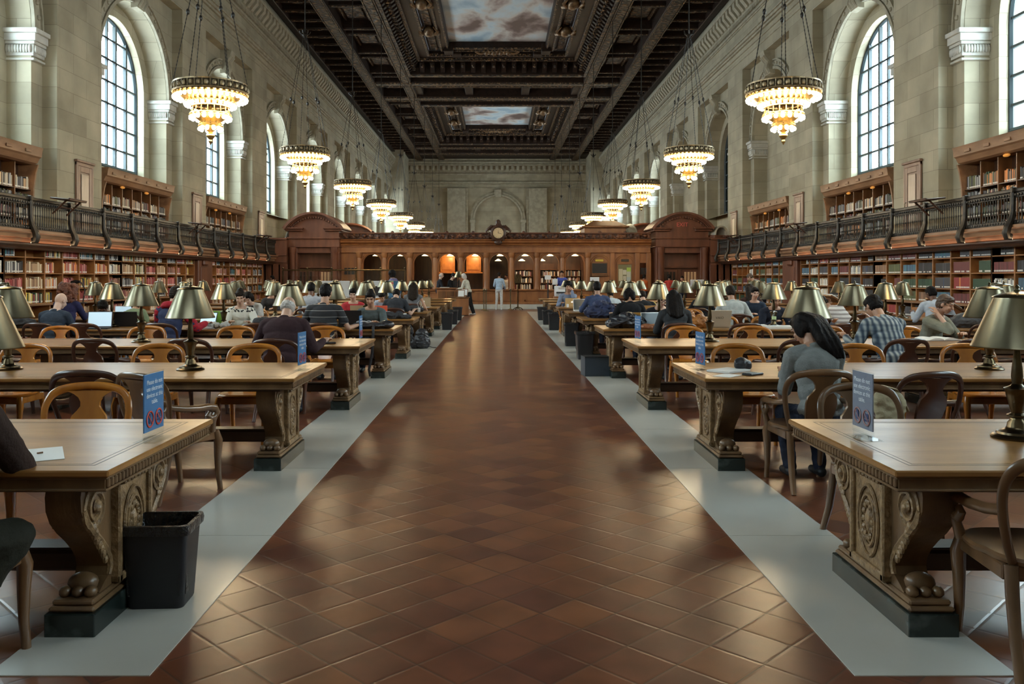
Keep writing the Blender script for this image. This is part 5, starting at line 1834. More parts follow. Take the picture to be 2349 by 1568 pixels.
# ---------------------------------------------------------------- waste bins
def bin_proto():
    t = thing('waste_bin', 'x', 'bin')
    def rr(hx, hy, r, n=5):
        out = []
        for cx, cy_, a0 in ((hx - r, hy - r, 0), (-hx + r, hy - r, PI / 2), (-hx + r, -hy + r, PI), (hx - r, -hy + r, 1.5 * PI)):
            for i in range(n + 1): out.append((cx + r * math.cos(a0 + PI / 2 * i / n), cy_ + r * math.sin(a0 + PI / 2 * i / n)))
        return out
    def loft(m, rings, cap=True):
        n = len(rings[0][0])
        vs = [(x, y, z) for o, z in rings for x, y in o]
        fs = [(k * n + i, k * n + (i + 1) % n, (k + 1) * n + (i + 1) % n, (k + 1) * n + i) for k in range(len(rings) - 1) for i in range(n)]
        if cap: fs.append(tuple(range(n - 1, -1, -1)))
        m.add(vs, fs)
    m = MB()
    loft(m, [(rr(0.135, 0.10, 0.03), 0.0), (rr(0.140, 0.105, 0.035), 0.01), (rr(0.165, 0.128, 0.035), 0.365), (rr(0.174, 0.137, 0.035), 0.37), (rr(0.174, 0.137, 0.035), 0.385), (rr(0.162, 0.125, 0.035), 0.385), (rr(0.137, 0.102, 0.03), 0.02)])
    m.build('bin_body', MT['black_plastic'], t)
    m = MB()
    rj = random.Random(3)
    def jit(o, a): return [(x + rj.uniform(-a, a), y + rj.uniform(-a, a)) for x, y in o]
    loft(m, [(jit(rr(0.178, 0.141, 0.035), 0.004), 0.345), (jit(rr(0.180, 0.143, 0.035), 0.003), 0.37), (rr(0.177, 0.140, 0.035), 0.389), (rr(0.160, 0.123, 0.035), 0.390), (jit(rr(0.155, 0.118, 0.035), 0.006), 0.30), (jit(rr(0.14, 0.105, 0.03), 0.008), 0.06)], cap=False)
    m.build('bin_liner', MT['bag_liner'], t, smooth=0.5)
    return t
bp_ = bin_proto()
for i, (s, x, y, rz, lab) in enumerate([(-1, 1.605, 4.02, 0.05, 'large black waste bin with liner beside the first left table, nearest the camera'),
        (-1, 1.50, 25.2, 0, 'black waste bin on the left marble border, nearest of the far trio'), (-1, 1.48, 28.2, 0, 'black waste bin on the left marble border, middle of the far trio'), (-1, 1.45, 30.9, 0, 'black waste bin on the left marble border, closest to the information desk'),
        (1, 1.64, 16.1, 0.1, 'black waste bin on the right marble border behind the dark tote box'), (1, 1.66, 19.2, 0, 'black waste bin on the right marble border behind a slumped black bag'), (1, 1.66, 25.1, 0, 'black waste bin on the right marble border, nearest of the far trio'),
        (1, 1.64, 28.0, 0, 'black waste bin on the right marble border, middle of the far trio'), (1, 1.62, 31.0, 0, 'black waste bin on the right marble border, closest to the booth')]):
    if i == 0: bp_.location, bp_.rotation_euler, bp_['label'], bp_['group'] = (s * x, y, 0.004), (0, 0, rz), lab, 'waste bins'
    else:
        bp_.scale = (0.92, 0.95, 1.0)
        o = clone(bp_, (s * x, y, 0.004), rz, lab, 'waste bins')
        o.scale = (1, 1, 1.35) if i in (1, 4, 5, 6) else (1, 1, 1.25)

# ---------------------------------------------------------------- acrylic table signs
MT['sign_blue'] = mat('printed_blue', (0.055, 0.19, 0.42), 0.35, col2=(0.075, 0.23, 0.47), nscale=3)
MT['sign_glare'] = mat('glare_greyed_blue', (0.20, 0.23, 0.30), 0.35)  # blue card greyed by glare, the glare put into its colour
MT['sign_ink'] = mat('sign_white_ink', (0.75, 0.80, 0.85), 0.5)
MT['sign_red'] = mat('sign_red_ink', (0.55, 0.06, 0.04), 0.5)
MT['sign_dark'] = mat('sign_navy_ink', (0.02, 0.04, 0.12), 0.5)
TXT = text_mesh('Please do not\nuse electronic\ndevices at this\ntable.', 0.031, MT['sign_ink'], 'sign_lettering', ext=0.0004, space=1.0)
def sign_proto(card, nm, red):
    """face towards +x, long side along y."""
    t = thing('table_sign', 'x', 'sign')
    m = MB(); m.box(-0.004, 0.004, -0.112, 0.112, 0.02, 0.325, 0.001)
    m.box(-0.055, 0.055, -0.10, 0.10, 0.0, 0.004, 0.001)
    m.box(-0.004, 0.004, -0.10, 0.10, 0.0, 0.03)
    m.build('acrylic_stand', MT['acrylic'], t, smooth=0.4)
    m = MB(); m.box(-0.0028, 0.0028, -0.106, 0.106, 0.048, 0.318); c = m.build('printed_card', card, t, smooth=0)
    for sg in (-1, 1):
        tx = link('lettering', TXT, c, (sg * 0.0058, 0, 0.232))
        tx.rotation_euler = (PI / 2, 0, sg * PI / 2)
        for q in (-1, 1):
            m = MB()
            cx, cz = q * 0.048, 0.105
            m.tube([(0.0, cx + 0.036 * math.cos(2 * PI * i / 24), cz + 0.036 * math.sin(2 * PI * i / 24)) for i in range(24)], 0.0042, 6, flat=0.5, closed=True, up=(1, 0, 0))
            m.tube([(0.0, cx - 0.026, cz + 0.026), (0.0, cx + 0.026, cz - 0.026)], 0.0035, 5, flat=0.5, up=(1, 0, 0))
            m.build('prohibition_mark', red, c, (sg * 0.0058, 0, 0))
            m = MB()
            if q < 0: m.box(-0.001, 0.001, cx - 0.011, cx + 0.011, cz - 0.02, cz + 0.02); m.box(-0.001, 0.001, cx - 0.007, cx + 0.007, cz + 0.02, cz + 0.026)
            else: m.box(-0.001, 0.001, cx - 0.018, cx + 0.018, cz - 0.004, cz + 0.02); m.box(-0.001, 0.001, cx - 0.024, cx + 0.024, cz - 0.018, cz - 0.008)
            m.build('device_icon', MT['sign_dark'], c, (sg * 0.0052, 0, 0), smooth=0)
    return t
sb, sg_ = sign_proto(MT['sign_blue'], 'blue', MT['sign_red']), sign_proto(MT['sign_glare'], 'grey', mat('glare_faded_red', (0.30, 0.16, 0.16), 0.4))  # grey sign: glare over its red marks painted as a paler red
for i, (pr, x, y, rz, lab) in enumerate([(sb, -1.66, 4.06, -0.03, 'blue printed acrylic sign standing on the first left table end'), (sb, -1.66, 7.15, -0.08, 'blue acrylic sign standing on the second left table end'), (sb, -1.67, 10.3, 0.0, 'blue acrylic sign seen nearly edge-on, third left table end'),
        (sg_, 1.745, 4.10, PI + 0.02, 'grey looking acrylic sign standing on the first right table end'), (sb, 1.69, 7.15, PI + 0.12, 'blue acrylic sign standing on the second right table end'), (sb, 1.67, 10.2, PI + 0.16, 'blue acrylic sign standing on the third right table end')]):
    if i in (0, 3): pr.location, pr.rotation_euler, pr['label'], pr['group'] = (x, y, TZ), (0, 0, rz), lab, 'table signs'
    else: clone(pr, (x, y, TZ), rz, lab, 'table signs')
# ================================================================= PEOPLE
TMPS = bpy.data.scenes.new('workbench')
def remesh(mb, voxel, name, mats, it=3, wrinkle=0.0, wscale=9.0, parent=None, fn=None, adapt=0.0, **kw):
    """Union of overlapping closed pieces -> one continuous skin (voxel remesh, smoothing, optional cloth folds)."""
    me0 = bpy.data.meshes.new('tmp')
    me0.from_pydata(mb.v, [], mb.f)
    ob0 = bpy.data.objects.new('tmp', me0)
    TMPS.collection.objects.link(ob0)
    md = ob0.modifiers.new('r', 'REMESH')
    md.mode, md.voxel_size, md.adaptivity = 'VOXEL', voxel, adapt
    ms = ob0.modifiers.new('s', 'SMOOTH')
    ms.factor, ms.iterations = 0.5, it
    with bpy.context.temp_override(scene=TMPS, view_layer=TMPS.view_layers[0]):
        dg = bpy.context.evaluated_depsgraph_get()
    me = bpy.data.meshes.new_from_object(ob0.evaluated_get(dg))
    bpy.data.objects.remove(ob0)
    bpy.data.meshes.remove(me0)
    me.name = name
    n = len(me.vertices)
    if wrinkle and n:
        co = np.empty(n * 3); me.vertices.foreach_get('co', co)
        no = np.empty(n * 3); me.vertices.foreach_get('normal', no)
        co, no = co.reshape(-1, 3), no.reshape(-1, 3)
        d = np.array([noise.noise((p[0] * wscale, p[1] * wscale, p[2] * wscale * 1.7)) + 0.5 * noise.noise((p[0] * wscale * 2.3, p[1] * wscale * 2.3 + 5, p[2] * wscale * 3)) for p in co])
        d = 1 - np.abs(d) * 2.0
        co += no * (d * wrinkle)[:, None]
        me.vertices.foreach_set('co', co.ravel())
    me.materials.clear()
    for m in (mats if isinstance(mats, (list, tuple)) else [mats]): me.materials.append(m)
    if fn is not None:
        nf = len(me.polygons)
        ce = np.empty(nf * 3); me.polygons.foreach_get('center', ce)
        me.polygons.foreach_set('material_index', fn(ce.reshape(-1, 3)).astype(np.int32))
    else: me.polygons.foreach_set('material_index', np.zeros(len(me.polygons), np.int32))
    me.polygons.foreach_set('use_smooth', [True] * len(me.polygons))
    me.update()
    return link(name, me, parent, **kw)

def cap(mb, a, b, r0, r1=None, n=10):
    r1 = r0 if r1 is None else r1
    a, b = Vector(a), Vector(b)
    mb.tube([a, a.lerp(b, 0.5), b], [r0, (r0 + r1) / 2, r1], n)
    mb.ball(a, r0 * 0.985, n, 6)
    mb.ball(b, r1 * 0.985, n, 6)

def ell(mb, c, r, rot=None, n=16, m=10):
    old = mb.M
    mb.M = Matrix.Translation(Vector(c)) @ (rot.to_4x4() if rot is not None else Matrix.Identity(4)) @ Matrix.Diagonal((r[0], r[1], r[2], 1))
    mb.ball((0, 0, 0), 1.0, n, m)
    mb.M = old

SKIN = {'light': mat('light_skin', (0.50, 0.30, 0.215), 0.5), 'pale': mat('pale_skin', (0.56, 0.37, 0.285), 0.5), 'tan': mat('tan_skin', (0.40, 0.215, 0.135), 0.5), 'brown': mat('brown_skin', (0.14, 0.065, 0.04), 0.5)}
LIPS = mat('lips', (0.36, 0.12, 0.10), 0.45)
EYEW = mat('eye', (0.035, 0.025, 0.022), 0.25)
HAIR = {'black': mat('black_hair', (0.006, 0.005, 0.005), 0.55, col2=(0.013, 0.010, 0.009), nscale=30, stretch=(1, 1, 0.15), bump=0.35, bscale=60, spec=0.08), 'brown': mat('brown_hair', (0.045, 0.025, 0.015), 0.45, col2=(0.08, 0.045, 0.026), nscale=30, stretch=(1, 1, 0.2), bump=0.5, bscale=60),
        'auburn': mat('auburn_hair', (0.085, 0.022, 0.012), 0.5, col2=(0.21, 0.07, 0.032), nscale=16, bump=1.0, bscale=40), 'grey': mat('grey_hair', (0.40, 0.37, 0.345), 0.6, col2=(0.48, 0.45, 0.42), nscale=30, bump=0.4, bscale=60), 'dark': mat('dark_brown_hair', (0.012, 0.008, 0.006), 0.55, col2=(0.024, 0.016, 0.011), nscale=30, bump=0.35, bscale=60, spec=0.1)}
CL = {}
def cloth(name, col, rough=0.85, col2=None):
    if name not in CL:
        CL[name] = mat(name, col, rough, col2=col2 or tuple(c * 0.8 for c in col), nscale=14, bump=0.25, bscale=90, spec=0.2)
    return CL[name]

def pattern_cloth(name, kind):
    """plaid / striped / patterned yoke cloth in object space."""
    m = bpy.data.materials.new(name)
    m.use_nodes = True
    nt = m.node_tree
    N, L = nt.nodes.new, nt.links.new
    p = nt.nodes['Principled BSDF']
    p.inputs['Roughness'].default_value = 0.85
    t = N('ShaderNodeTexCoord')
    def wave(axis, sc, dist=0.0):
        w = N('ShaderNodeTexWave')
        w.wave_type, w.bands_direction = 'BANDS', axis
        w.inputs['Scale'].default_value = sc
        w.inputs['Distortion'].default_value = dist
        w.inputs['Detail'].default_value = 1
        w.inputs['Detail Scale'].default_value = 0.6
        L(t.outputs['Object'], w.inputs['Vector'])
        return w.outputs['Fac']
    def ramp(src, stops):
        r = N('ShaderNodeValToRGB')
        e = r.color_ramp.elements
        e[0].position, e[0].color = stops[0][0], (*stops[0][1], 1)
        e[1].position, e[1].color = stops[-1][0], (*stops[-1][1], 1)
        for q, c in stops[1:-1]:
            x = e.new(q); x.color = (*c, 1)
        L(src, r.inputs[0])
        return r.outputs[0]
    if kind == 'plaid':
        a = ramp(wave('X', 6.0, 0.8), [(0.0, (0.035, 0.055, 0.09)), (0.35, (0.09, 0.125, 0.16)), (0.65, (0.20, 0.235, 0.26)), (1.0, (0.32, 0.35, 0.36))])
        b = ramp(wave('Z', 5.0, 0.8), [(0.0, (0.62, 0.66, 0.70)), (0.5, (1, 1, 1)), (1.0, (1.1, 1.1, 1.05))])
        mx = N('ShaderNodeMixRGB'); mx.blend_type = 'MULTIPLY'; mx.inputs[0].default_value = 0.9
        L(a, mx.inputs[1]); L(b, mx.inputs[2])
        L(mx.outputs[0], p.inputs['Base Color'])
    elif kind == 'pinstripe':
        L(ramp(wave('Z', 3.7, 0.4), [(0.0, (0.014, 0.014, 0.018)), (0.982, (0.014, 0.014, 0.018)), (0.992, (0.30, 0.29, 0.27)), (1.0, (0.34, 0.33, 0.31))]), p.inputs['Base Color'])
    elif kind == 'stripes':
        L(ramp(wave('Z', 4.6, 0.5), [(0.0, (0.30, 0.26, 0.25)), (0.35, (0.34, 0.30, 0.29)), (0.5, (0.62, 0.58, 0.55)), (1.0, (0.66, 0.62, 0.59))]), p.inputs['Base Color'])
    elif kind == 'yoke':
        s = N('ShaderNodeSeparateXYZ'); L(t.outputs['Object'], s.inputs[0])
        vo = N('ShaderNodeTexVoronoi'); vo.inputs['Scale'].default_value = 26; L(t.outputs['Object'], vo.inputs['Vector'])
        g = N('ShaderNodeMath'); g.operation = 'GREATER_THAN'; g.inputs[1].default_value = 0.97; L(s.outputs['Z'], g.inputs[0])
        h = N('ShaderNodeMath'); h.operation = 'GREATER_THAN'; h.inputs[1].default_value = 0.42; L(vo.outputs['Distance'], h.inputs[0])
        q = N('ShaderNodeMath'); q.operation = 'SUBTRACT'; q.use_clamp = True; L(g.outputs[0], q.inputs[0]); L(h.outputs[0], q.inputs[1])
        L(ramp(q.outputs[0], [(0.0, (0.66, 0.64, 0.58)), (1.0, (0.02, 0.02, 0.025))]), p.inputs['Base Color'])
    elif kind == 'scarf':
        L(ramp(wave('Z', 1.6, 2.0), [(0.0, (0.35, 0.05, 0.10)), (0.3, (0.45, 0.32, 0.08)), (0.55, (0.05, 0.22, 0.18)), (0.8, (0.30, 0.18, 0.24)), (1.0, (0.08, 0.10, 0.22))]), p.inputs['Base Color'])
    return m

def ik(a, b, l1, l2, pole):
    a, b, pole = Vector(a), Vector(b), Vector(pole)
    d = b - a
    L_ = min(d.length, (l1 + l2) * 0.995)
    d.normalize()
    b = a + d * L_
    x = (l1 * l1 - l2 * l2 + L_ * L_) / (2 * L_)
    h = math.sqrt(max(l1 * l1 - x * x, 0))
    pp = pole - d * pole.dot(d)
    pp.normalize()
    return a + d * x + pp * h, b

PEOPLE = []
def person(label, x, y, face=0.0, lean=0.25, pitch=0.45, yaw=0.0, S=1.0, hands=((-0.16, 0.42, 0.80), (0.16, 0.42, 0.80)), skin='light', shirt=None, sleeve='long', trousers=None, hair='black', style='short',
           stand=False, vox=0.011, tilt=0.0, hood=None, glasses=False, seat_z=0.46, legs=None, scarf=None, sleeves=None, fat=1.0, pole=None, shoes=None, headphones=False, no_chair_note=None):
    t = thing('person', label, 'person', (x, y, 0), face)
    t.scale = (S, S, S)
    V = Vector
    RX = lambda a: Matrix.Rotation(-a, 3, 'X')
    hz = (0.97 if stand else seat_z + 0.085)
    pel = V((0, 0, hz))
    RS = Matrix.Rotation(tilt, 3, 'Y')
    def up(a): return RS @ (RX(a) @ V((0, 0, 1)))
    waist = pel + up(lean * 0.7) * 0.17
    chest = waist + up(lean) * 0.18
    neckb = chest + up(lean * 1.35) * 0.155
    na = lean * 0.9 + pitch * 0.45
    head_base = neckb + up(na) * 0.085
    HR = RS @ (Matrix.Rotation(yaw, 3, 'Z') @ RX(pitch))       # head rotation
    hc = head_base + HR @ V((0, 0.022, 0.115))
    TR = RS @ RX(lean * 1.15)
    TR0 = RS @ RX(lean * 0.7)
    sh = [neckb + TR @ V((sg * 0.175 * (0.5 + 0.5 * fat), 0.0, -0.055)) for sg in (-1, 1)]
    # ---------------- limbs
    el, wr = [], []
    for i, sg in enumerate((-1, 1)):
        tgt = V(hands[i])
        pl_ = V(pole[i]) if pole else V((sg * 0.42, -0.25, -0.85))
        e, w = ik(sh[i], tgt, 0.29, 0.255, pl_)
        el.append(e); wr.append(w)
    hip = [pel + V((sg * 0.095, 0.0, -0.02)) for sg in (-1, 1)]
    kn, an = [], []
    for i, sg in enumerate((-1, 1)):
        if stand:
            off = legs[i] if legs else (sg * 0.11, 0.0)
            an.append(V((off[0], off[1], 0.085)))
            kn.append((hip[i] + an[i]) / 2 + V((0, 0.035, 0)))
        else:
            k_ = legs[i] if legs else (sg * 0.13, 0.42, 0.50, sg * 0.12, 0.30)
            kn.append(V((k_[0], k_[1], k_[2])))
            an.append(V((k_[3], k_[4], 0.085)))
    # ---------------- body (skin): one continuous surface
    b = MB()
    def H(p): return hc + HR @ V(p)
    ell(b, H((0, -0.008, 0.012)), (0.072, 0.092, 0.098), HR)
    ell(b, H((0, 0.020, -0.035)), (0.060, 0.072, 0.075), HR)
    ell(b, H((0, 0.045, -0.085)), (0.036, 0.038, 0.030), HR)             # chin
    cap(b, H((0, 0.085, 0.010)), H((0, 0.106, -0.030)), 0.010, 0.014, 8)  # nose
    cap(b, H((-0.036, 0.078, 0.024)), H((0.036, 0.078, 0.024)), 0.014, 0.014, 8)  # brow ridge
    for sg in (-1, 1):
        ell(b, H((sg * 0.074, -0.010, -0.012)), (0.010, 0.020, 0.030), HR, 10, 6)
        ell(b, H((sg * 0.034, 0.066, -0.030)), (0.022, 0.020, 0.020), HR, 10, 6)  # cheeks
    cap(b, H((-0.016, 0.088, -0.060)), H((0.016, 0.088, -0.060)), 0.009, 0.009, 8)  # mouth
    cap(b, head_base + HR @ V((0, 0.0, 0.06)), neckb - up(lean) * 0.03, 0.052, 0.058, 12)
    for p, r in ((neckb, (0.13, 0.07, 0.05)), (chest, (0.145, 0.095, 0.15)), (waist, (0.125, 0.088, 0.14)), (pel, (0.145, 0.105, 0.10))): ell(b, p, r, TR)
    for i, sg in enumerate((-1, 1)):
        cap(b, neckb + TR @ V((sg * 0.06, 0, -0.02)), sh[i], 0.050, 0.048)
        cap(b, sh[i], el[i], 0.044, 0.036)
        cap(b, el[i], wr[i], 0.037, 0.025)
        d = (wr[i] - el[i]).normalized()
        lat = d.cross(V((0, 0, 1)))
        lat = lat.normalized() if lat.length > 1e-3 else V((1, 0, 0))
        dn = lat.cross(d) * -1
        if dn.z > 0: dn = -dn
        curl = 0.45
        pc = wr[i] + d * 0.045
        M3 = Matrix((lat, d, dn)).transposed()
        ell(b, pc, (0.040, 0.050, 0.017), M3, 12, 8)
        for f, (o, ln) in enumerate(((-0.033, 0.060), (-0.011, 0.072), (0.011, 0.076), (0.033, 0.066))):
            f0 = wr[i] + d * 0.082 + lat * o
            f1 = f0 + (d * 0.9 + dn * curl * 0.6).normalized() * ln * 0.55
            f2 = f1 + (d * 0.6 + dn * curl * 1.6).normalized() * ln * 0.5
            cap(b, f0, f1, 0.0095, 0.009, 7); cap(b, f1, f2, 0.009, 0.0075, 7)
        th = -sg * 1.0
        t0 = wr[i] + d * 0.030 + lat * (sg * -0.030)
        t1 = t0 + (d * 0.7 + lat * (-sg) * 0.75 + dn * 0.2).normalized() * 0.038
        cap(b, t0, t1, 0.013, 0.011, 7); cap(b, t1, t1 + (d + dn * 0.4).normalized() * 0.030, 0.0105, 0.008, 7)
        cap(b, hip[i], kn[i], 0.065, 0.048); cap(b, kn[i], an[i], 0.046, 0.033)
        fd = V((0, 1, 0))
        cap(b, an[i] + V((0, -0.03, -0.045)), an[i] + V((0, 0.13, -0.055)), 0.035, 0.028)
    Hi = HR.inverted()
    hcn, HM = np.array(hc), np.array(Hi)
    def fmat(ce):
        q = (ce - hcn) @ HM.T
        o = np.zeros(len(ce))
        fr = q[:, 1] > 0.055
        lip = fr & (np.abs(q[:, 0]) < 0.024) & (np.abs(q[:, 2] + 0.060) < 0.0085)
        o[lip] = 1
        for sg in (-1, 1):
            o[fr & (((q[:, 0] - sg * 0.032) / 0.0115) ** 2 + ((q[:, 2] - 0.003) / 0.005) ** 2 < 1)] = 2
            o[fr & (np.abs(q[:, 0] - sg * 0.034) < 0.021) & (np.abs(q[:, 2] - 0.028) < 0.0042)] = 2
        return o
    remesh(b, vox * 0.72, 'body', [SKIN[skin], LIPS, EYEW], 2, parent=t, fn=fmat)
    # ---------------- shirt
    b = MB()
    f = fat
    ell(b, neckb + TR @ V((0, 0, -0.03)), (0.14, 0.082, 0.062), TR)
    ell(b, chest + TR @ V((0, 0, 0.03)), (0.178 * f, 0.118, 0.14), TR)
    ell(b, chest.lerp(waist, 0.5), (0.168 * f, 0.115, 0.15), TR0)
    ell(b, waist, (0.162 * f, 0.118, 0.14), TR0)
    ell(b, pel + V((0, -0.005, 0.03)), (0.178 * f, 0.135, 0.12), TR0)
    for i, sg in enumerate((-1, 1)):
        cap(b, neckb + TR @ V((sg * 0.07, -0.005, -0.022)), sh[i], 0.060, 0.066)
        if sleeve == 'long':
            cap(b, sh[i], el[i], 0.066, 0.053); cap(b, el[i], el[i].lerp(wr[i], 0.93), 0.053, 0.038)
        elif sleeve == 'half':
            cap(b, sh[i], el[i], 0.066, 0.053); cap(b, el[i], el[i].lerp(wr[i], 0.3), 0.053, 0.048)
        elif sleeve == 'short':
            cap(b, sh[i], sh[i].lerp(el[i], 0.62), 0.067, 0.060)
        else: cap(b, sh[i] - V((sg * .03, 0, 0)), sh[i], 0.06, 0.055)
    if hood is None:
        ell(b, neckb + TR @ V((0, -0.012, 0.012)), (0.072, 0.066, 0.03), TR)
    remesh(b, vox, 'shirt', shirt or cloth('grey_jersey', (0.2, 0.2, 0.2)), 4, wrinkle=0.0036, wscale=7.0, parent=t)
    if sleeves is not None:
        for i, sg in enumerate((-1, 1)):
            b = MB()
            cap(b, sh[i], el[i], 0.070, 0.057); cap(b, el[i], el[i].lerp(wr[i], 0.93), 0.057, 0.042)
            remesh(b, vox, 'sleeve', sleeves, 3, wrinkle=0.005, parent=t)
    if hood is not None:
        b = MB()
        for a in range(-4, 5):
            an_ = a * 0.42
            ell(b, neckb + TR @ V((0.095 * math.sin(an_), -0.03 - 0.075 * math.cos(an_), 0.005 + 0.012 * math.cos(an_))), (0.05, 0.045, 0.05), TR, 10, 6)
        remesh(b, vox, 'hood', hood, 3, wrinkle=0.006, parent=t)
    if scarf is not None:
        b = MB()
        for a in range(10):
            an_ = a * 2 * PI / 10
            ell(b, neckb + TR @ V((0.085 * math.sin(an_), -0.005 + 0.075 * math.cos(an_), 0.02)), (0.05, 0.045, 0.045), TR, 10, 6)
        cap(b, neckb + TR @ V((0.07, 0.09, -0.02)), waist + TR @ V((0.09, 0.12, 0.0)), 0.05, 0.06)
        cap(b, neckb + TR @ V((-0.07, -0.07, -0.02)), waist + TR @ V((-0.08, -0.10, 0.0)), 0.06, 0.07)
        remesh(b, vox, 'scarf', scarf, 3, wrinkle=0.008, parent=t)
    # ---------------- trousers and shoes
    b = MB()
    ell(b, pel + V((0, 0, -0.01)), (0.172 * f, 0.132, 0.115))
    for i in range(2):
        cap(b, hip[i], kn[i], 0.086, 0.066); cap(b, kn[i], an[i] + V((0, 0, 0.0)), 0.066, 0.050)
    remesh(b, vox * 1.2, 'trousers', trousers or cloth('dark_denim', (0.025, 0.03, 0.05)), 3, wrinkle=0.006, parent=t)
    for i in range(2):
        b = MB()
        cap(b, an[i] + V((0, -0.035, -0.042)), an[i] + V((0, 0.02, -0.038)), 0.042, 0.044)
        cap(b, an[i] + V((0, 0.02, -0.045)), an[i] + V((0, 0.155, -0.054)), 0.040, 0.031)
        remesh(b, vox * 1.2, 'shoe', shoes or MT['black'], 2, parent=t)
    # ---------------- hair
    hm = HAIR.get(hair)
    b = MB()
    if style == 'bald': pass
    elif style == 'fringe':
        ell(b, H((0, -0.022, -0.020)), (0.0775, 0.088, 0.070), HR)
    else:
        ell(b, H((0, -0.020, 0.030)), (0.080, 0.094, 0.092), HR)
        ell(b, H((0, -0.040, -0.015)), (0.076, 0.070, 0.078), HR)
        ell(b, H((0, 0.030, 0.075)), (0.062, 0.052, 0.036), HR)
        if style in ('long', 'curly', 'pony', 'bob'):
            for sg in (-1, 1): ell(b, H((sg * 0.066, -0.010, -0.02)), (0.022, 0.046, 0.075), HR, 10, 8)
        if style == 'long':
            for sx in (-0.064, -0.032, 0.0, 0.032, 0.064):
                p0 = H((sx * 0.9, -0.05, 0.0)); p1 = neckb + TR @ V((sx * 1.25, -0.085 + abs(sx) * 0.3, -0.02)); p2 = chest + TR @ V((sx * 1.2, -0.130 + abs(sx) * 0.3, 0.03 + abs(sx) * 0.5))
                cap(b, p0, p1, 0.060, 0.058); cap(b, p1, p2, 0.058, 0.034)
        elif style == 'pony':                                     # loose pony tail swept over one shoulder
            for q in (-0.035, 0.0, 0.035):
                p = [H((0.0 + q * 0.6, -0.06, 0.05)), H((0.035 + q, -0.105, -0.01)), neckb + TR @ V((0.085 + q * 1.3, -0.085, 0.045)), neckb + TR @ V((0.120 + q * 1.1, -0.085, -0.02)), neckb + TR @ V((0.165 + q * 0.7, -0.085, -0.09))]
                for u, v_, r0, r1 in zip(p, p[1:], (0.054, 0.054, 0.046, 0.036), (0.054, 0.046, 0.036, 0.010)): cap(b, u, v_, r0, r1)
        elif style == 'curly':
            rr = random.Random(5)
            ell(b, H((0, -0.045, -0.03)), (0.135, 0.105, 0.165), HR)
            for q in range(170):
                a, z = rr.uniform(0, 2 * PI), rr.uniform(-0.20, 0.10)
                r = 0.115 + 0.035 * math.cos((z + 0.03) * 9)
                yy = r * math.sin(a) - 0.03
                if yy > 0.03 and z < 0.06: continue
                ell(b, H((r * math.cos(a), yy, z)), (0.030, 0.030, 0.034), None, 8, 6)
        elif style == 'bob':
            for sx in (-0.05, 0.05): cap(b, H((sx, -0.05, 0.0)), H((sx * 1.1, -0.05, -0.10)), 0.055, 0.045)
        elif style == 'bun':
            ell(b, H((0, -0.06, 0.105)), (0.05, 0.05, 0.042), HR, 12, 8)
        elif style == 'afro':
            ell(b, H((0, -0.042, 0.055)), (0.108, 0.102, 0.098), HR)
    if b.v:
        remesh(b, vox * 0.9, 'hair', hm, 2, wrinkle=0.010 if style in ('curly', 'afro') else (0.0012 if style in ('long', 'pony') else 0.006), wscale=38 if style in ('curly', 'afro') else 24, parent=t)
    if glasses:
        g = MB()
        for sg in (-1, 1):
            g.tube([H((sg * 0.034 + 0.027 * math.cos(2 * PI * i / 14), 0.100, 0.004 + 0.019 * math.sin(2 * PI * i / 14))) for i in range(14)], 0.0035, 5, closed=True)
            g.tube([H((sg * 0.061, 0.098, 0.008)), H((sg * 0.078, 0.0, 0.006))], 0.003, 5)
        g.tube([H((-0.008, 0.103, 0.006)), H((0.008, 0.103, 0.006))], 0.003, 5)
        g.build('glasses', MT['black'], t)
    if headphones:
        g = MB()
        g.tube([H((0.088 * math.cos(PI * i / 12), -0.01, -0.01 + 0.13 * math.sin(PI * i / 12))) for i in range(13)], 0.010, 6)
        for sg in (-1, 1): ell(g, H((sg * 0.088, -0.01, -0.015)), (0.020, 0.036, 0.042), HR, 10, 6)
        g.build('headphones', MT['black'], t)
    PEOPLE.append(t)
    return t, dict(hc=hc, wr=wr, sh=sh)

def seat(s, k, side, x, rz=0.0, pull=0.02, kind=None, **kw):
    """put a person on a chair; returns world x, y, facing."""
    o = chair(s, k, side, x, rz, pull, kind, occ=True)
    off = -0.03
    return o.location.x - math.sin(o.rotation_euler.z) * off, o.location.y + math.cos(o.rotation_euler.z) * off, o.rotation_euler.z

def sit(label, s, k, side, x, rz=0.0, pull=0.02, kind=None, **kw):
    X, Y, f = seat(s, k, side, x, rz, pull, kind)
    X += kw.pop('dx', 0.0)
    V_ = 0.0075 if k <= 1 else (0.009 if k <= 3 else 0.013)
    return person(label, X, Y, f, vox=kw.pop('vox', V_), **kw)

RD = ((-0.15, 0.46, 0.81), (0.15, 0.46, 0.81))
WIDE = ((-0.30, 0.42, 0.81), (0.30, 0.42, 0.81))
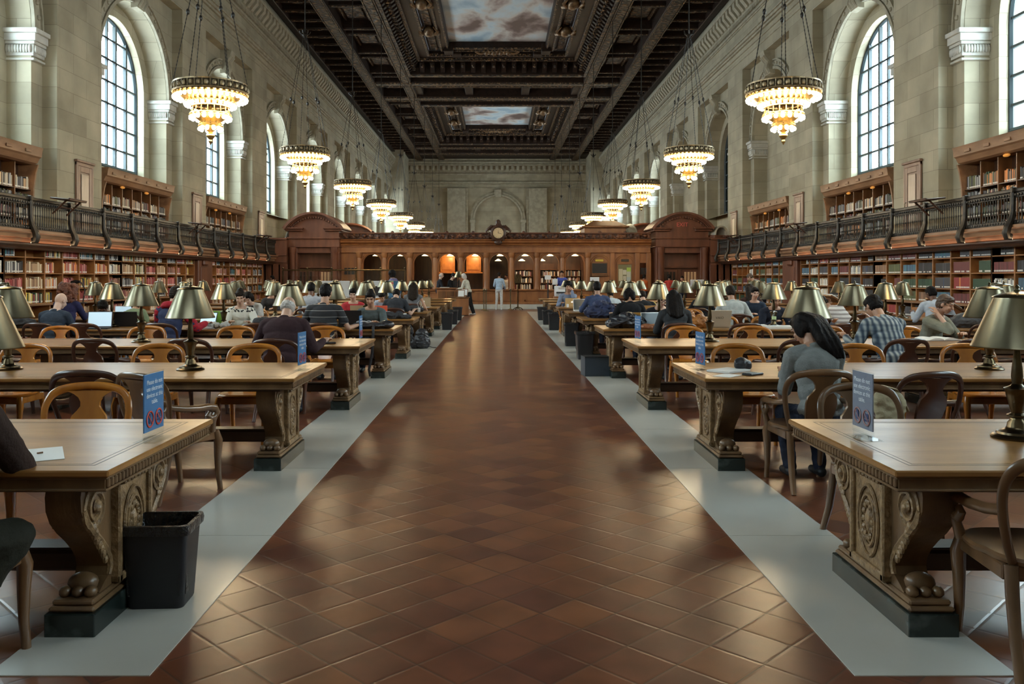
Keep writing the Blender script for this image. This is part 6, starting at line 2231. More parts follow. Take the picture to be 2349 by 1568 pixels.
# ---------- left column
person('person at the left picture edge in dark brown sweater, elbow on the first table', -2.19, 3.05, -0.02, S=1.1, lean=0.45, pitch=0.5, hands=((-0.15, 0.55, 0.75), (-0.02, 0.50, 0.76)), shirt=cloth('dark_brown_wool', (0.035, 0.020, 0.016)), trousers=cloth('black_olive', (0.022, 0.021, 0.014)), hair='dark', vox=0.008, pole=((-0.8, 0, -0.6), (0.35, 0.2, -0.5)), legs=((-0.15, 0.40, 0.46, -0.15, 0.22), (0.25, 0.26, 0.47, 0.04, 0.02)), seat_z=0.42)
chair(-1, 0, 'near', 2.17, 0.0, -0.10, 'brown', False, occ=True)
sit('bald person with grey fringe and dark maroon pullover seen from behind', -1, 2, 'near', 2.40, 0.0, 0.05, lean=0.42, pitch=0.75, hands=((-0.25, 0.40, 0.80), (0.38, 0.36, 0.77)), S=1.06, shirt=cloth('maroon_wool', (0.040, 0.020, 0.024)), hair='grey', style='fringe', skin='light', fat=1.22)
sit('bald person in dark blue shirt beside an open laptop, seen from behind', -1, 3, 'near', 6.60, -0.1, 0.0, lean=0.30, pitch=0.45, yaw=-0.25, hands=RD, shirt=cloth('slate_blue_cloth', (0.035, 0.048, 0.072)), style='bald', skin='pale', fat=1.12)
sit('person with big curly auburn hair and navy top, seen from behind', -1, 4, 'near', 7.95, 0.0, 0.0, lean=0.12, pitch=0.2, yaw=-0.2, S=1.05, hands=RD, shirt=cloth('indigo_knit', (0.03, 0.03, 0.09)), hair='auburn', style='curly')
sit('dark haired person in pink scarf bending over the table behind a laptop', -1, 3, 'far', 6.55, 0.25, 0.0, lean=0.62, pitch=0.85, hands=RD, shirt=cloth('rose_cotton', (0.45, 0.22, 0.22)), hair='black', style='short', skin='brown', glasses=True)
sit('person in sage green shirt slumped sideways over the table, seen from behind', -1, 4, 'near', 6.75, 0.1, 0.0, lean=0.75, pitch=0.9, tilt=-0.15, hands=WIDE, sleeve='short', shirt=cloth('sage_cotton', (0.21, 0.26, 0.15)), hair='dark', skin='tan')
sit('person in navy hooded top with red hood and sleeves, seen from behind', -1, 3, 'near', 4.84, -0.12, 0.02, lean=0.22, pitch=0.4, yaw=-0.1, hands=((-0.2, 0.45, 0.81), (0.34, 0.42, 0.80)), S=1.06, shirt=cloth('navy_fleece', (0.032, 0.042, 0.095)), hood=cloth('red_fleece', (0.38, 0.020, 0.035)), sleeves=cloth('red_fleece', (0.38, 0.020, 0.035)), hair='dark', fat=1.05)
sit('person in cream sweater with black patterned yoke facing the camera', -1, 3, 'far', 4.30, 0.1, 0.0, lean=0.25, pitch=0.35, yaw=0.1, hands=((-0.2, 0.45, 0.81), (0.12, 0.42, 0.81)), shirt=pattern_cloth('yoke_knit', 'yoke'), hair='dark', style='bun', skin='light', vox=0.009)
sit('person in pale top reading behind a dark laptop, head bowed', -1, 4, 'far', 5.02, 0.0, 0.0, lean=0.4, pitch=0.75, hands=RD, shirt=cloth('pale_grey_cotton', (0.50, 0.51, 0.50)), sleeve='short', hair='black', style='bob', skin='pale')
sit('person with glasses peering out beyond the bowed reader', -1, 5, 'far', 5.45, 0.0, 0.0, lean=0.1, pitch=0.1, hands=RD, shirt=cloth('charcoal_cloth', (0.03, 0.03, 0.035)), hair='dark', style='short', skin='tan', glasses=True)
sit('person in black polo with thin pale stripes, seen from behind', -1, 3, 'near', 2.58, -0.05, 0.0, lean=0.18, pitch=0.35, hands=((-0.3, 0.35, 0.80), (0.40, 0.32, 0.76)), S=1.08, sleeve='short', shirt=pattern_cloth('striped_polo', 'pinstripe'), hair='black', skin='tan', fat=1.15, vox=0.009)
sit('person in grey denim shirt facing the camera behind a black laptop', -1, 3, 'far', 2.10, 0.0, -0.08, lean=0.32, pitch=0.35, hands=RD, shirt=cloth('grey_denim', (0.11, 0.135, 0.14)), sleeve='half', hair='black', style='bun', skin='tan', vox=0.008)
sit('person in red T-shirt facing the camera half hidden by a lamp', -1, 4, 'far', 2.95, 0.1, 0.0, lean=0.3, pitch=0.3, hands=RD, shirt=cloth('red_cotton', (0.46, 0.04, 0.05)), sleeve='short', hair='black', skin='light')
sit('person in dark grey T-shirt with head bowed, seen from behind', -1, 5, 'near', 2.28, 0.0, 0.02, lean=0.42, pitch=0.95, hands=((-0.2, 0.42, 0.80), (0.38, 0.38, 0.78)), S=1.05, sleeve='short', shirt=cloth('dark_grey_cotton', (0.035, 0.038, 0.046)), hair='black', skin='light', fat=1.08)
sit('person with long dark wavy hair and grey vest, seen from behind', -1, 6, 'near', 2.18, 0.0, 0.02, lean=0.10, pitch=0.2, hands=((-0.2, 0.42, 0.80), (0.34, 0.2, 0.62)), S=1.05, sleeve='none', shirt=cloth('mid_grey_vest', (0.15, 0.15, 0.16)), hair='dark', style='long', skin='tan')
sit('person in pale blue white patterned top sitting left of the grey T-shirt reader', -1, 5, 'far', 2.75, 0.0, 0.0, lean=0.5, pitch=0.8, hands=RD, shirt=cloth('pale_blue_cloth', (0.42, 0.46, 0.56)), hair='black', skin='tan')
person('standing person with dark hair and colourful scarf leaning over a table', -2.90, 23.9, 0.35, stand=True, lean=0.35, pitch=0.5, hands=((-0.25, 0.4, 0.82), (0.2, 0.42, 0.82)), shirt=cloth('blue_green_wrap', (0.05, 0.12, 0.20)), scarf=pattern_cloth('bright_scarf', 'scarf'), hair='black', style='afro', skin='brown', vox=0.014)
sit('dark skinned person in pale grey shirt behind the striped polo wearer', -1, 5, 'near', 4.15, 0.0, 0.02, lean=0.2, pitch=0.35, hands=RD, S=1.07, shirt=cloth('pale_shirt', (0.38, 0.40, 0.44)), hair='black', skin='brown')
person('distant person in green shirt by the left bookcases beyond the tables', -9.55, 36.4, 1.2, stand=True, lean=0.12, pitch=0.2, hands=((-0.2, 0.3, 1.0), (0.2, 0.3, 1.0)), shirt=cloth('sea_green_cotton', (0.12, 0.22, 0.17)), hair='black', skin='tan', vox=0.015, S=0.93)
# ---------- at the information desk and in the aisle
person('bald person in dark jacket standing behind the information desk', -2.55, 36.9, -1.35, stand=True, lean=0.12, pitch=0.2, hands=((-0.15, 0.36, 1.05), (0.15, 0.36, 1.05)), shirt=cloth('charcoal_jacket', (0.02, 0.022, 0.03)), hair='grey', style='fringe', skin='pale', vox=0.013, glasses=True)
person('dark haired person in black sweater behind the information desk', -2.12, 37.2, -1.9, stand=True, lean=0.22, pitch=0.45, S=0.99, hands=((-0.15, 0.36, 1.02), (0.15, 0.36, 1.02)), shirt=cloth('black_sweater', (0.012, 0.012, 0.014)), hair='black', style='bun', skin='pale', vox=0.013)
person('white haired person in cream cardigan and black trousers leaning on the information desk', -1.22, 35.7, 1.15, stand=True, lean=0.28, pitch=0.3, hands=((-0.12, 0.42, 1.10), (0.12, 0.42, 1.10)), S=0.99, shirt=cloth('cream_cardigan', (0.56, 0.54, 0.45)), hair='grey', style='bob', skin='pale', trousers=cloth('black_trousers', (0.014, 0.014, 0.014)), vox=0.012, shoes=MT['white'], legs=((-0.12, -0.28), (0.10, -0.22)))
person('person in light blue shirt and white trousers standing in the aisle before the booth', 0.08, 41.0, -0.25, stand=True, lean=0.03, pitch=0.1, hands=((-0.22, 0.30, 1.05), (0.22, 0.28, 1.0)), S=1.02, shirt=cloth('light_blue_shirt', (0.42, 0.55, 0.70)), trousers=cloth('white_trousers', (0.66, 0.66, 0.64)), hair='dark', style='short', skin='tan', vox=0.012, shoes=MT['white'], legs=((-0.14, 0.03), (0.14, -0.06)))
person('person in white shirt half hidden by the booth column beside the aisle', 0.50, 43.6, 2.4, stand=True, lean=0.05, pitch=0.1, S=0.98, hands=((-0.2, 0.25, 1.0), (0.2, 0.25, 1.0)), shirt=cloth('plain_white_shirt', (0.6, 0.6, 0.6)), hair='black', skin='brown', vox=0.014)
# ---------- right column
sit('person with dark pony tail and grey sweater at the second right table', 1, 1, 'near', 2.27, 0.04, -0.02, 'brown', dx=0.10, lean=0.26, pitch=0.62, yaw=0.45, S=0.97, hands=((-0.13, 0.42, 0.81), (0.06, 0.40, 0.81)), pole=((-0.25, -0.3, -1), (0.3, -0.3, -1)), shirt=cloth('grey_marl_jersey', (0.205, 0.215, 0.21)), hair='black', style='pony', skin='tan', vox=0.0065)
sit('person in blue plaid shirt bent over the third right table', 1, 2, 'near', 4.36, 0.12, 0.0, lean=0.46, pitch=0.70, yaw=0.1, S=1.07, hands=((-0.30, 0.42, 0.80), (0.05, 0.48, 0.95)), shirt=pattern_cloth('blue_plaid', 'plaid'), hair='black', skin='tan', fat=1.05, vox=0.0075)
sit('person in grey green shirt resting head on hand over a book', 1, 2, 'far', 5.62, 0.5, -0.05, lean=0.30, pitch=0.38, yaw=0.30, S=1.0, hands=((-0.16, 0.38, 0.82), (0.112, 0.235, 1.07)), pole=((-0.8, -0.2, -0.6), (0.12, 0.6, -1.0)), sleeve='half', shirt=cloth('grey_green_cotton', (0.235, 0.245, 0.20)), hair='brown', skin='light', vox=0.0065)
sit('person in pale blue shirt leaning toward the right bookcases, seen from behind', 1, 4, 'near', 8.1, -0.2, 0.0, lean=0.45, pitch=0.5, yaw=0.4, S=1.08, hands=WIDE, shirt=cloth('ice_blue_shirt', (0.50, 0.55, 0.63)), hair='black', skin='brown', fat=1.1)
sit('person in cream and grey striped sweater hunched behind a lamp', 1, 4, 'near', 6.45, 0.45, 0.0, lean=0.72, pitch=0.8, tilt=-0.25, S=1.06, hands=((-0.25, 0.38, 0.82), (-0.05, 0.42, 0.95)), shirt=pattern_cloth('striped_knit', 'stripes'), hair='dark', skin='tan', fat=1.1)
sit('person in plain white shirt seen from behind near the open silver laptop', 1, 4, 'near', 4.35, 0.0, 0.0, lean=0.36, pitch=0.40, S=1.07, hands=((-0.25, 0.45, 0.81), (0.38, 0.36, 0.79)), shirt=cloth('white_cotton_shirt', (0.46, 0.48, 0.46)), sleeve='half', hair='dark', skin='tan', fat=1.12)
sit('person with long dark hair in brown top, seen from behind beside the white shirt', 1, 5, 'near', 5.62, 0.15, 0.0, lean=0.2, pitch=0.25, yaw=0.3, S=1.05, hands=RD, shirt=cloth('brown_top', (0.05, 0.025, 0.022)), hair='dark', style='long', skin='light')
sit('person with long black hair and charcoal top, seen from behind at fourth right table', 1, 3, 'near', 2.62, 0.0, 0.0, lean=0.26, pitch=0.35, S=1.02, hands=RD, shirt=cloth('charcoal_marl', (0.040, 0.042, 0.046)), hair='black', style='long', skin='light', vox=0.009)
sit('person with glasses and black T-shirt looking down at a phone', 1, 3, 'far', 2.68, 0.1, 0.0, lean=0.32, pitch=0.45, hands=((-0.06, 0.34, 0.86), (0.05, 0.34, 0.85)), sleeve='short', shirt=cloth('black_cotton', (0.012, 0.012, 0.018)), hair='brown', skin='pale', glasses=True, vox=0.008)
sit('person with black hair, headphones and black hooded top, seen from behind', 1, 4, 'near', 2.45, 0.0, 0.02, lean=0.35, pitch=0.55, S=1.04, hands=WIDE, shirt=cloth('black_fleece', (0.010, 0.010, 0.012)), hair='black', style='bob', headphones=True, skin='tan', fat=1.1)
sit('person in blue jacket with navy coat over the chair, seen from behind', 1, 5, 'near', 2.20, 0.0, 0.02, lean=0.14, pitch=0.25, S=1.08, hands=WIDE, shirt=cloth('blue_jacket', (0.055, 0.075, 0.15)), hair='black', skin='tan', fat=1.12)
sit('person in pale top bent low behind the lamps, seen from behind', 1, 6, 'near', 2.95, 0.0, 0.0, lean=0.55, pitch=0.8, hands=WIDE, shirt=cloth('pale_blue_grey', (0.45, 0.50, 0.54)), hair='black', skin='tan')
sit('person in black T-shirt seen from behind between two lamps', 1, 5, 'near', 3.25, 0.0, 0.0, lean=0.45, pitch=0.7, hands=WIDE, sleeve='short', shirt=cloth('black_tee', (0.012, 0.013, 0.016)), hair='dark', skin='light', fat=1.1)
sit('person in black leaning sideways near a yellow bag, seen from behind', 1, 5, 'near', 4.42, -0.3, 0.0, lean=0.32, pitch=0.4, tilt=0.25, hands=WIDE, shirt=cloth('black_knit', (0.012, 0.012, 0.014)), hair='black', skin='tan')
sit('person with curly black hair leaning face on a hand behind a laptop', 1, 6, 'far', 1.95, 0.0, 0.0, lean=0.2, pitch=0.15, S=1.05, hands=((-0.09, 0.19, 1.13), (0.2, 0.42, 0.81)), shirt=cloth('blue_grey_shirt', (0.20, 0.24, 0.34)), hair='black', style='afro', skin='tan')
sit('dark haired person in navy facing the camera beside the water bottle', 1, 3, 'far', 4.58, 0.0, -0.02, lean=0.32, pitch=0.5, hands=((-0.22, 0.42, 0.81), (0.1, 0.42, 0.81)), shirt=cloth('navy_sweat', (0.020, 0.024, 0.040)), hair='black', skin='tan', vox=0.009)
sit('person in dark blue top sitting right of the water bottle, facing the camera', 1, 4, 'far', 5.22, 0.0, 0.0, lean=0.2, pitch=0.2, hands=RD, shirt=cloth('blue_sweat', (0.03, 0.045, 0.075)), hair='black', skin='light')
sit('person in grey lilac shirt bent over behind the nearest tall lamp', 1, 3, 'far', 5.15, 0.1, 0.0, lean=0.62, pitch=0.9, hands=WIDE, shirt=cloth('grey_lilac', (0.26, 0.27, 0.32)), hair='black', skin='light')
person('person in pale grey sweater leaning at the far right bookcase', 8.95, 28.6, 1.0, stand=True, lean=0.62, pitch=0.65, hands=((-0.2, 0.4, 0.95), (0.2, 0.4, 0.95)), shirt=cloth('stone_sweater', (0.36, 0.36, 0.29)), hair='brown', skin='light', vox=0.013, S=1.04)
person('person in orange top standing by the booth notice board', 6.95, 40.2, 0.5, stand=True, lean=0.08, pitch=0.3, yaw=-1.2, hands=((-0.2, 0.3, 1.0), (0.2, 0.3, 1.0)), shirt=cloth('orange_cotton', (0.55, 0.13, 0.04)), hair='black', skin='brown', vox=0.015, S=0.96)
person('person in red top facing the right pavilion door', 8.10, 40.0, 0.0, stand=True, lean=0.1, pitch=0.2, hands=((-0.2, 0.3, 1.0), (0.3, 0.4, 1.05)), shirt=cloth('scarlet_cotton', (0.46, 0.05, 0.04)), hair='black', skin='brown', vox=0.015, S=0.96)
person('person in pink top beside the red top near the right pavilion', 8.62, 39.4, 2.4, stand=True, lean=0.1, pitch=0.3, hands=((-0.3, 0.35, 1.02), (0.2, 0.3, 1.0)), shirt=cloth('pink_cotton', (0.55, 0.18, 0.20)), hair='black', skin='light', vox=0.015, S=0.92)
person('attendant in blue vest behind the white printer at right', 2.95, 38.9, 3.0, stand=True, lean=0.08, pitch=0.15, hands=((-0.2, 0.32, 0.98), (0.2, 0.32, 1.0)), shirt=cloth('royal_blue_vest', (0.07, 0.10, 0.40)), sleeve='short', hair='dark', skin='tan', vox=0.014, S=1.05)
# ================================================================= THINGS ON AND AROUND THE TABLES
def laptop(label, x, y, rz, lid, open_=1.85, screen=None, W=0.33, D=0.23, logo=None, z=TZ):
    """hinge side at +y of the base, screen facing -y; rz turns it."""
    t = thing('laptop', label, 'laptop', (x, y, z), rz)
    m = MB(); m.box(-W / 2, W / 2, -D / 2, D / 2, 0.0, 0.018, 0.004); m.build('keyboard_base', lid, t, smooth=0.4)
    m = MB()
    for r in range(4):
        for c in range(11): m.box(-W * .43 + c * W * .079, -W * .43 + c * W * .079 + W * .066, D * .36 - r * 0.026 - 0.02, D * .36 - r * 0.026, 0.018, 0.0195)
    m.build('keys', MT['black'], t, smooth=0)
    M_ = Matrix.Translation((0, D / 2, 0.018)) @ Matrix.Rotation(open_ - PI / 2, 4, 'X') @ Matrix.Identity(4)
    M_ = Matrix.Translation((0, D / 2, 0.016)) @ Matrix.Rotation(-(open_ - PI / 2), 4, 'X')
    m = MB(M_); m.box(-W / 2, W / 2, 0.0, 0.009, 0.0, D, 0.003); L_ = m.build('screen_lid', lid, t, smooth=0.4)
    m = MB(M_); m.box(-W / 2 + .012, W / 2 - .012, -0.0015, 0.0, 0.016, D - .012); m.build('display', screen or MT['black'], L_, smooth=0)
    if logo:
        me = logo
        o = link('lid_logo', me, L_)
        o.matrix_local = M_ @ Matrix.Translation((0, 0.0095, D * 0.55)) @ Matrix.Rotation(PI, 4, 'Z') @ Matrix.Rotation(PI / 2, 4, 'X')
    return t
SCR = emit('lit_screen', (0.50, 0.66, 0.78), 0.40)
SCRD = mat('dim_screen', (0.05, 0.07, 0.08), 0.2)
DARKINK = mat('dark_logo_ink', (0.05, 0.05, 0.05), 0.4)
LOGO_V = text_mesh('VAIO', 0.055, DARKINK, 'lid_lettering', ext=0.0005)
ap = MB()
for q, r in ((-0.009, 0.016), (0.009, 0.016)): ap.ball((q, 0, 0), r, 10, 6, (1, 1.1, 0.06))
ap.ball((0, -0.006, 0), 0.018, 10, 6, (1, 0.8, 0.06))
ap.ball((0.006, 0.025, 0), 0.008, 8, 5, (0.6, 1.2, 0.12))
LOGO_A = ap.mesh('fruit_mark', emit('glowing_lid_mark', (0.9, 0.85, 0.75), 0.6))
def tx(s, k, x, dy): return (s * x, ty(k) + dy)
laptop('open laptop with bright screen, icons at its right edge, beside the bald blue shirted reader', *tx(-1, 3, 6.12, -0.42), 0.18, MT['black'], 1.8, SCR, W=0.36, D=0.25)
laptop('black laptop seen from behind, in front of the scarf wearing reader', *tx(-1, 3, 5.95, 0.30), PI + 0.1, MT['black'], 1.8, SCRD, W=0.36)
laptop('open laptop with pale screen behind the first black laptop', *tx(-1, 4, 7.15, -0.35), 0.1, MT['silver'], 1.8, SCR, W=0.36)
laptop('open laptop with pale cyan screen beside the red hooded reader', *tx(-1, 3, 4.62, -0.12), -0.3, MT['black'], 1.9, SCR, W=0.30)
laptop('black laptop before the bowed reader in pale top', *tx(-1, 4, 4.95, 0.22), PI, MT['black'], 1.75, SCRD, W=0.36)
laptop('black laptop in front of the grey denim shirt reader', *tx(-1, 3, 2.36, 0.20), PI + 0.12, MT['black'], 1.85, SCRD, W=0.36, D=0.26)
laptop('bright coral red laptop lid beside the grey denim shirt reader', *tx(-1, 4, 2.30, 0.1), PI + 0.05, mat('coral_lid', (0.80, 0.13, 0.07), 0.4), 1.75, SCRD, W=0.30)
laptop('warm silver laptop with glowing lid mark on the seventh left table', *tx(-1, 6, 1.98, 0.15), PI, MT['gold_alu'], 1.8, SCR, W=0.37, D=0.25, logo=LOGO_A)
laptop('tan laptop lid behind the red T-shirt reader lamp', *tx(-1, 4, 2.72, 0.32), PI, MT['gold_alu'], 1.8, SCRD, W=0.36)
laptop('silver laptop with dark lettering on its lid on the fourth right table', *tx(1, 3, 3.42, -0.02), PI + 0.08, mat('champagne_lid', (0.50, 0.46, 0.38), 0.4, metal=0.3), 1.85, SCRD, W=0.37, D=0.27, logo=LOGO_V)
laptop('golden laptop lid beside the printed bag on the fourth right table', *tx(1, 3, 2.12, 0.02), PI, mat('golden_lid', (0.62, 0.33, 0.07), 0.4), 1.85, SCRD, W=0.34)
laptop('laptop with pale frame in front of the charcoal top reader', *tx(1, 3, 2.42, -0.32), 0.25, MT['silver'], 1.75, SCRD, W=0.36)
laptop('golden laptop with glowing lid mark before the curly haired reader', *tx(1, 6, 1.98, 0.05), PI, mat('gold_lid', (0.60, 0.40, 0.18), 0.4), 1.75, SCR, W=0.36, logo=LOGO_A)
laptop('open laptop with dark text screen, white frame, fifth right table from aisle end', *tx(1, 5, 1.98, 0.25), 0.1, MT['white'], 1.75, SCRD, W=0.38, D=0.27)
laptop('laptop with lit pale screen on the seventh right table', *tx(1, 7, 2.05, 0.1), -0.3, MT['white'], 1.75, SCR, W=0.36)
laptop('tan laptop lid behind the phone user with glasses', *tx(1, 4, 2.98, 0.25), PI, mat('tan_lid', (0.50, 0.27, 0.10), 0.4), 1.8, SCRD, W=0.34)
laptop('tablet like laptop with grid screen beside the bent lilac shirt reader', *tx(1, 3, 4.95, 0.05), 0.4, MT['black'], 1.8, emit('blue_grid_screen', (0.12, 0.30, 0.36), 0.4), W=0.30)

# papers, pads, books lying on tables
def sheet(label, x, y, rz, w=0.21, h=0.29, th=0.002, mt=None, cat='paper', z=TZ + 0.0008, name='paper_sheet'):
    m = MB(); m.box(-w / 2, w / 2, -h / 2, h / 2, 0, th)
    o = m.build(name, mt or MT['paper'], None, (x, y, z), rz, smooth=0)
    return tag(o, label, cat)
sheet('sheet of white paper near the sign on the first left table', -2.03, 3.70, 0.5, 0.22, 0.30)
m = MB(); m.tube([(-0.012, 0, 0.004), (0.012, 0, 0.004)], 0.004, 6); tag(m.build('pencil_stub', MT['oak'], None, (-2.02, 3.72, TZ + 0.003), 0.9), 'tiny pencil stub lying on the white paper, first left table', 'pencil')
sheet('pale folder at the left edge on the second left table', -4.25, 6.86, 0.2, 0.30, 0.24, 0.012, mat('pale_folder', (0.55, 0.55, 0.52), 0.6), 'folder', name='paper_folder')
sheet('white writing pad on the second right table left of the grey sweater', 1.90, 7.05, -0.85, 0.22, 0.30, 0.014, cat='notepad', name='writing_pad')
sheet('single white sheet on the second right table near the front edge', 1.80, 6.72, -0.7, 0.15, 0.22)
t = thing('calculator', 'black pocket calculator beside the writing pad on the second right table', 'calculator', (2.02, 6.78, TZ), -0.9)
m = MB(); m.box(-0.045, 0.045, -0.085, 0.085, 0.0, 0.018, 0.006); m.build('calculator_body', MT['black_plastic'], t)
m = MB()
for r in range(5):
    for c in range(4): m.box(-0.036 + c * 0.019, -0.022 + c * 0.019, -0.075 + r * 0.02, -0.062 + r * 0.02, 0.017, 0.021, 0.002)
m.build('keys', mat('grey_keys', (0.25, 0.25, 0.24), 0.5), t, smooth=0.4)
m = MB(); m.box(-0.036, 0.036, 0.045, 0.075, 0.017, 0.0185); m.build('display', mat('lcd_green', (0.30, 0.33, 0.24), 0.3), t, smooth=0)
def open_book(label, x, y, rz, w=0.42, d=0.28, z=TZ):
    t = thing('open_book', label, 'book', (x, y, z), rz)
    m = MB(); m.box(-w / 2 - .006, w / 2 + .006, -d / 2 - .006, d / 2 + .006, 0, 0.006, 0.002); m.build('cover', mat('book_cover', (0.05, 0.03, 0.02), 0.6), t, smooth=0.4)
    for sg in (-1, 1):
        m = MB()
        prof = [(0.0, 0.006)] + [(sg * w / 2 * q, 0.008 + 0.030 * math.sin(PI * min(q * 1.15 + 0.06, 1.0)) ** 0.8) for q in (0.05, 0.15, 0.3, 0.5, 0.7, 0.85)] + [(sg * w / 2, 0.010), (sg * w / 2, 0.006)]
        m.prism(prof, 'y', -d / 2, d / 2)
        m.build('page_block', MT['paper'], t, smooth=0.6)
    return t
open_book('open white book under the reader resting head on hand, third right table', 5.46, ty(2) + 0.34, 0.15, 0.5, 0.32)
open_book('open book with white pages by the red hooded reader', -4.55, ty(3) - 0.30, 0.1)
open_book('open book before the curly haired reader farther down the right column', 2.3, ty(6) - 0.2, 0.2)
open_book('open white magazine at the right end of the fourth right table', 4.28, ty(3) + 0.05, -0.2, 0.40, 0.28)
m = MB(); m.box(-0.17, 0.17, -0.012, 0.012, 0, 0.25, 0.003); o = m.build('upright_book', mat('leaf_green_cover', (0.20, 0.40, 0.05), 0.55), None, (-4.52, ty(3) + 0.15, TZ), 0.05); tag(o, 'large green book standing open upright before the patterned sweater reader', 'book')
m = MB()
for i, (q, rz) in enumerate(((0.0, 0), (0.035, 0.15), (0.07, -0.1))): pass
sheet('stack of white printed pages on the fourth right table under the water bottle', 4.36, ty(3) - 0.25, 0.05, 0.42, 0.27, 0.035, cat='papers', name='page_stack')
sheet('pale book lying flat on the third right table near the lamp', 4.02, ty(2) - 0.30, 0.3, 0.20, 0.15, 0.03, mat('pale_grey_cover', (0.45, 0.44, 0.42), 0.6), 'book', name='closed_book')
sheet('cyan covered book lying at the far right of the third table', 6.75, ty(2) + 0.25, 0.1, 0.18, 0.24, 0.02, mat('cyan_cover', (0.10, 0.35, 0.50), 0.5), 'book', name='closed_book')
sheet('yellow pad right of the cyan book on the third right table', 6.98, ty(2) + 0.25, 0.05, 0.2, 0.26, 0.03, mat('yellow_pad', (0.62, 0.42, 0.10), 0.6), 'notepad', name='writing_pad')
sheet('loose white papers on the seventh left table beside the silver laptop', -1.95, ty(6) - 0.25, 0.1, 0.3, 0.22, 0.01, cat='papers', name='page_stack')
sheet('white sheets on the eighth right table end', 1.95, ty(7) - 0.15, 0.1, 0.3, 0.22, 0.008, cat='papers', name='page_stack')
for i, (lab, s, k, x, dy) in enumerate((('black notebook lying on the fourth left table by the red hooded reader', -1, 3, 5.2, -0.2), ('rumpled grey cloth on the fourth left table before the green book', -1, 3, 4.32, -0.30))):
    m = MB()
    if i == 0:
        m.box(-0.1, 0.1, -0.13, 0.13, 0, 0.02, 0.004); o = m.build('notebook', MT['black'], None, (s * x, ty(k) + dy, TZ), 0.3); tag(o, lab, 'notebook')
    else:
        rr = random.Random(4)
        for q in range(12): m.ball((rr.uniform(-.15, .15), rr.uniform(-.08, .08), rr.uniform(0.015, 0.05)), rr.uniform(0.03, 0.05), 8, 6)
        o = remesh(m, 0.008, 'crumpled_cloth', mat('grey_linen', (0.38, 0.38, 0.36), 0.8), 2, 0.01, 30)
        o.location = (s * x, ty(k) + dy, TZ + 0.012); tag(o, lab, 'cloth')
# spectacle case and pen on the third left table
t = thing('glasses_case', 'dark glasses case lying open near the end of the third left table', 'case', (-2.0, ty(2) - 0.28, TZ), 0.35)
m = MB(); m.box(-0.085, 0.085, -0.035, 0.035, 0, 0.022, 0.009); m.build('case_base', MT['black_leather'], t)
m = MB(Matrix.Translation((0, 0.03, 0.02)) @ Matrix.Rotation(-0.75, 4, 'Y')); m.box(-0.02, 0.13, -0.014, 0.014, 0, 0.016, 0.006); m.ball((0.13, 0, 0.01), 0.018, 8, 6); m.build('case_lid', MT['table_wood'], t)
m = MB(); m.tube([(-0.03, 0, 0.006), (0.03, 0, 0.006)], 0.006, 6); tag(m.build('eraser_stub', MT['black'], None, (-2.45, ty(2) - 0.22, TZ), 0.5), 'small dark object on the third left table by the maroon pullover', 'eraser')
# water bottle
t = thing('water_bottle', 'clear plastic water bottle with green label on the fourth right table', 'bottle', (4.26, ty(3) - 0.26, TZ + 0.036))
m = MB(); m.lathe([(0.0, 0), (0.030, 0.002), (0.033, 0.012), (0.031, 0.04), (0.033, 0.05), (0.031, 0.065), (0.033, 0.075), (0.033, 0.14), (0.030, 0.16), (0.016, 0.195), (0.013, 0.20), (0.013, 0.215)], 16); m.build('bottle_body', glass_mat('clear_plastic', (0.86, 0.90, 0.91)), t)
m = MB(); m.lathe([(0.0335, 0.10), (0.0335, 0.145)], 16); m.build('label', mat('green_white_label', (0.45, 0.58, 0.30), 0.5), t)
m = MB(); m.lathe([(0.0, 0.232), (0.0145, 0.232), (0.0145, 0.212), (0.0, 0.212)], 12); m.build('cap', MT['white'], t)
# phone held by the glasses wearer
m = MB(); m.box(-0.036, 0.036, -0.005, 0.005, -0.065, 0.065, 0.004); o = m.build('mobile_phone', MT['black'], None, (2.685, ty(3) + 0.56, 0.925), 0); o.rotation_euler = (0.5, 0, 0); tag(o, 'black phone held by the person with glasses', 'phone')
# white chargers and cables
def cable(label, pts, r=0.004, mt=None):
    m = MB(); m.tube(pts, r, 6); o = m.build('charging_cable', mt or MT['white']); return tag(o, label, 'cable')
def loops(x, y, z, n, r, seed, dx=0.12):
    rr = random.Random(seed); out = []
    for i in range(n * 10):
        a = i * 2 * PI / 10
        out.append((x + dx * (i / (n * 10) - 0.5) * 2 + r * math.cos(a) * rr.uniform(.8, 1.2), y + r * 0.7 * math.sin(a), z + 0.012 + 0.02 * (0.5 + 0.5 * math.sin(a * 1.3))))
    return out
cable('coiled white earphone cable on the black bag, fourth left table', loops(-2.05, ty(3) - 0.36, TZ + 0.085, 4, 0.05, 1, 0.1))
cable('tangled white cables on the fifth left table end', loops(-1.95, ty(4) - 0.1, TZ, 5, 0.06, 2, 0.16), 0.005)
cable('pale laptop cord crossing the black bag on the fifth left table', [(-2.6, ty(4) - 0.05, TZ + 0.10), (-2.4, ty(4) - 0.1, TZ + 0.13), (-2.1, ty(4) - 0.05, TZ + 0.13), (-1.9, ty(4) - 0.1, TZ + 0.06), (-1.8, ty(4) - 0.15, TZ + 0.02)])
for lab, x, k, h in (('white charger box standing on the fifth left table end', -1.78, 4, 0.10), ('white charger standing on the sixth left table end', -1.80, 5, 0.10), ('small white cup on the eighth right table end', 1.92, 7, 0.10), ('small white cup on the seventh right table end', 1.85, 6, 0.09)):
    m = MB(); m.box(-0.03, 0.03, -0.03, 0.03, 0, h, 0.008); o = m.build('charger_box' if x < 0 else 'paper_cup', MT['white'], None, (x, ty(k) - 0.25, TZ)); tag(o, lab, 'charger' if x < 0 else 'cup')
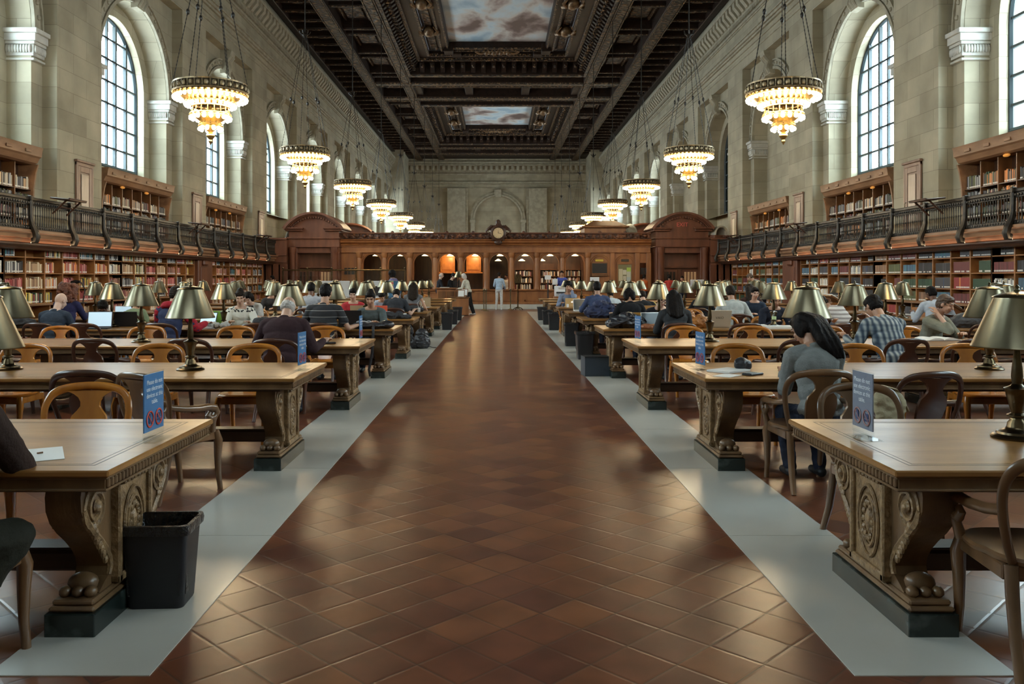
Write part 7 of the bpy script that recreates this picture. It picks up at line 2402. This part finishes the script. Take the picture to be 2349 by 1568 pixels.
cable('white looped cord above the charger on the sixth left table', [(-1.80, ty(5) - 0.25, TZ + 0.1), (-1.84, ty(5) - 0.25, TZ + 0.2), (-1.78, ty(5) - 0.25, TZ + 0.27), (-1.73, ty(5) - 0.25, TZ + 0.2), (-1.77, ty(5) - 0.25, TZ + 0.12)])

# bags -------------------------------------------------------------
def blob_bag(label, name, cat_, x, y, z, rz, parts, mt, vox=0.012, wr_=0.012, straps=(), ws=9, zip_=()):
    t = thing(name, label, cat_, (x, y, z), rz)
    m = MB()
    for c, r in parts: ell(m, c, r)
    o_ = remesh(m, vox, 'bag_body', mt, 3, wr_, ws, parent=t)
    for v in o_.data.vertices:
        if v.co.z < 0: v.co.z = 0.0
    for p, r in straps:
        m = MB(); m.tube(p, r, 6, flat=0.4); m.build('strap', mt, t)
    return t
blob_bag('black laptop bag lying on the fourth left table with strap hanging down', 'shoulder_bag', 'bag', -1.98, ty(3) - 0.36, TZ, 0.0, [((0, 0, 0.04), (0.26, 0.16, 0.05)), ((-0.1, 0, 0.045), (0.16, 0.15, 0.05)), ((0.26, 0.05, 0.06), (0.12, 0.12, 0.06)), ((0.1, -0.02, 0.05), (0.16, 0.15, 0.04))], MT['black_leather'], 0.01, 0.008,
         straps=[([(0.10, -0.14, 0.06), (0.10, -0.275, 0.03), (0.105, -0.295, -0.05), (0.09, -0.29, -0.35), (0.04, -0.28, -0.6), (0.06, -0.27, -0.70)], 0.02)])
blob_bag('crumpled black jacket lying on the fifth left table', 'jacket', 'jacket', -2.08, ty(4) - 0.30, TZ, 0.1, [((0, 0, 0.05), (0.2, 0.15, 0.07)), ((0.2, 0.05, 0.04), (0.18, 0.13, 0.06)), ((0.32, -0.02, 0.03), (0.1, 0.1, 0.04)), ((-0.15, 0.02, 0.06), (0.12, 0.12, 0.06))], MT['black_cloth'], 0.012, 0.02)
blob_bag('dark rucksack lying on the sixth left table end', 'rucksack', 'bag', -1.95, ty(5) - 0.05, TZ, 0.1, [((0, 0, 0.06), (0.2, 0.14, 0.08)), ((-0.3, 0.02, 0.05), (0.2, 0.12, 0.06)), ((0.12, 0, 0.05), (0.12, 0.12, 0.06))], MT['black_cloth'], 0.014, 0.015)
blob_bag('shiny black backpack standing on the marble border by the fifth left table', 'backpack', 'bag', -1.66, 18.5, 0.004, 0.25, [((0, 0, 0.18), (0.17, 0.12, 0.20)), ((0, -0.02, 0.30), (0.14, 0.10, 0.13)), ((0, -0.09, 0.15), (0.13, 0.06, 0.13)), ((0.10, 0.02, 0.14), (0.09, 0.11, 0.15)), ((-0.15, 0.03, 0.12), (0.10, 0.10, 0.13))], MT['black_leather'], 0.012, 0.014,
         straps=[([(-0.05, 0, 0.42), (-0.04, 0, 0.50), (0.04, 0, 0.50), (0.05, 0, 0.42)], 0.016), ([(0.15, 0.02, 0.05), (0.24, -0.02, 0.02), (0.32, 0.0, 0.012)], 0.02)])
blob_bag('slumped black bag behind the backpack under the fifth left table', 'backpack', 'bag', -2.03, 18.75, 0.004, 0.0, [((0, 0, 0.22), (0.15, 0.12, 0.24)), ((0.05, 0, 0.36), (0.12, 0.10, 0.12))], MT['black_cloth'], 0.014, 0.014)
blob_bag('grey black leather rucksack lying on the fourth right table end', 'rucksack', 'bag', 1.96, ty(3) - 0.18, TZ, 0.1, [((0, 0, 0.09), (0.24, 0.17, 0.10)), ((-0.15, -0.02, 0.07), (0.14, 0.15, 0.07)), ((0.17, 0.02, 0.10), (0.15, 0.14, 0.10)), ((0.05, 0, 0.16), (0.15, 0.13, 0.07)), ((0.26, 0.0, 0.07), (0.08, 0.11, 0.07))], MT['black_leather'], 0.009, 0.022, ws=8,
         straps=[([(-0.26, -0.12, 0.02), (-0.18, -0.17, 0.05), (-0.05, -0.19, 0.10), (0.1, -0.18, 0.16)], 0.018), ([(0.2, -0.12, 0.18), (0.28, -0.10, 0.16), (0.33, -0.08, 0.10), (0.3, -0.1, 0.05)], 0.014)])
blob_bag('navy coat heaped on the fifth right table end', 'coat', 'coat', 1.98, ty(4) + 0.05, TZ, 0.0, [((0, 0, 0.09), (0.24, 0.18, 0.11)), ((0.10, 0.05, 0.19), (0.2, 0.14, 0.10)), ((-0.14, 0, 0.12), (0.15, 0.14, 0.10)), ((0.22, 0.02, 0.10), (0.14, 0.14, 0.10)), ((0.02, 0.05, 0.26), (0.13, 0.11, 0.06))], mat('navy_coat', (0.028, 0.04, 0.11), 0.7, col2=(0.012, 0.016, 0.045), nscale=9, bump=0.5, bscale=16), 0.012, 0.03)
blob_bag('russet leather bag lying flat with strap loop on the fourth right table', 'satchel', 'bag', 2.38, ty(3) - 0.48, TZ, 0.05, [((0, 0, 0.03), (0.17, 0.11, 0.04)), ((-0.12, 0.02, 0.035), (0.10, 0.09, 0.04)), ((0.12, 0, 0.03), (0.12, 0.09, 0.035))], mat('russet_leather', (0.30, 0.11, 0.05), 0.4, bump=0.3, bscale=14), 0.009, 0.01,
         straps=[([(-0.05, -0.08, 0.06), (-0.02, -0.125, 0.04), (0.08, -0.13, 0.02), (0.2, -0.10, 0.02), (0.26, -0.06, 0.01)], 0.014)])
blob_bag('tan leather handbag standing on the fourth right table beside the silver laptop', 'handbag', 'bag', 3.06, ty(3) - 0.22, TZ, -0.15, [((0, 0, 0.08), (0.15, 0.10, 0.10)), ((-0.08, 0, 0.14), (0.07, 0.08, 0.13)), ((0.06, 0, 0.12), (0.09, 0.08, 0.09)), ((0.13, 0, 0.05), (0.07, 0.08, 0.06))], MT['tan_leather'], 0.008, 0.012,
         straps=[([(-0.08, -0.06, 0.24), (-0.02, -0.09, 0.28), (0.06, -0.10, 0.24), (0.10, -0.09, 0.16), (0.15, -0.08, 0.06)], 0.012), ([(-0.10, 0.05, 0.24), (0.0, 0.04, 0.27), (0.12, 0.02, 0.20), (0.2, 0.0, 0.10)], 0.012)])
blob_bag('yellow and white plastic bag on the sixth right table', 'carrier_bag', 'bag', 3.45, ty(5) + 0.1, TZ, 0.0, [((0, 0, 0.09), (0.2, 0.13, 0.11)), ((0.12, 0, 0.12), (0.12, 0.1, 0.09)), ((-0.16, 0, 0.08), (0.13, 0.1, 0.08))], mat('yellow_white_plastic', (0.66, 0.66, 0.64), 0.35, col2=(0.55, 0.42, 0.06), nscale=5, ramp=(0.5, 0.55)), 0.012, 0.03)
blob_bag('dark clothes heaped on the fifth left table beside the lamp', 'coat', 'coat', -3.55, ty(3) - 0.05, TZ, 0.0, [((0, 0, 0.05), (0.28, 0.18, 0.07)), ((-0.15, 0, 0.09), (0.15, 0.14, 0.06)), ((0.2, 0.03, 0.06), (0.14, 0.12, 0.05))], MT['black_cloth'], 0.014, 0.02)
blob_bag('tan scarf and books heap on the fourth left table near the lamp', 'scarf', 'scarf', -3.45, ty(3) + 0.05, TZ + 0.10, 0.0, [((0, 0, 0.03), (0.22, 0.12, 0.035)), ((0.12, 0.05, 0.04), (0.12, 0.1, 0.03))], mat('tan_wool', (0.34, 0.20, 0.09), 0.8, col2=(0.5, 0.42, 0.30), nscale=8), 0.012, 0.015)
blob_bag('black bag lying beside the bald reader on the fourth left table', 'shoulder_bag', 'bag', -7.45, ty(3) - 0.2, TZ, 0.0, [((0, 0, 0.07), (0.25, 0.15, 0.09)), ((0.15, 0, 0.06), (0.15, 0.13, 0.07))], MT['black_cloth'], 0.014, 0.02)
blob_bag('black handbag beside the striped sweater reader on the fourth right table', 'handbag', 'bag', 5.78, ty(3) + 0.0, TZ, 0.1, [((0, 0, 0.05), (0.28, 0.14, 0.06)), ((0.15, 0, 0.06), (0.16, 0.12, 0.06))], MT['black_cloth'], 0.012, 0.015)
blob_bag('grey backpack standing on a chair at the right behind the tilted lamp', 'backpack', 'bag', 7.35, ty(3) - 0.1, TZ, 0.0, [((0, 0, 0.10), (0.26, 0.17, 0.13)), ((0.12, 0, 0.14), (0.14, 0.14, 0.10))], mat('charcoal_nylon', (0.05, 0.052, 0.058), 0.6, bump=0.4, bscale=14), 0.014, 0.015)
blob_bag('small grey soft case beside the calculator on the second right table', 'pouch', 'pouch', 2.03, 7.14, TZ, 0.4, [((0, 0, 0.05), (0.06, 0.05, 0.055)), ((0.05, 0, 0.04), (0.05, 0.045, 0.045))], MT['black_leather'], 0.008, 0.006)
# beige shoulder bag hung over the chair at the second right table
t = blob_bag('beige canvas shoulder bag hanging over a chair at the second right table', 'canvas_bag', 'bag', 2.66, 5.80, 0.50, 0.25, [((0, 0, 0.11), (0.11, 0.05, 0.13)), ((-0.05, 0, 0.18), (0.07, 0.04, 0.11)), ((0.05, 0, 0.15), (0.07, 0.04, 0.10))], mat('beige_canvas', (0.34, 0.29, 0.18), 0.8, bump=0.2, bscale=80), 0.008, 0.010,
         straps=[([(-0.09, 0, 0.26), (-0.06, 0.0, 0.30), (0.05, 0.0, 0.27), (0.10, 0, 0.20), (0.13, -0.02, 0.12)], 0.018)])
# tote box and soft bag on the right border
t = thing('tote_box', 'dark blue black open tote box on the right marble border', 'box', (1.56, 13.4, 0.004), 0.12)
m = MB()
for a, b, c_, d in ((-0.23, 0.23, -0.15, -0.143), (-0.23, 0.23, 0.143, 0.15), (-0.23, -0.223, -0.15, 0.15), (0.223, 0.23, -0.15, 0.15)): m.box(a, b, c_, d, 0, 0.30, 0.003)
m.box(-0.23, 0.23, -0.15, 0.15, 0, 0.01)
m.build('box_shell', mat('slate_tote', (0.030, 0.042, 0.058), 0.5, bump=0.2, bscale=60), t, smooth=0.4)
m = MB()
for z in (0.285, 0.30): m.box(-0.235, 0.235, -0.155, 0.155, z, z + 0.006, 0.002)
m.build('folded_rim', MT['black'], t, smooth=0.4)
blob_bag('soft black bag slumped against a bin on the right marble border', 'soft_bag', 'bag', 1.82, 17.6, 0.004, 0.1, [((0, 0, 0.15), (0.19, 0.14, 0.20)), ((0.04, 0, 0.27), (0.14, 0.11, 0.12)), ((-0.05, -0.02, 0.1), (0.16, 0.13, 0.12))], MT['black_cloth'], 0.012, 0.014, straps=[([(-0.05, -0.14, 0.05), (-0.03, -0.16, 0.2), (0.0, -0.13, 0.33)], 0.012)])
blob_bag('pale plastic bag on the floor under the fifth right table', 'carrier_bag', 'bag', 1.98, ty(5) - 0.85, 0.004, 0.1, [((0, 0, 0.17), (0.10, 0.08, 0.18)), ((0.04, 0, 0.12), (0.1, 0.08, 0.12))], mat('pale_bag', (0.6, 0.63, 0.66), 0.4), 0.014, 0.012)

# desk, posts, printer near the booth --------------------------------
t = thing('information_desk', 'tall oak information desk at the end of the left tables', 'desk', (-1.95, 36.3, 0))
m = MB(); m.box(-0.62, 0.55, -0.35, 0.35, 0.12, 1.08, 0.01); m.build('desk_body', MT['booth'], t, smooth=0.4)
m = MB(); m.box(-0.70, 0.62, -0.42, 0.42, 1.08, 1.13, 0.012); m.build('desk_top', MT['booth'], t, smooth=0.4)
m = MB(); m.box(-0.64, 0.57, -0.37, 0.37, 0.0, 0.12, 0.005); m.build('plinth', MT['stone_white'], t, smooth=0.4)
m = MB()
for q in range(4): m.box(0.55, 0.57, -0.3 + q * 0.16, -0.18 + q * 0.16, 0.2, 0.95, 0.006)
for q in range(3): m.box(-0.55 + q * 0.36, -0.25 + q * 0.36, -0.37, -0.35, 0.2, 0.98, 0.008)
m.build('panel', MT['oak'], t, smooth=0.4)
o = clone(lp, (-1.66, 36.35, 1.13), 0.3, 'brass shaded lamp standing on the information desk')
del o['group']
m = MB()
for q in range(7): m.box(-0.16 + q * 0.05, -0.13 + q * 0.05, -0.06, 0.06, 0, 0.26 + 0.05 * (q % 3), 0.002)
o = m.build('leaflet_rack', MT['black'], None, (-1.72, 36.08, 1.13)); tag(o, 'dark rack of leaflets on the information desk under its lamp', 'rack')
sheet('papers lying on the information desk top', -2.25, 36.2, 0.1, 0.4, 0.3, 0.02, cat='papers', z=1.131, name='page_stack')
for i, (x, y, lab) in enumerate(((-1.50, 34.9, 'white framed notice leaning on the last left table, front'), (-1.38, 35.3, 'white framed notice leaning on the last left table, rear'))):
    tt = thing('framed_notice', lab, 'notice', (x, y, 0.76 if i == 0 else 0.80), -0.25)
    m = MB(Matrix.Rotation(-0.2, 4, 'X')); m.box(-0.15, 0.15, 0, 0.015, 0, 0.30, 0.004); m.build('frame', MT['oak'], tt, smooth=0.4)
    m = MB(Matrix.Rotation(-0.2, 4, 'X')); m.box(-0.12, 0.12, -0.003, 0.0, 0.03, 0.27); m.build('notice_sheet', MT['paper'], tt, smooth=0)
m = MB(); m.box(-0.38, 0.38, -0.14, 0.14, 0, 0.8, 0.02)
t = thing('side_cabinet', 'low oak cabinet carrying framed notices before the information desk', 'cabinet', (-1.55, 35.1, 0))
m = MB(); m.box(-0.36, 0.36, -0.3, 0.35, 0.02, 0.72, 0.01); m.build('cabinet_body', MT['booth'], t, smooth=0.4)
m = MB(); m.box(-0.40, 0.40, -0.34, 0.38, 0.72, 0.76, 0.01); m.build('cabinet_top', MT['oak'], t, smooth=0.4)
def stanchion(x, y, label, h=0.98, prev=None):
    t = thing('brass_post', label, 'post', (x, y, 0.0), 0, 'brass barrier posts')
    m = MB(); m.lathe([(0.0, 0.0), (0.15, 0.0), (0.15, 0.02), (0.05, 0.05), (0.028, 0.07)], 16); m.build('base', MT['brass'], t)
    m = MB(); m.lathe([(0.026, 0.05), (0.026, h - 0.1), (0.045, h - 0.08), (0.045, h - 0.05), (0.03, h - 0.04), (0.05, h), (0.03, h + 0.05), (0.0, h + 0.06)], 12); m.build('post', MT['brass'], t)
    return t
for i, (px, py) in enumerate(((1109, 711), (1114, 713), (1170, 710))):
    Y = F_PX * CAM.z / (py - VY)
    stanchion((px - VX) * Y / F_PX, Y, ['polished barrier post left of the white trousers, farther of the pair', 'polished barrier post left of the white trousers, nearer of the pair', 'polished barrier post right of the white trousers'][i])
t = thing('sign_stand', 'tall dark bronze sign stand in the aisle right of the barrier posts', 'sign stand', ((1187 - VX) * 41.0 / F_PX, 41.0, 0))
m = MB(); m.lathe([(0.035, 0.06), (0.03, 0.3), (0.022, 1.3), (0.03, 1.32)], 10); m.build('pole', MT['brass_dark'], t)
m = MB()
for a in range(4): m.tube([(0, 0, 0.16), (0.18 * math.cos(a * PI / 2 + .4), 0.18 * math.sin(a * PI / 2 + .4), 0.09), (0.27 * math.cos(a * PI / 2 + .4), 0.27 * math.sin(a * PI / 2 + .4), 0.015)], 0.02, 6)
m.build('foot', MT['brass_dark'], t)
m = MB(); m.box(-0.16, 0.16, -0.015, 0.015, 1.28, 1.72, 0.01); m.tube([(-0.16, 0, 1.6), (0, 0, 1.8), (0.16, 0, 1.6)], 0.02, 6); m.build('sign_holder', MT['brass_dark'], t)
t = thing('printer', 'tall white printer on the last right table', 'printer', (2.55, 34.3, 0.0))
m = MB(); m.box(-0.24, 0.24, -0.25, 0.25, 0.80, 1.22, 0.02); m.build('printer_body', MT['white'], t)
m = MB(); m.box(-0.19, 0.19, -0.262, -0.25, 0.92, 0.99); m.build('paper_slot', MT['black'], t, smooth=0)
m = MB(); m.box(-0.17, 0.17, -0.38, -0.25, 0.90, 0.915, 0.004); m.build('output_tray', MT['white'], t, smooth=0.4)
m = MB(); m.box(-0.10, 0.12, -0.258, -0.25, 1.10, 1.17); m.build('control_panel', MT['silver'], t, smooth=0)
m = MB(); m.box(-0.28, 0.28, -0.30, 0.30, 0.0, 0.80, 0.01); m.build('printer_stand', MT['booth'], t, smooth=0.4)
for i, (px, py, Y, w_, h_, lab) in enumerate(((1257, 636, 38.5, 0.14, 0.2, 'white paper tray box standing left above the printer'), (1273, 646, 38.4, 0.12, 0.26, 'white paper box standing right above the printer'), (1364, 641, 37.5, 0.20, 0.22, 'white framed notice above the lamps before the black screen'), (1599, 650, 36.5, 0.28, 0.34, 'pale computer monitor near the right pavilion'))):
    p = at(px, py, Y)
    t = thing('monitor' if i == 3 else 'notice_holder', lab, 'monitor' if i == 3 else 'notice', (p.x, Y, 0))
    m = MB(); m.box(-w_, w_, -0.03, 0.03, p.z - h_ / 2, p.z + h_ / 2, 0.01); m.build('panel', MT['white'], t, smooth=0.4)
    m = MB(); m.box(-0.03, 0.03, -0.03, 0.03, 0.0, p.z - h_ / 2, 0.005); m.box(-0.2, 0.2, -0.2, 0.2, 0.0, 0.03, 0.005); m.build('stand', MT['black'], t, smooth=0.4)
for i, (px, Y, w_) in enumerate(((762, 36.2, 0.75), (880, 36.2, 0.55))):
    p = at(px, 648, Y)
    t = thing('computer_desk', 'white computer desk screen before the left glass partition, %s one' % ['left', 'right'][i], 'desk', (p.x, Y, 0), 0)
    m = MB(); m.box(-w_, w_, -0.02, 0.02, 0.75, 1.42, 0.01); m.build('privacy_screen', mat('grey_white_screen', (0.52, 0.54, 0.55), 0.5), t, smooth=0.4)
    m = MB(); m.box(-w_, w_, -0.7, 0.02, 0.70, 0.74, 0.008); m.build('desk_top', MT['white'], t, smooth=0.4)
    for sg in (-1, 1):
        m = MB(); m.box(sg * w_ - sg * 0.05, sg * w_, -0.65, -0.05, 0, 0.70, 0.006); m.build('leg', MT['black'], t, smooth=0.4)
    m = MB(); m.box(-0.3, 0.3, -0.38, -0.34, 0.80, 1.2, 0.01); m.box(-0.04, 0.04, -0.40, -0.32, 0.74, 0.8)
    o = m.build('monitor', MT['black'], None, (p.x - 0.1, Y, 0), smooth=0.4); tag(o, 'black computer monitor on the %s white desk by the partition' % ['left', 'right'][i], 'monitor')
# sloping reading stands by the right wall
for i, (px, Y) in enumerate(((2160, 17.6), (1905, 21.5))):
    p = at(px, 690, Y)
    t = thing('reading_stand', ['sloping oak reading stand with an open volume before the right bookcase', 'sloping oak reading stand farther along the right bookcase'][i], 'reading stand', (p.x, Y, 0), 0.0)
    m = MB(); m.box(-0.45, 0.25, -0.35, 0.35, 0, 0.92, 0.012); m.build('stand_body', MT['booth'], t, smooth=0.4)
    m = MB(Matrix.Translation((-0.1, 0, 1.08)) @ Matrix.Rotation(0.55, 4, 'Y')); m.box(-0.05, 0.5, -0.4, 0.4, -0.02, 0.02, 0.006); m.build('slope', MT['oak'], t, smooth=0.4)
    m = MB(Matrix.Translation((-0.1, 0, 1.10)) @ Matrix.Rotation(0.55, 4, 'Y')); m.box(0.0, 0.42, -0.28, 0.28, 0.02, 0.05, 0.01); o = m.build('open_volume', MT['paper'], None, (p.x, Y, 0.0)); tag(o, ['pale open volume on the nearer sloping stand at right', 'pale open volume on the farther sloping stand at right'][i], 'book')
# clip lamp on the left shelves
t = thing('shelf_lamp', 'black desk lamp arm in front of the left wall shelves', 'lamp', (-10.2, 20.9, 0.915))
m = MB(); m.lathe([(0, 0), (0.09, 0), (0.09, 0.02), (0.015, 0.03)], 12); m.build('base', MT['black'], t)
m = MB(); m.tube([(0, 0, 0.02), (0.05, 0, 0.35), (-0.05, 0, 0.52)], 0.014, 6); m.build('arm', MT['black'], t)
m = MB(); m.tube([(-0.05, -0.03, 0.53), (-0.16, -0.02, 0.53), (-0.28, 0, 0.50)], [0.03, 0.05, 0.05], 8); m.build('lamp_head', MT['black'], t)
label_chairs()
bpy.data.scenes.remove(TMPS)
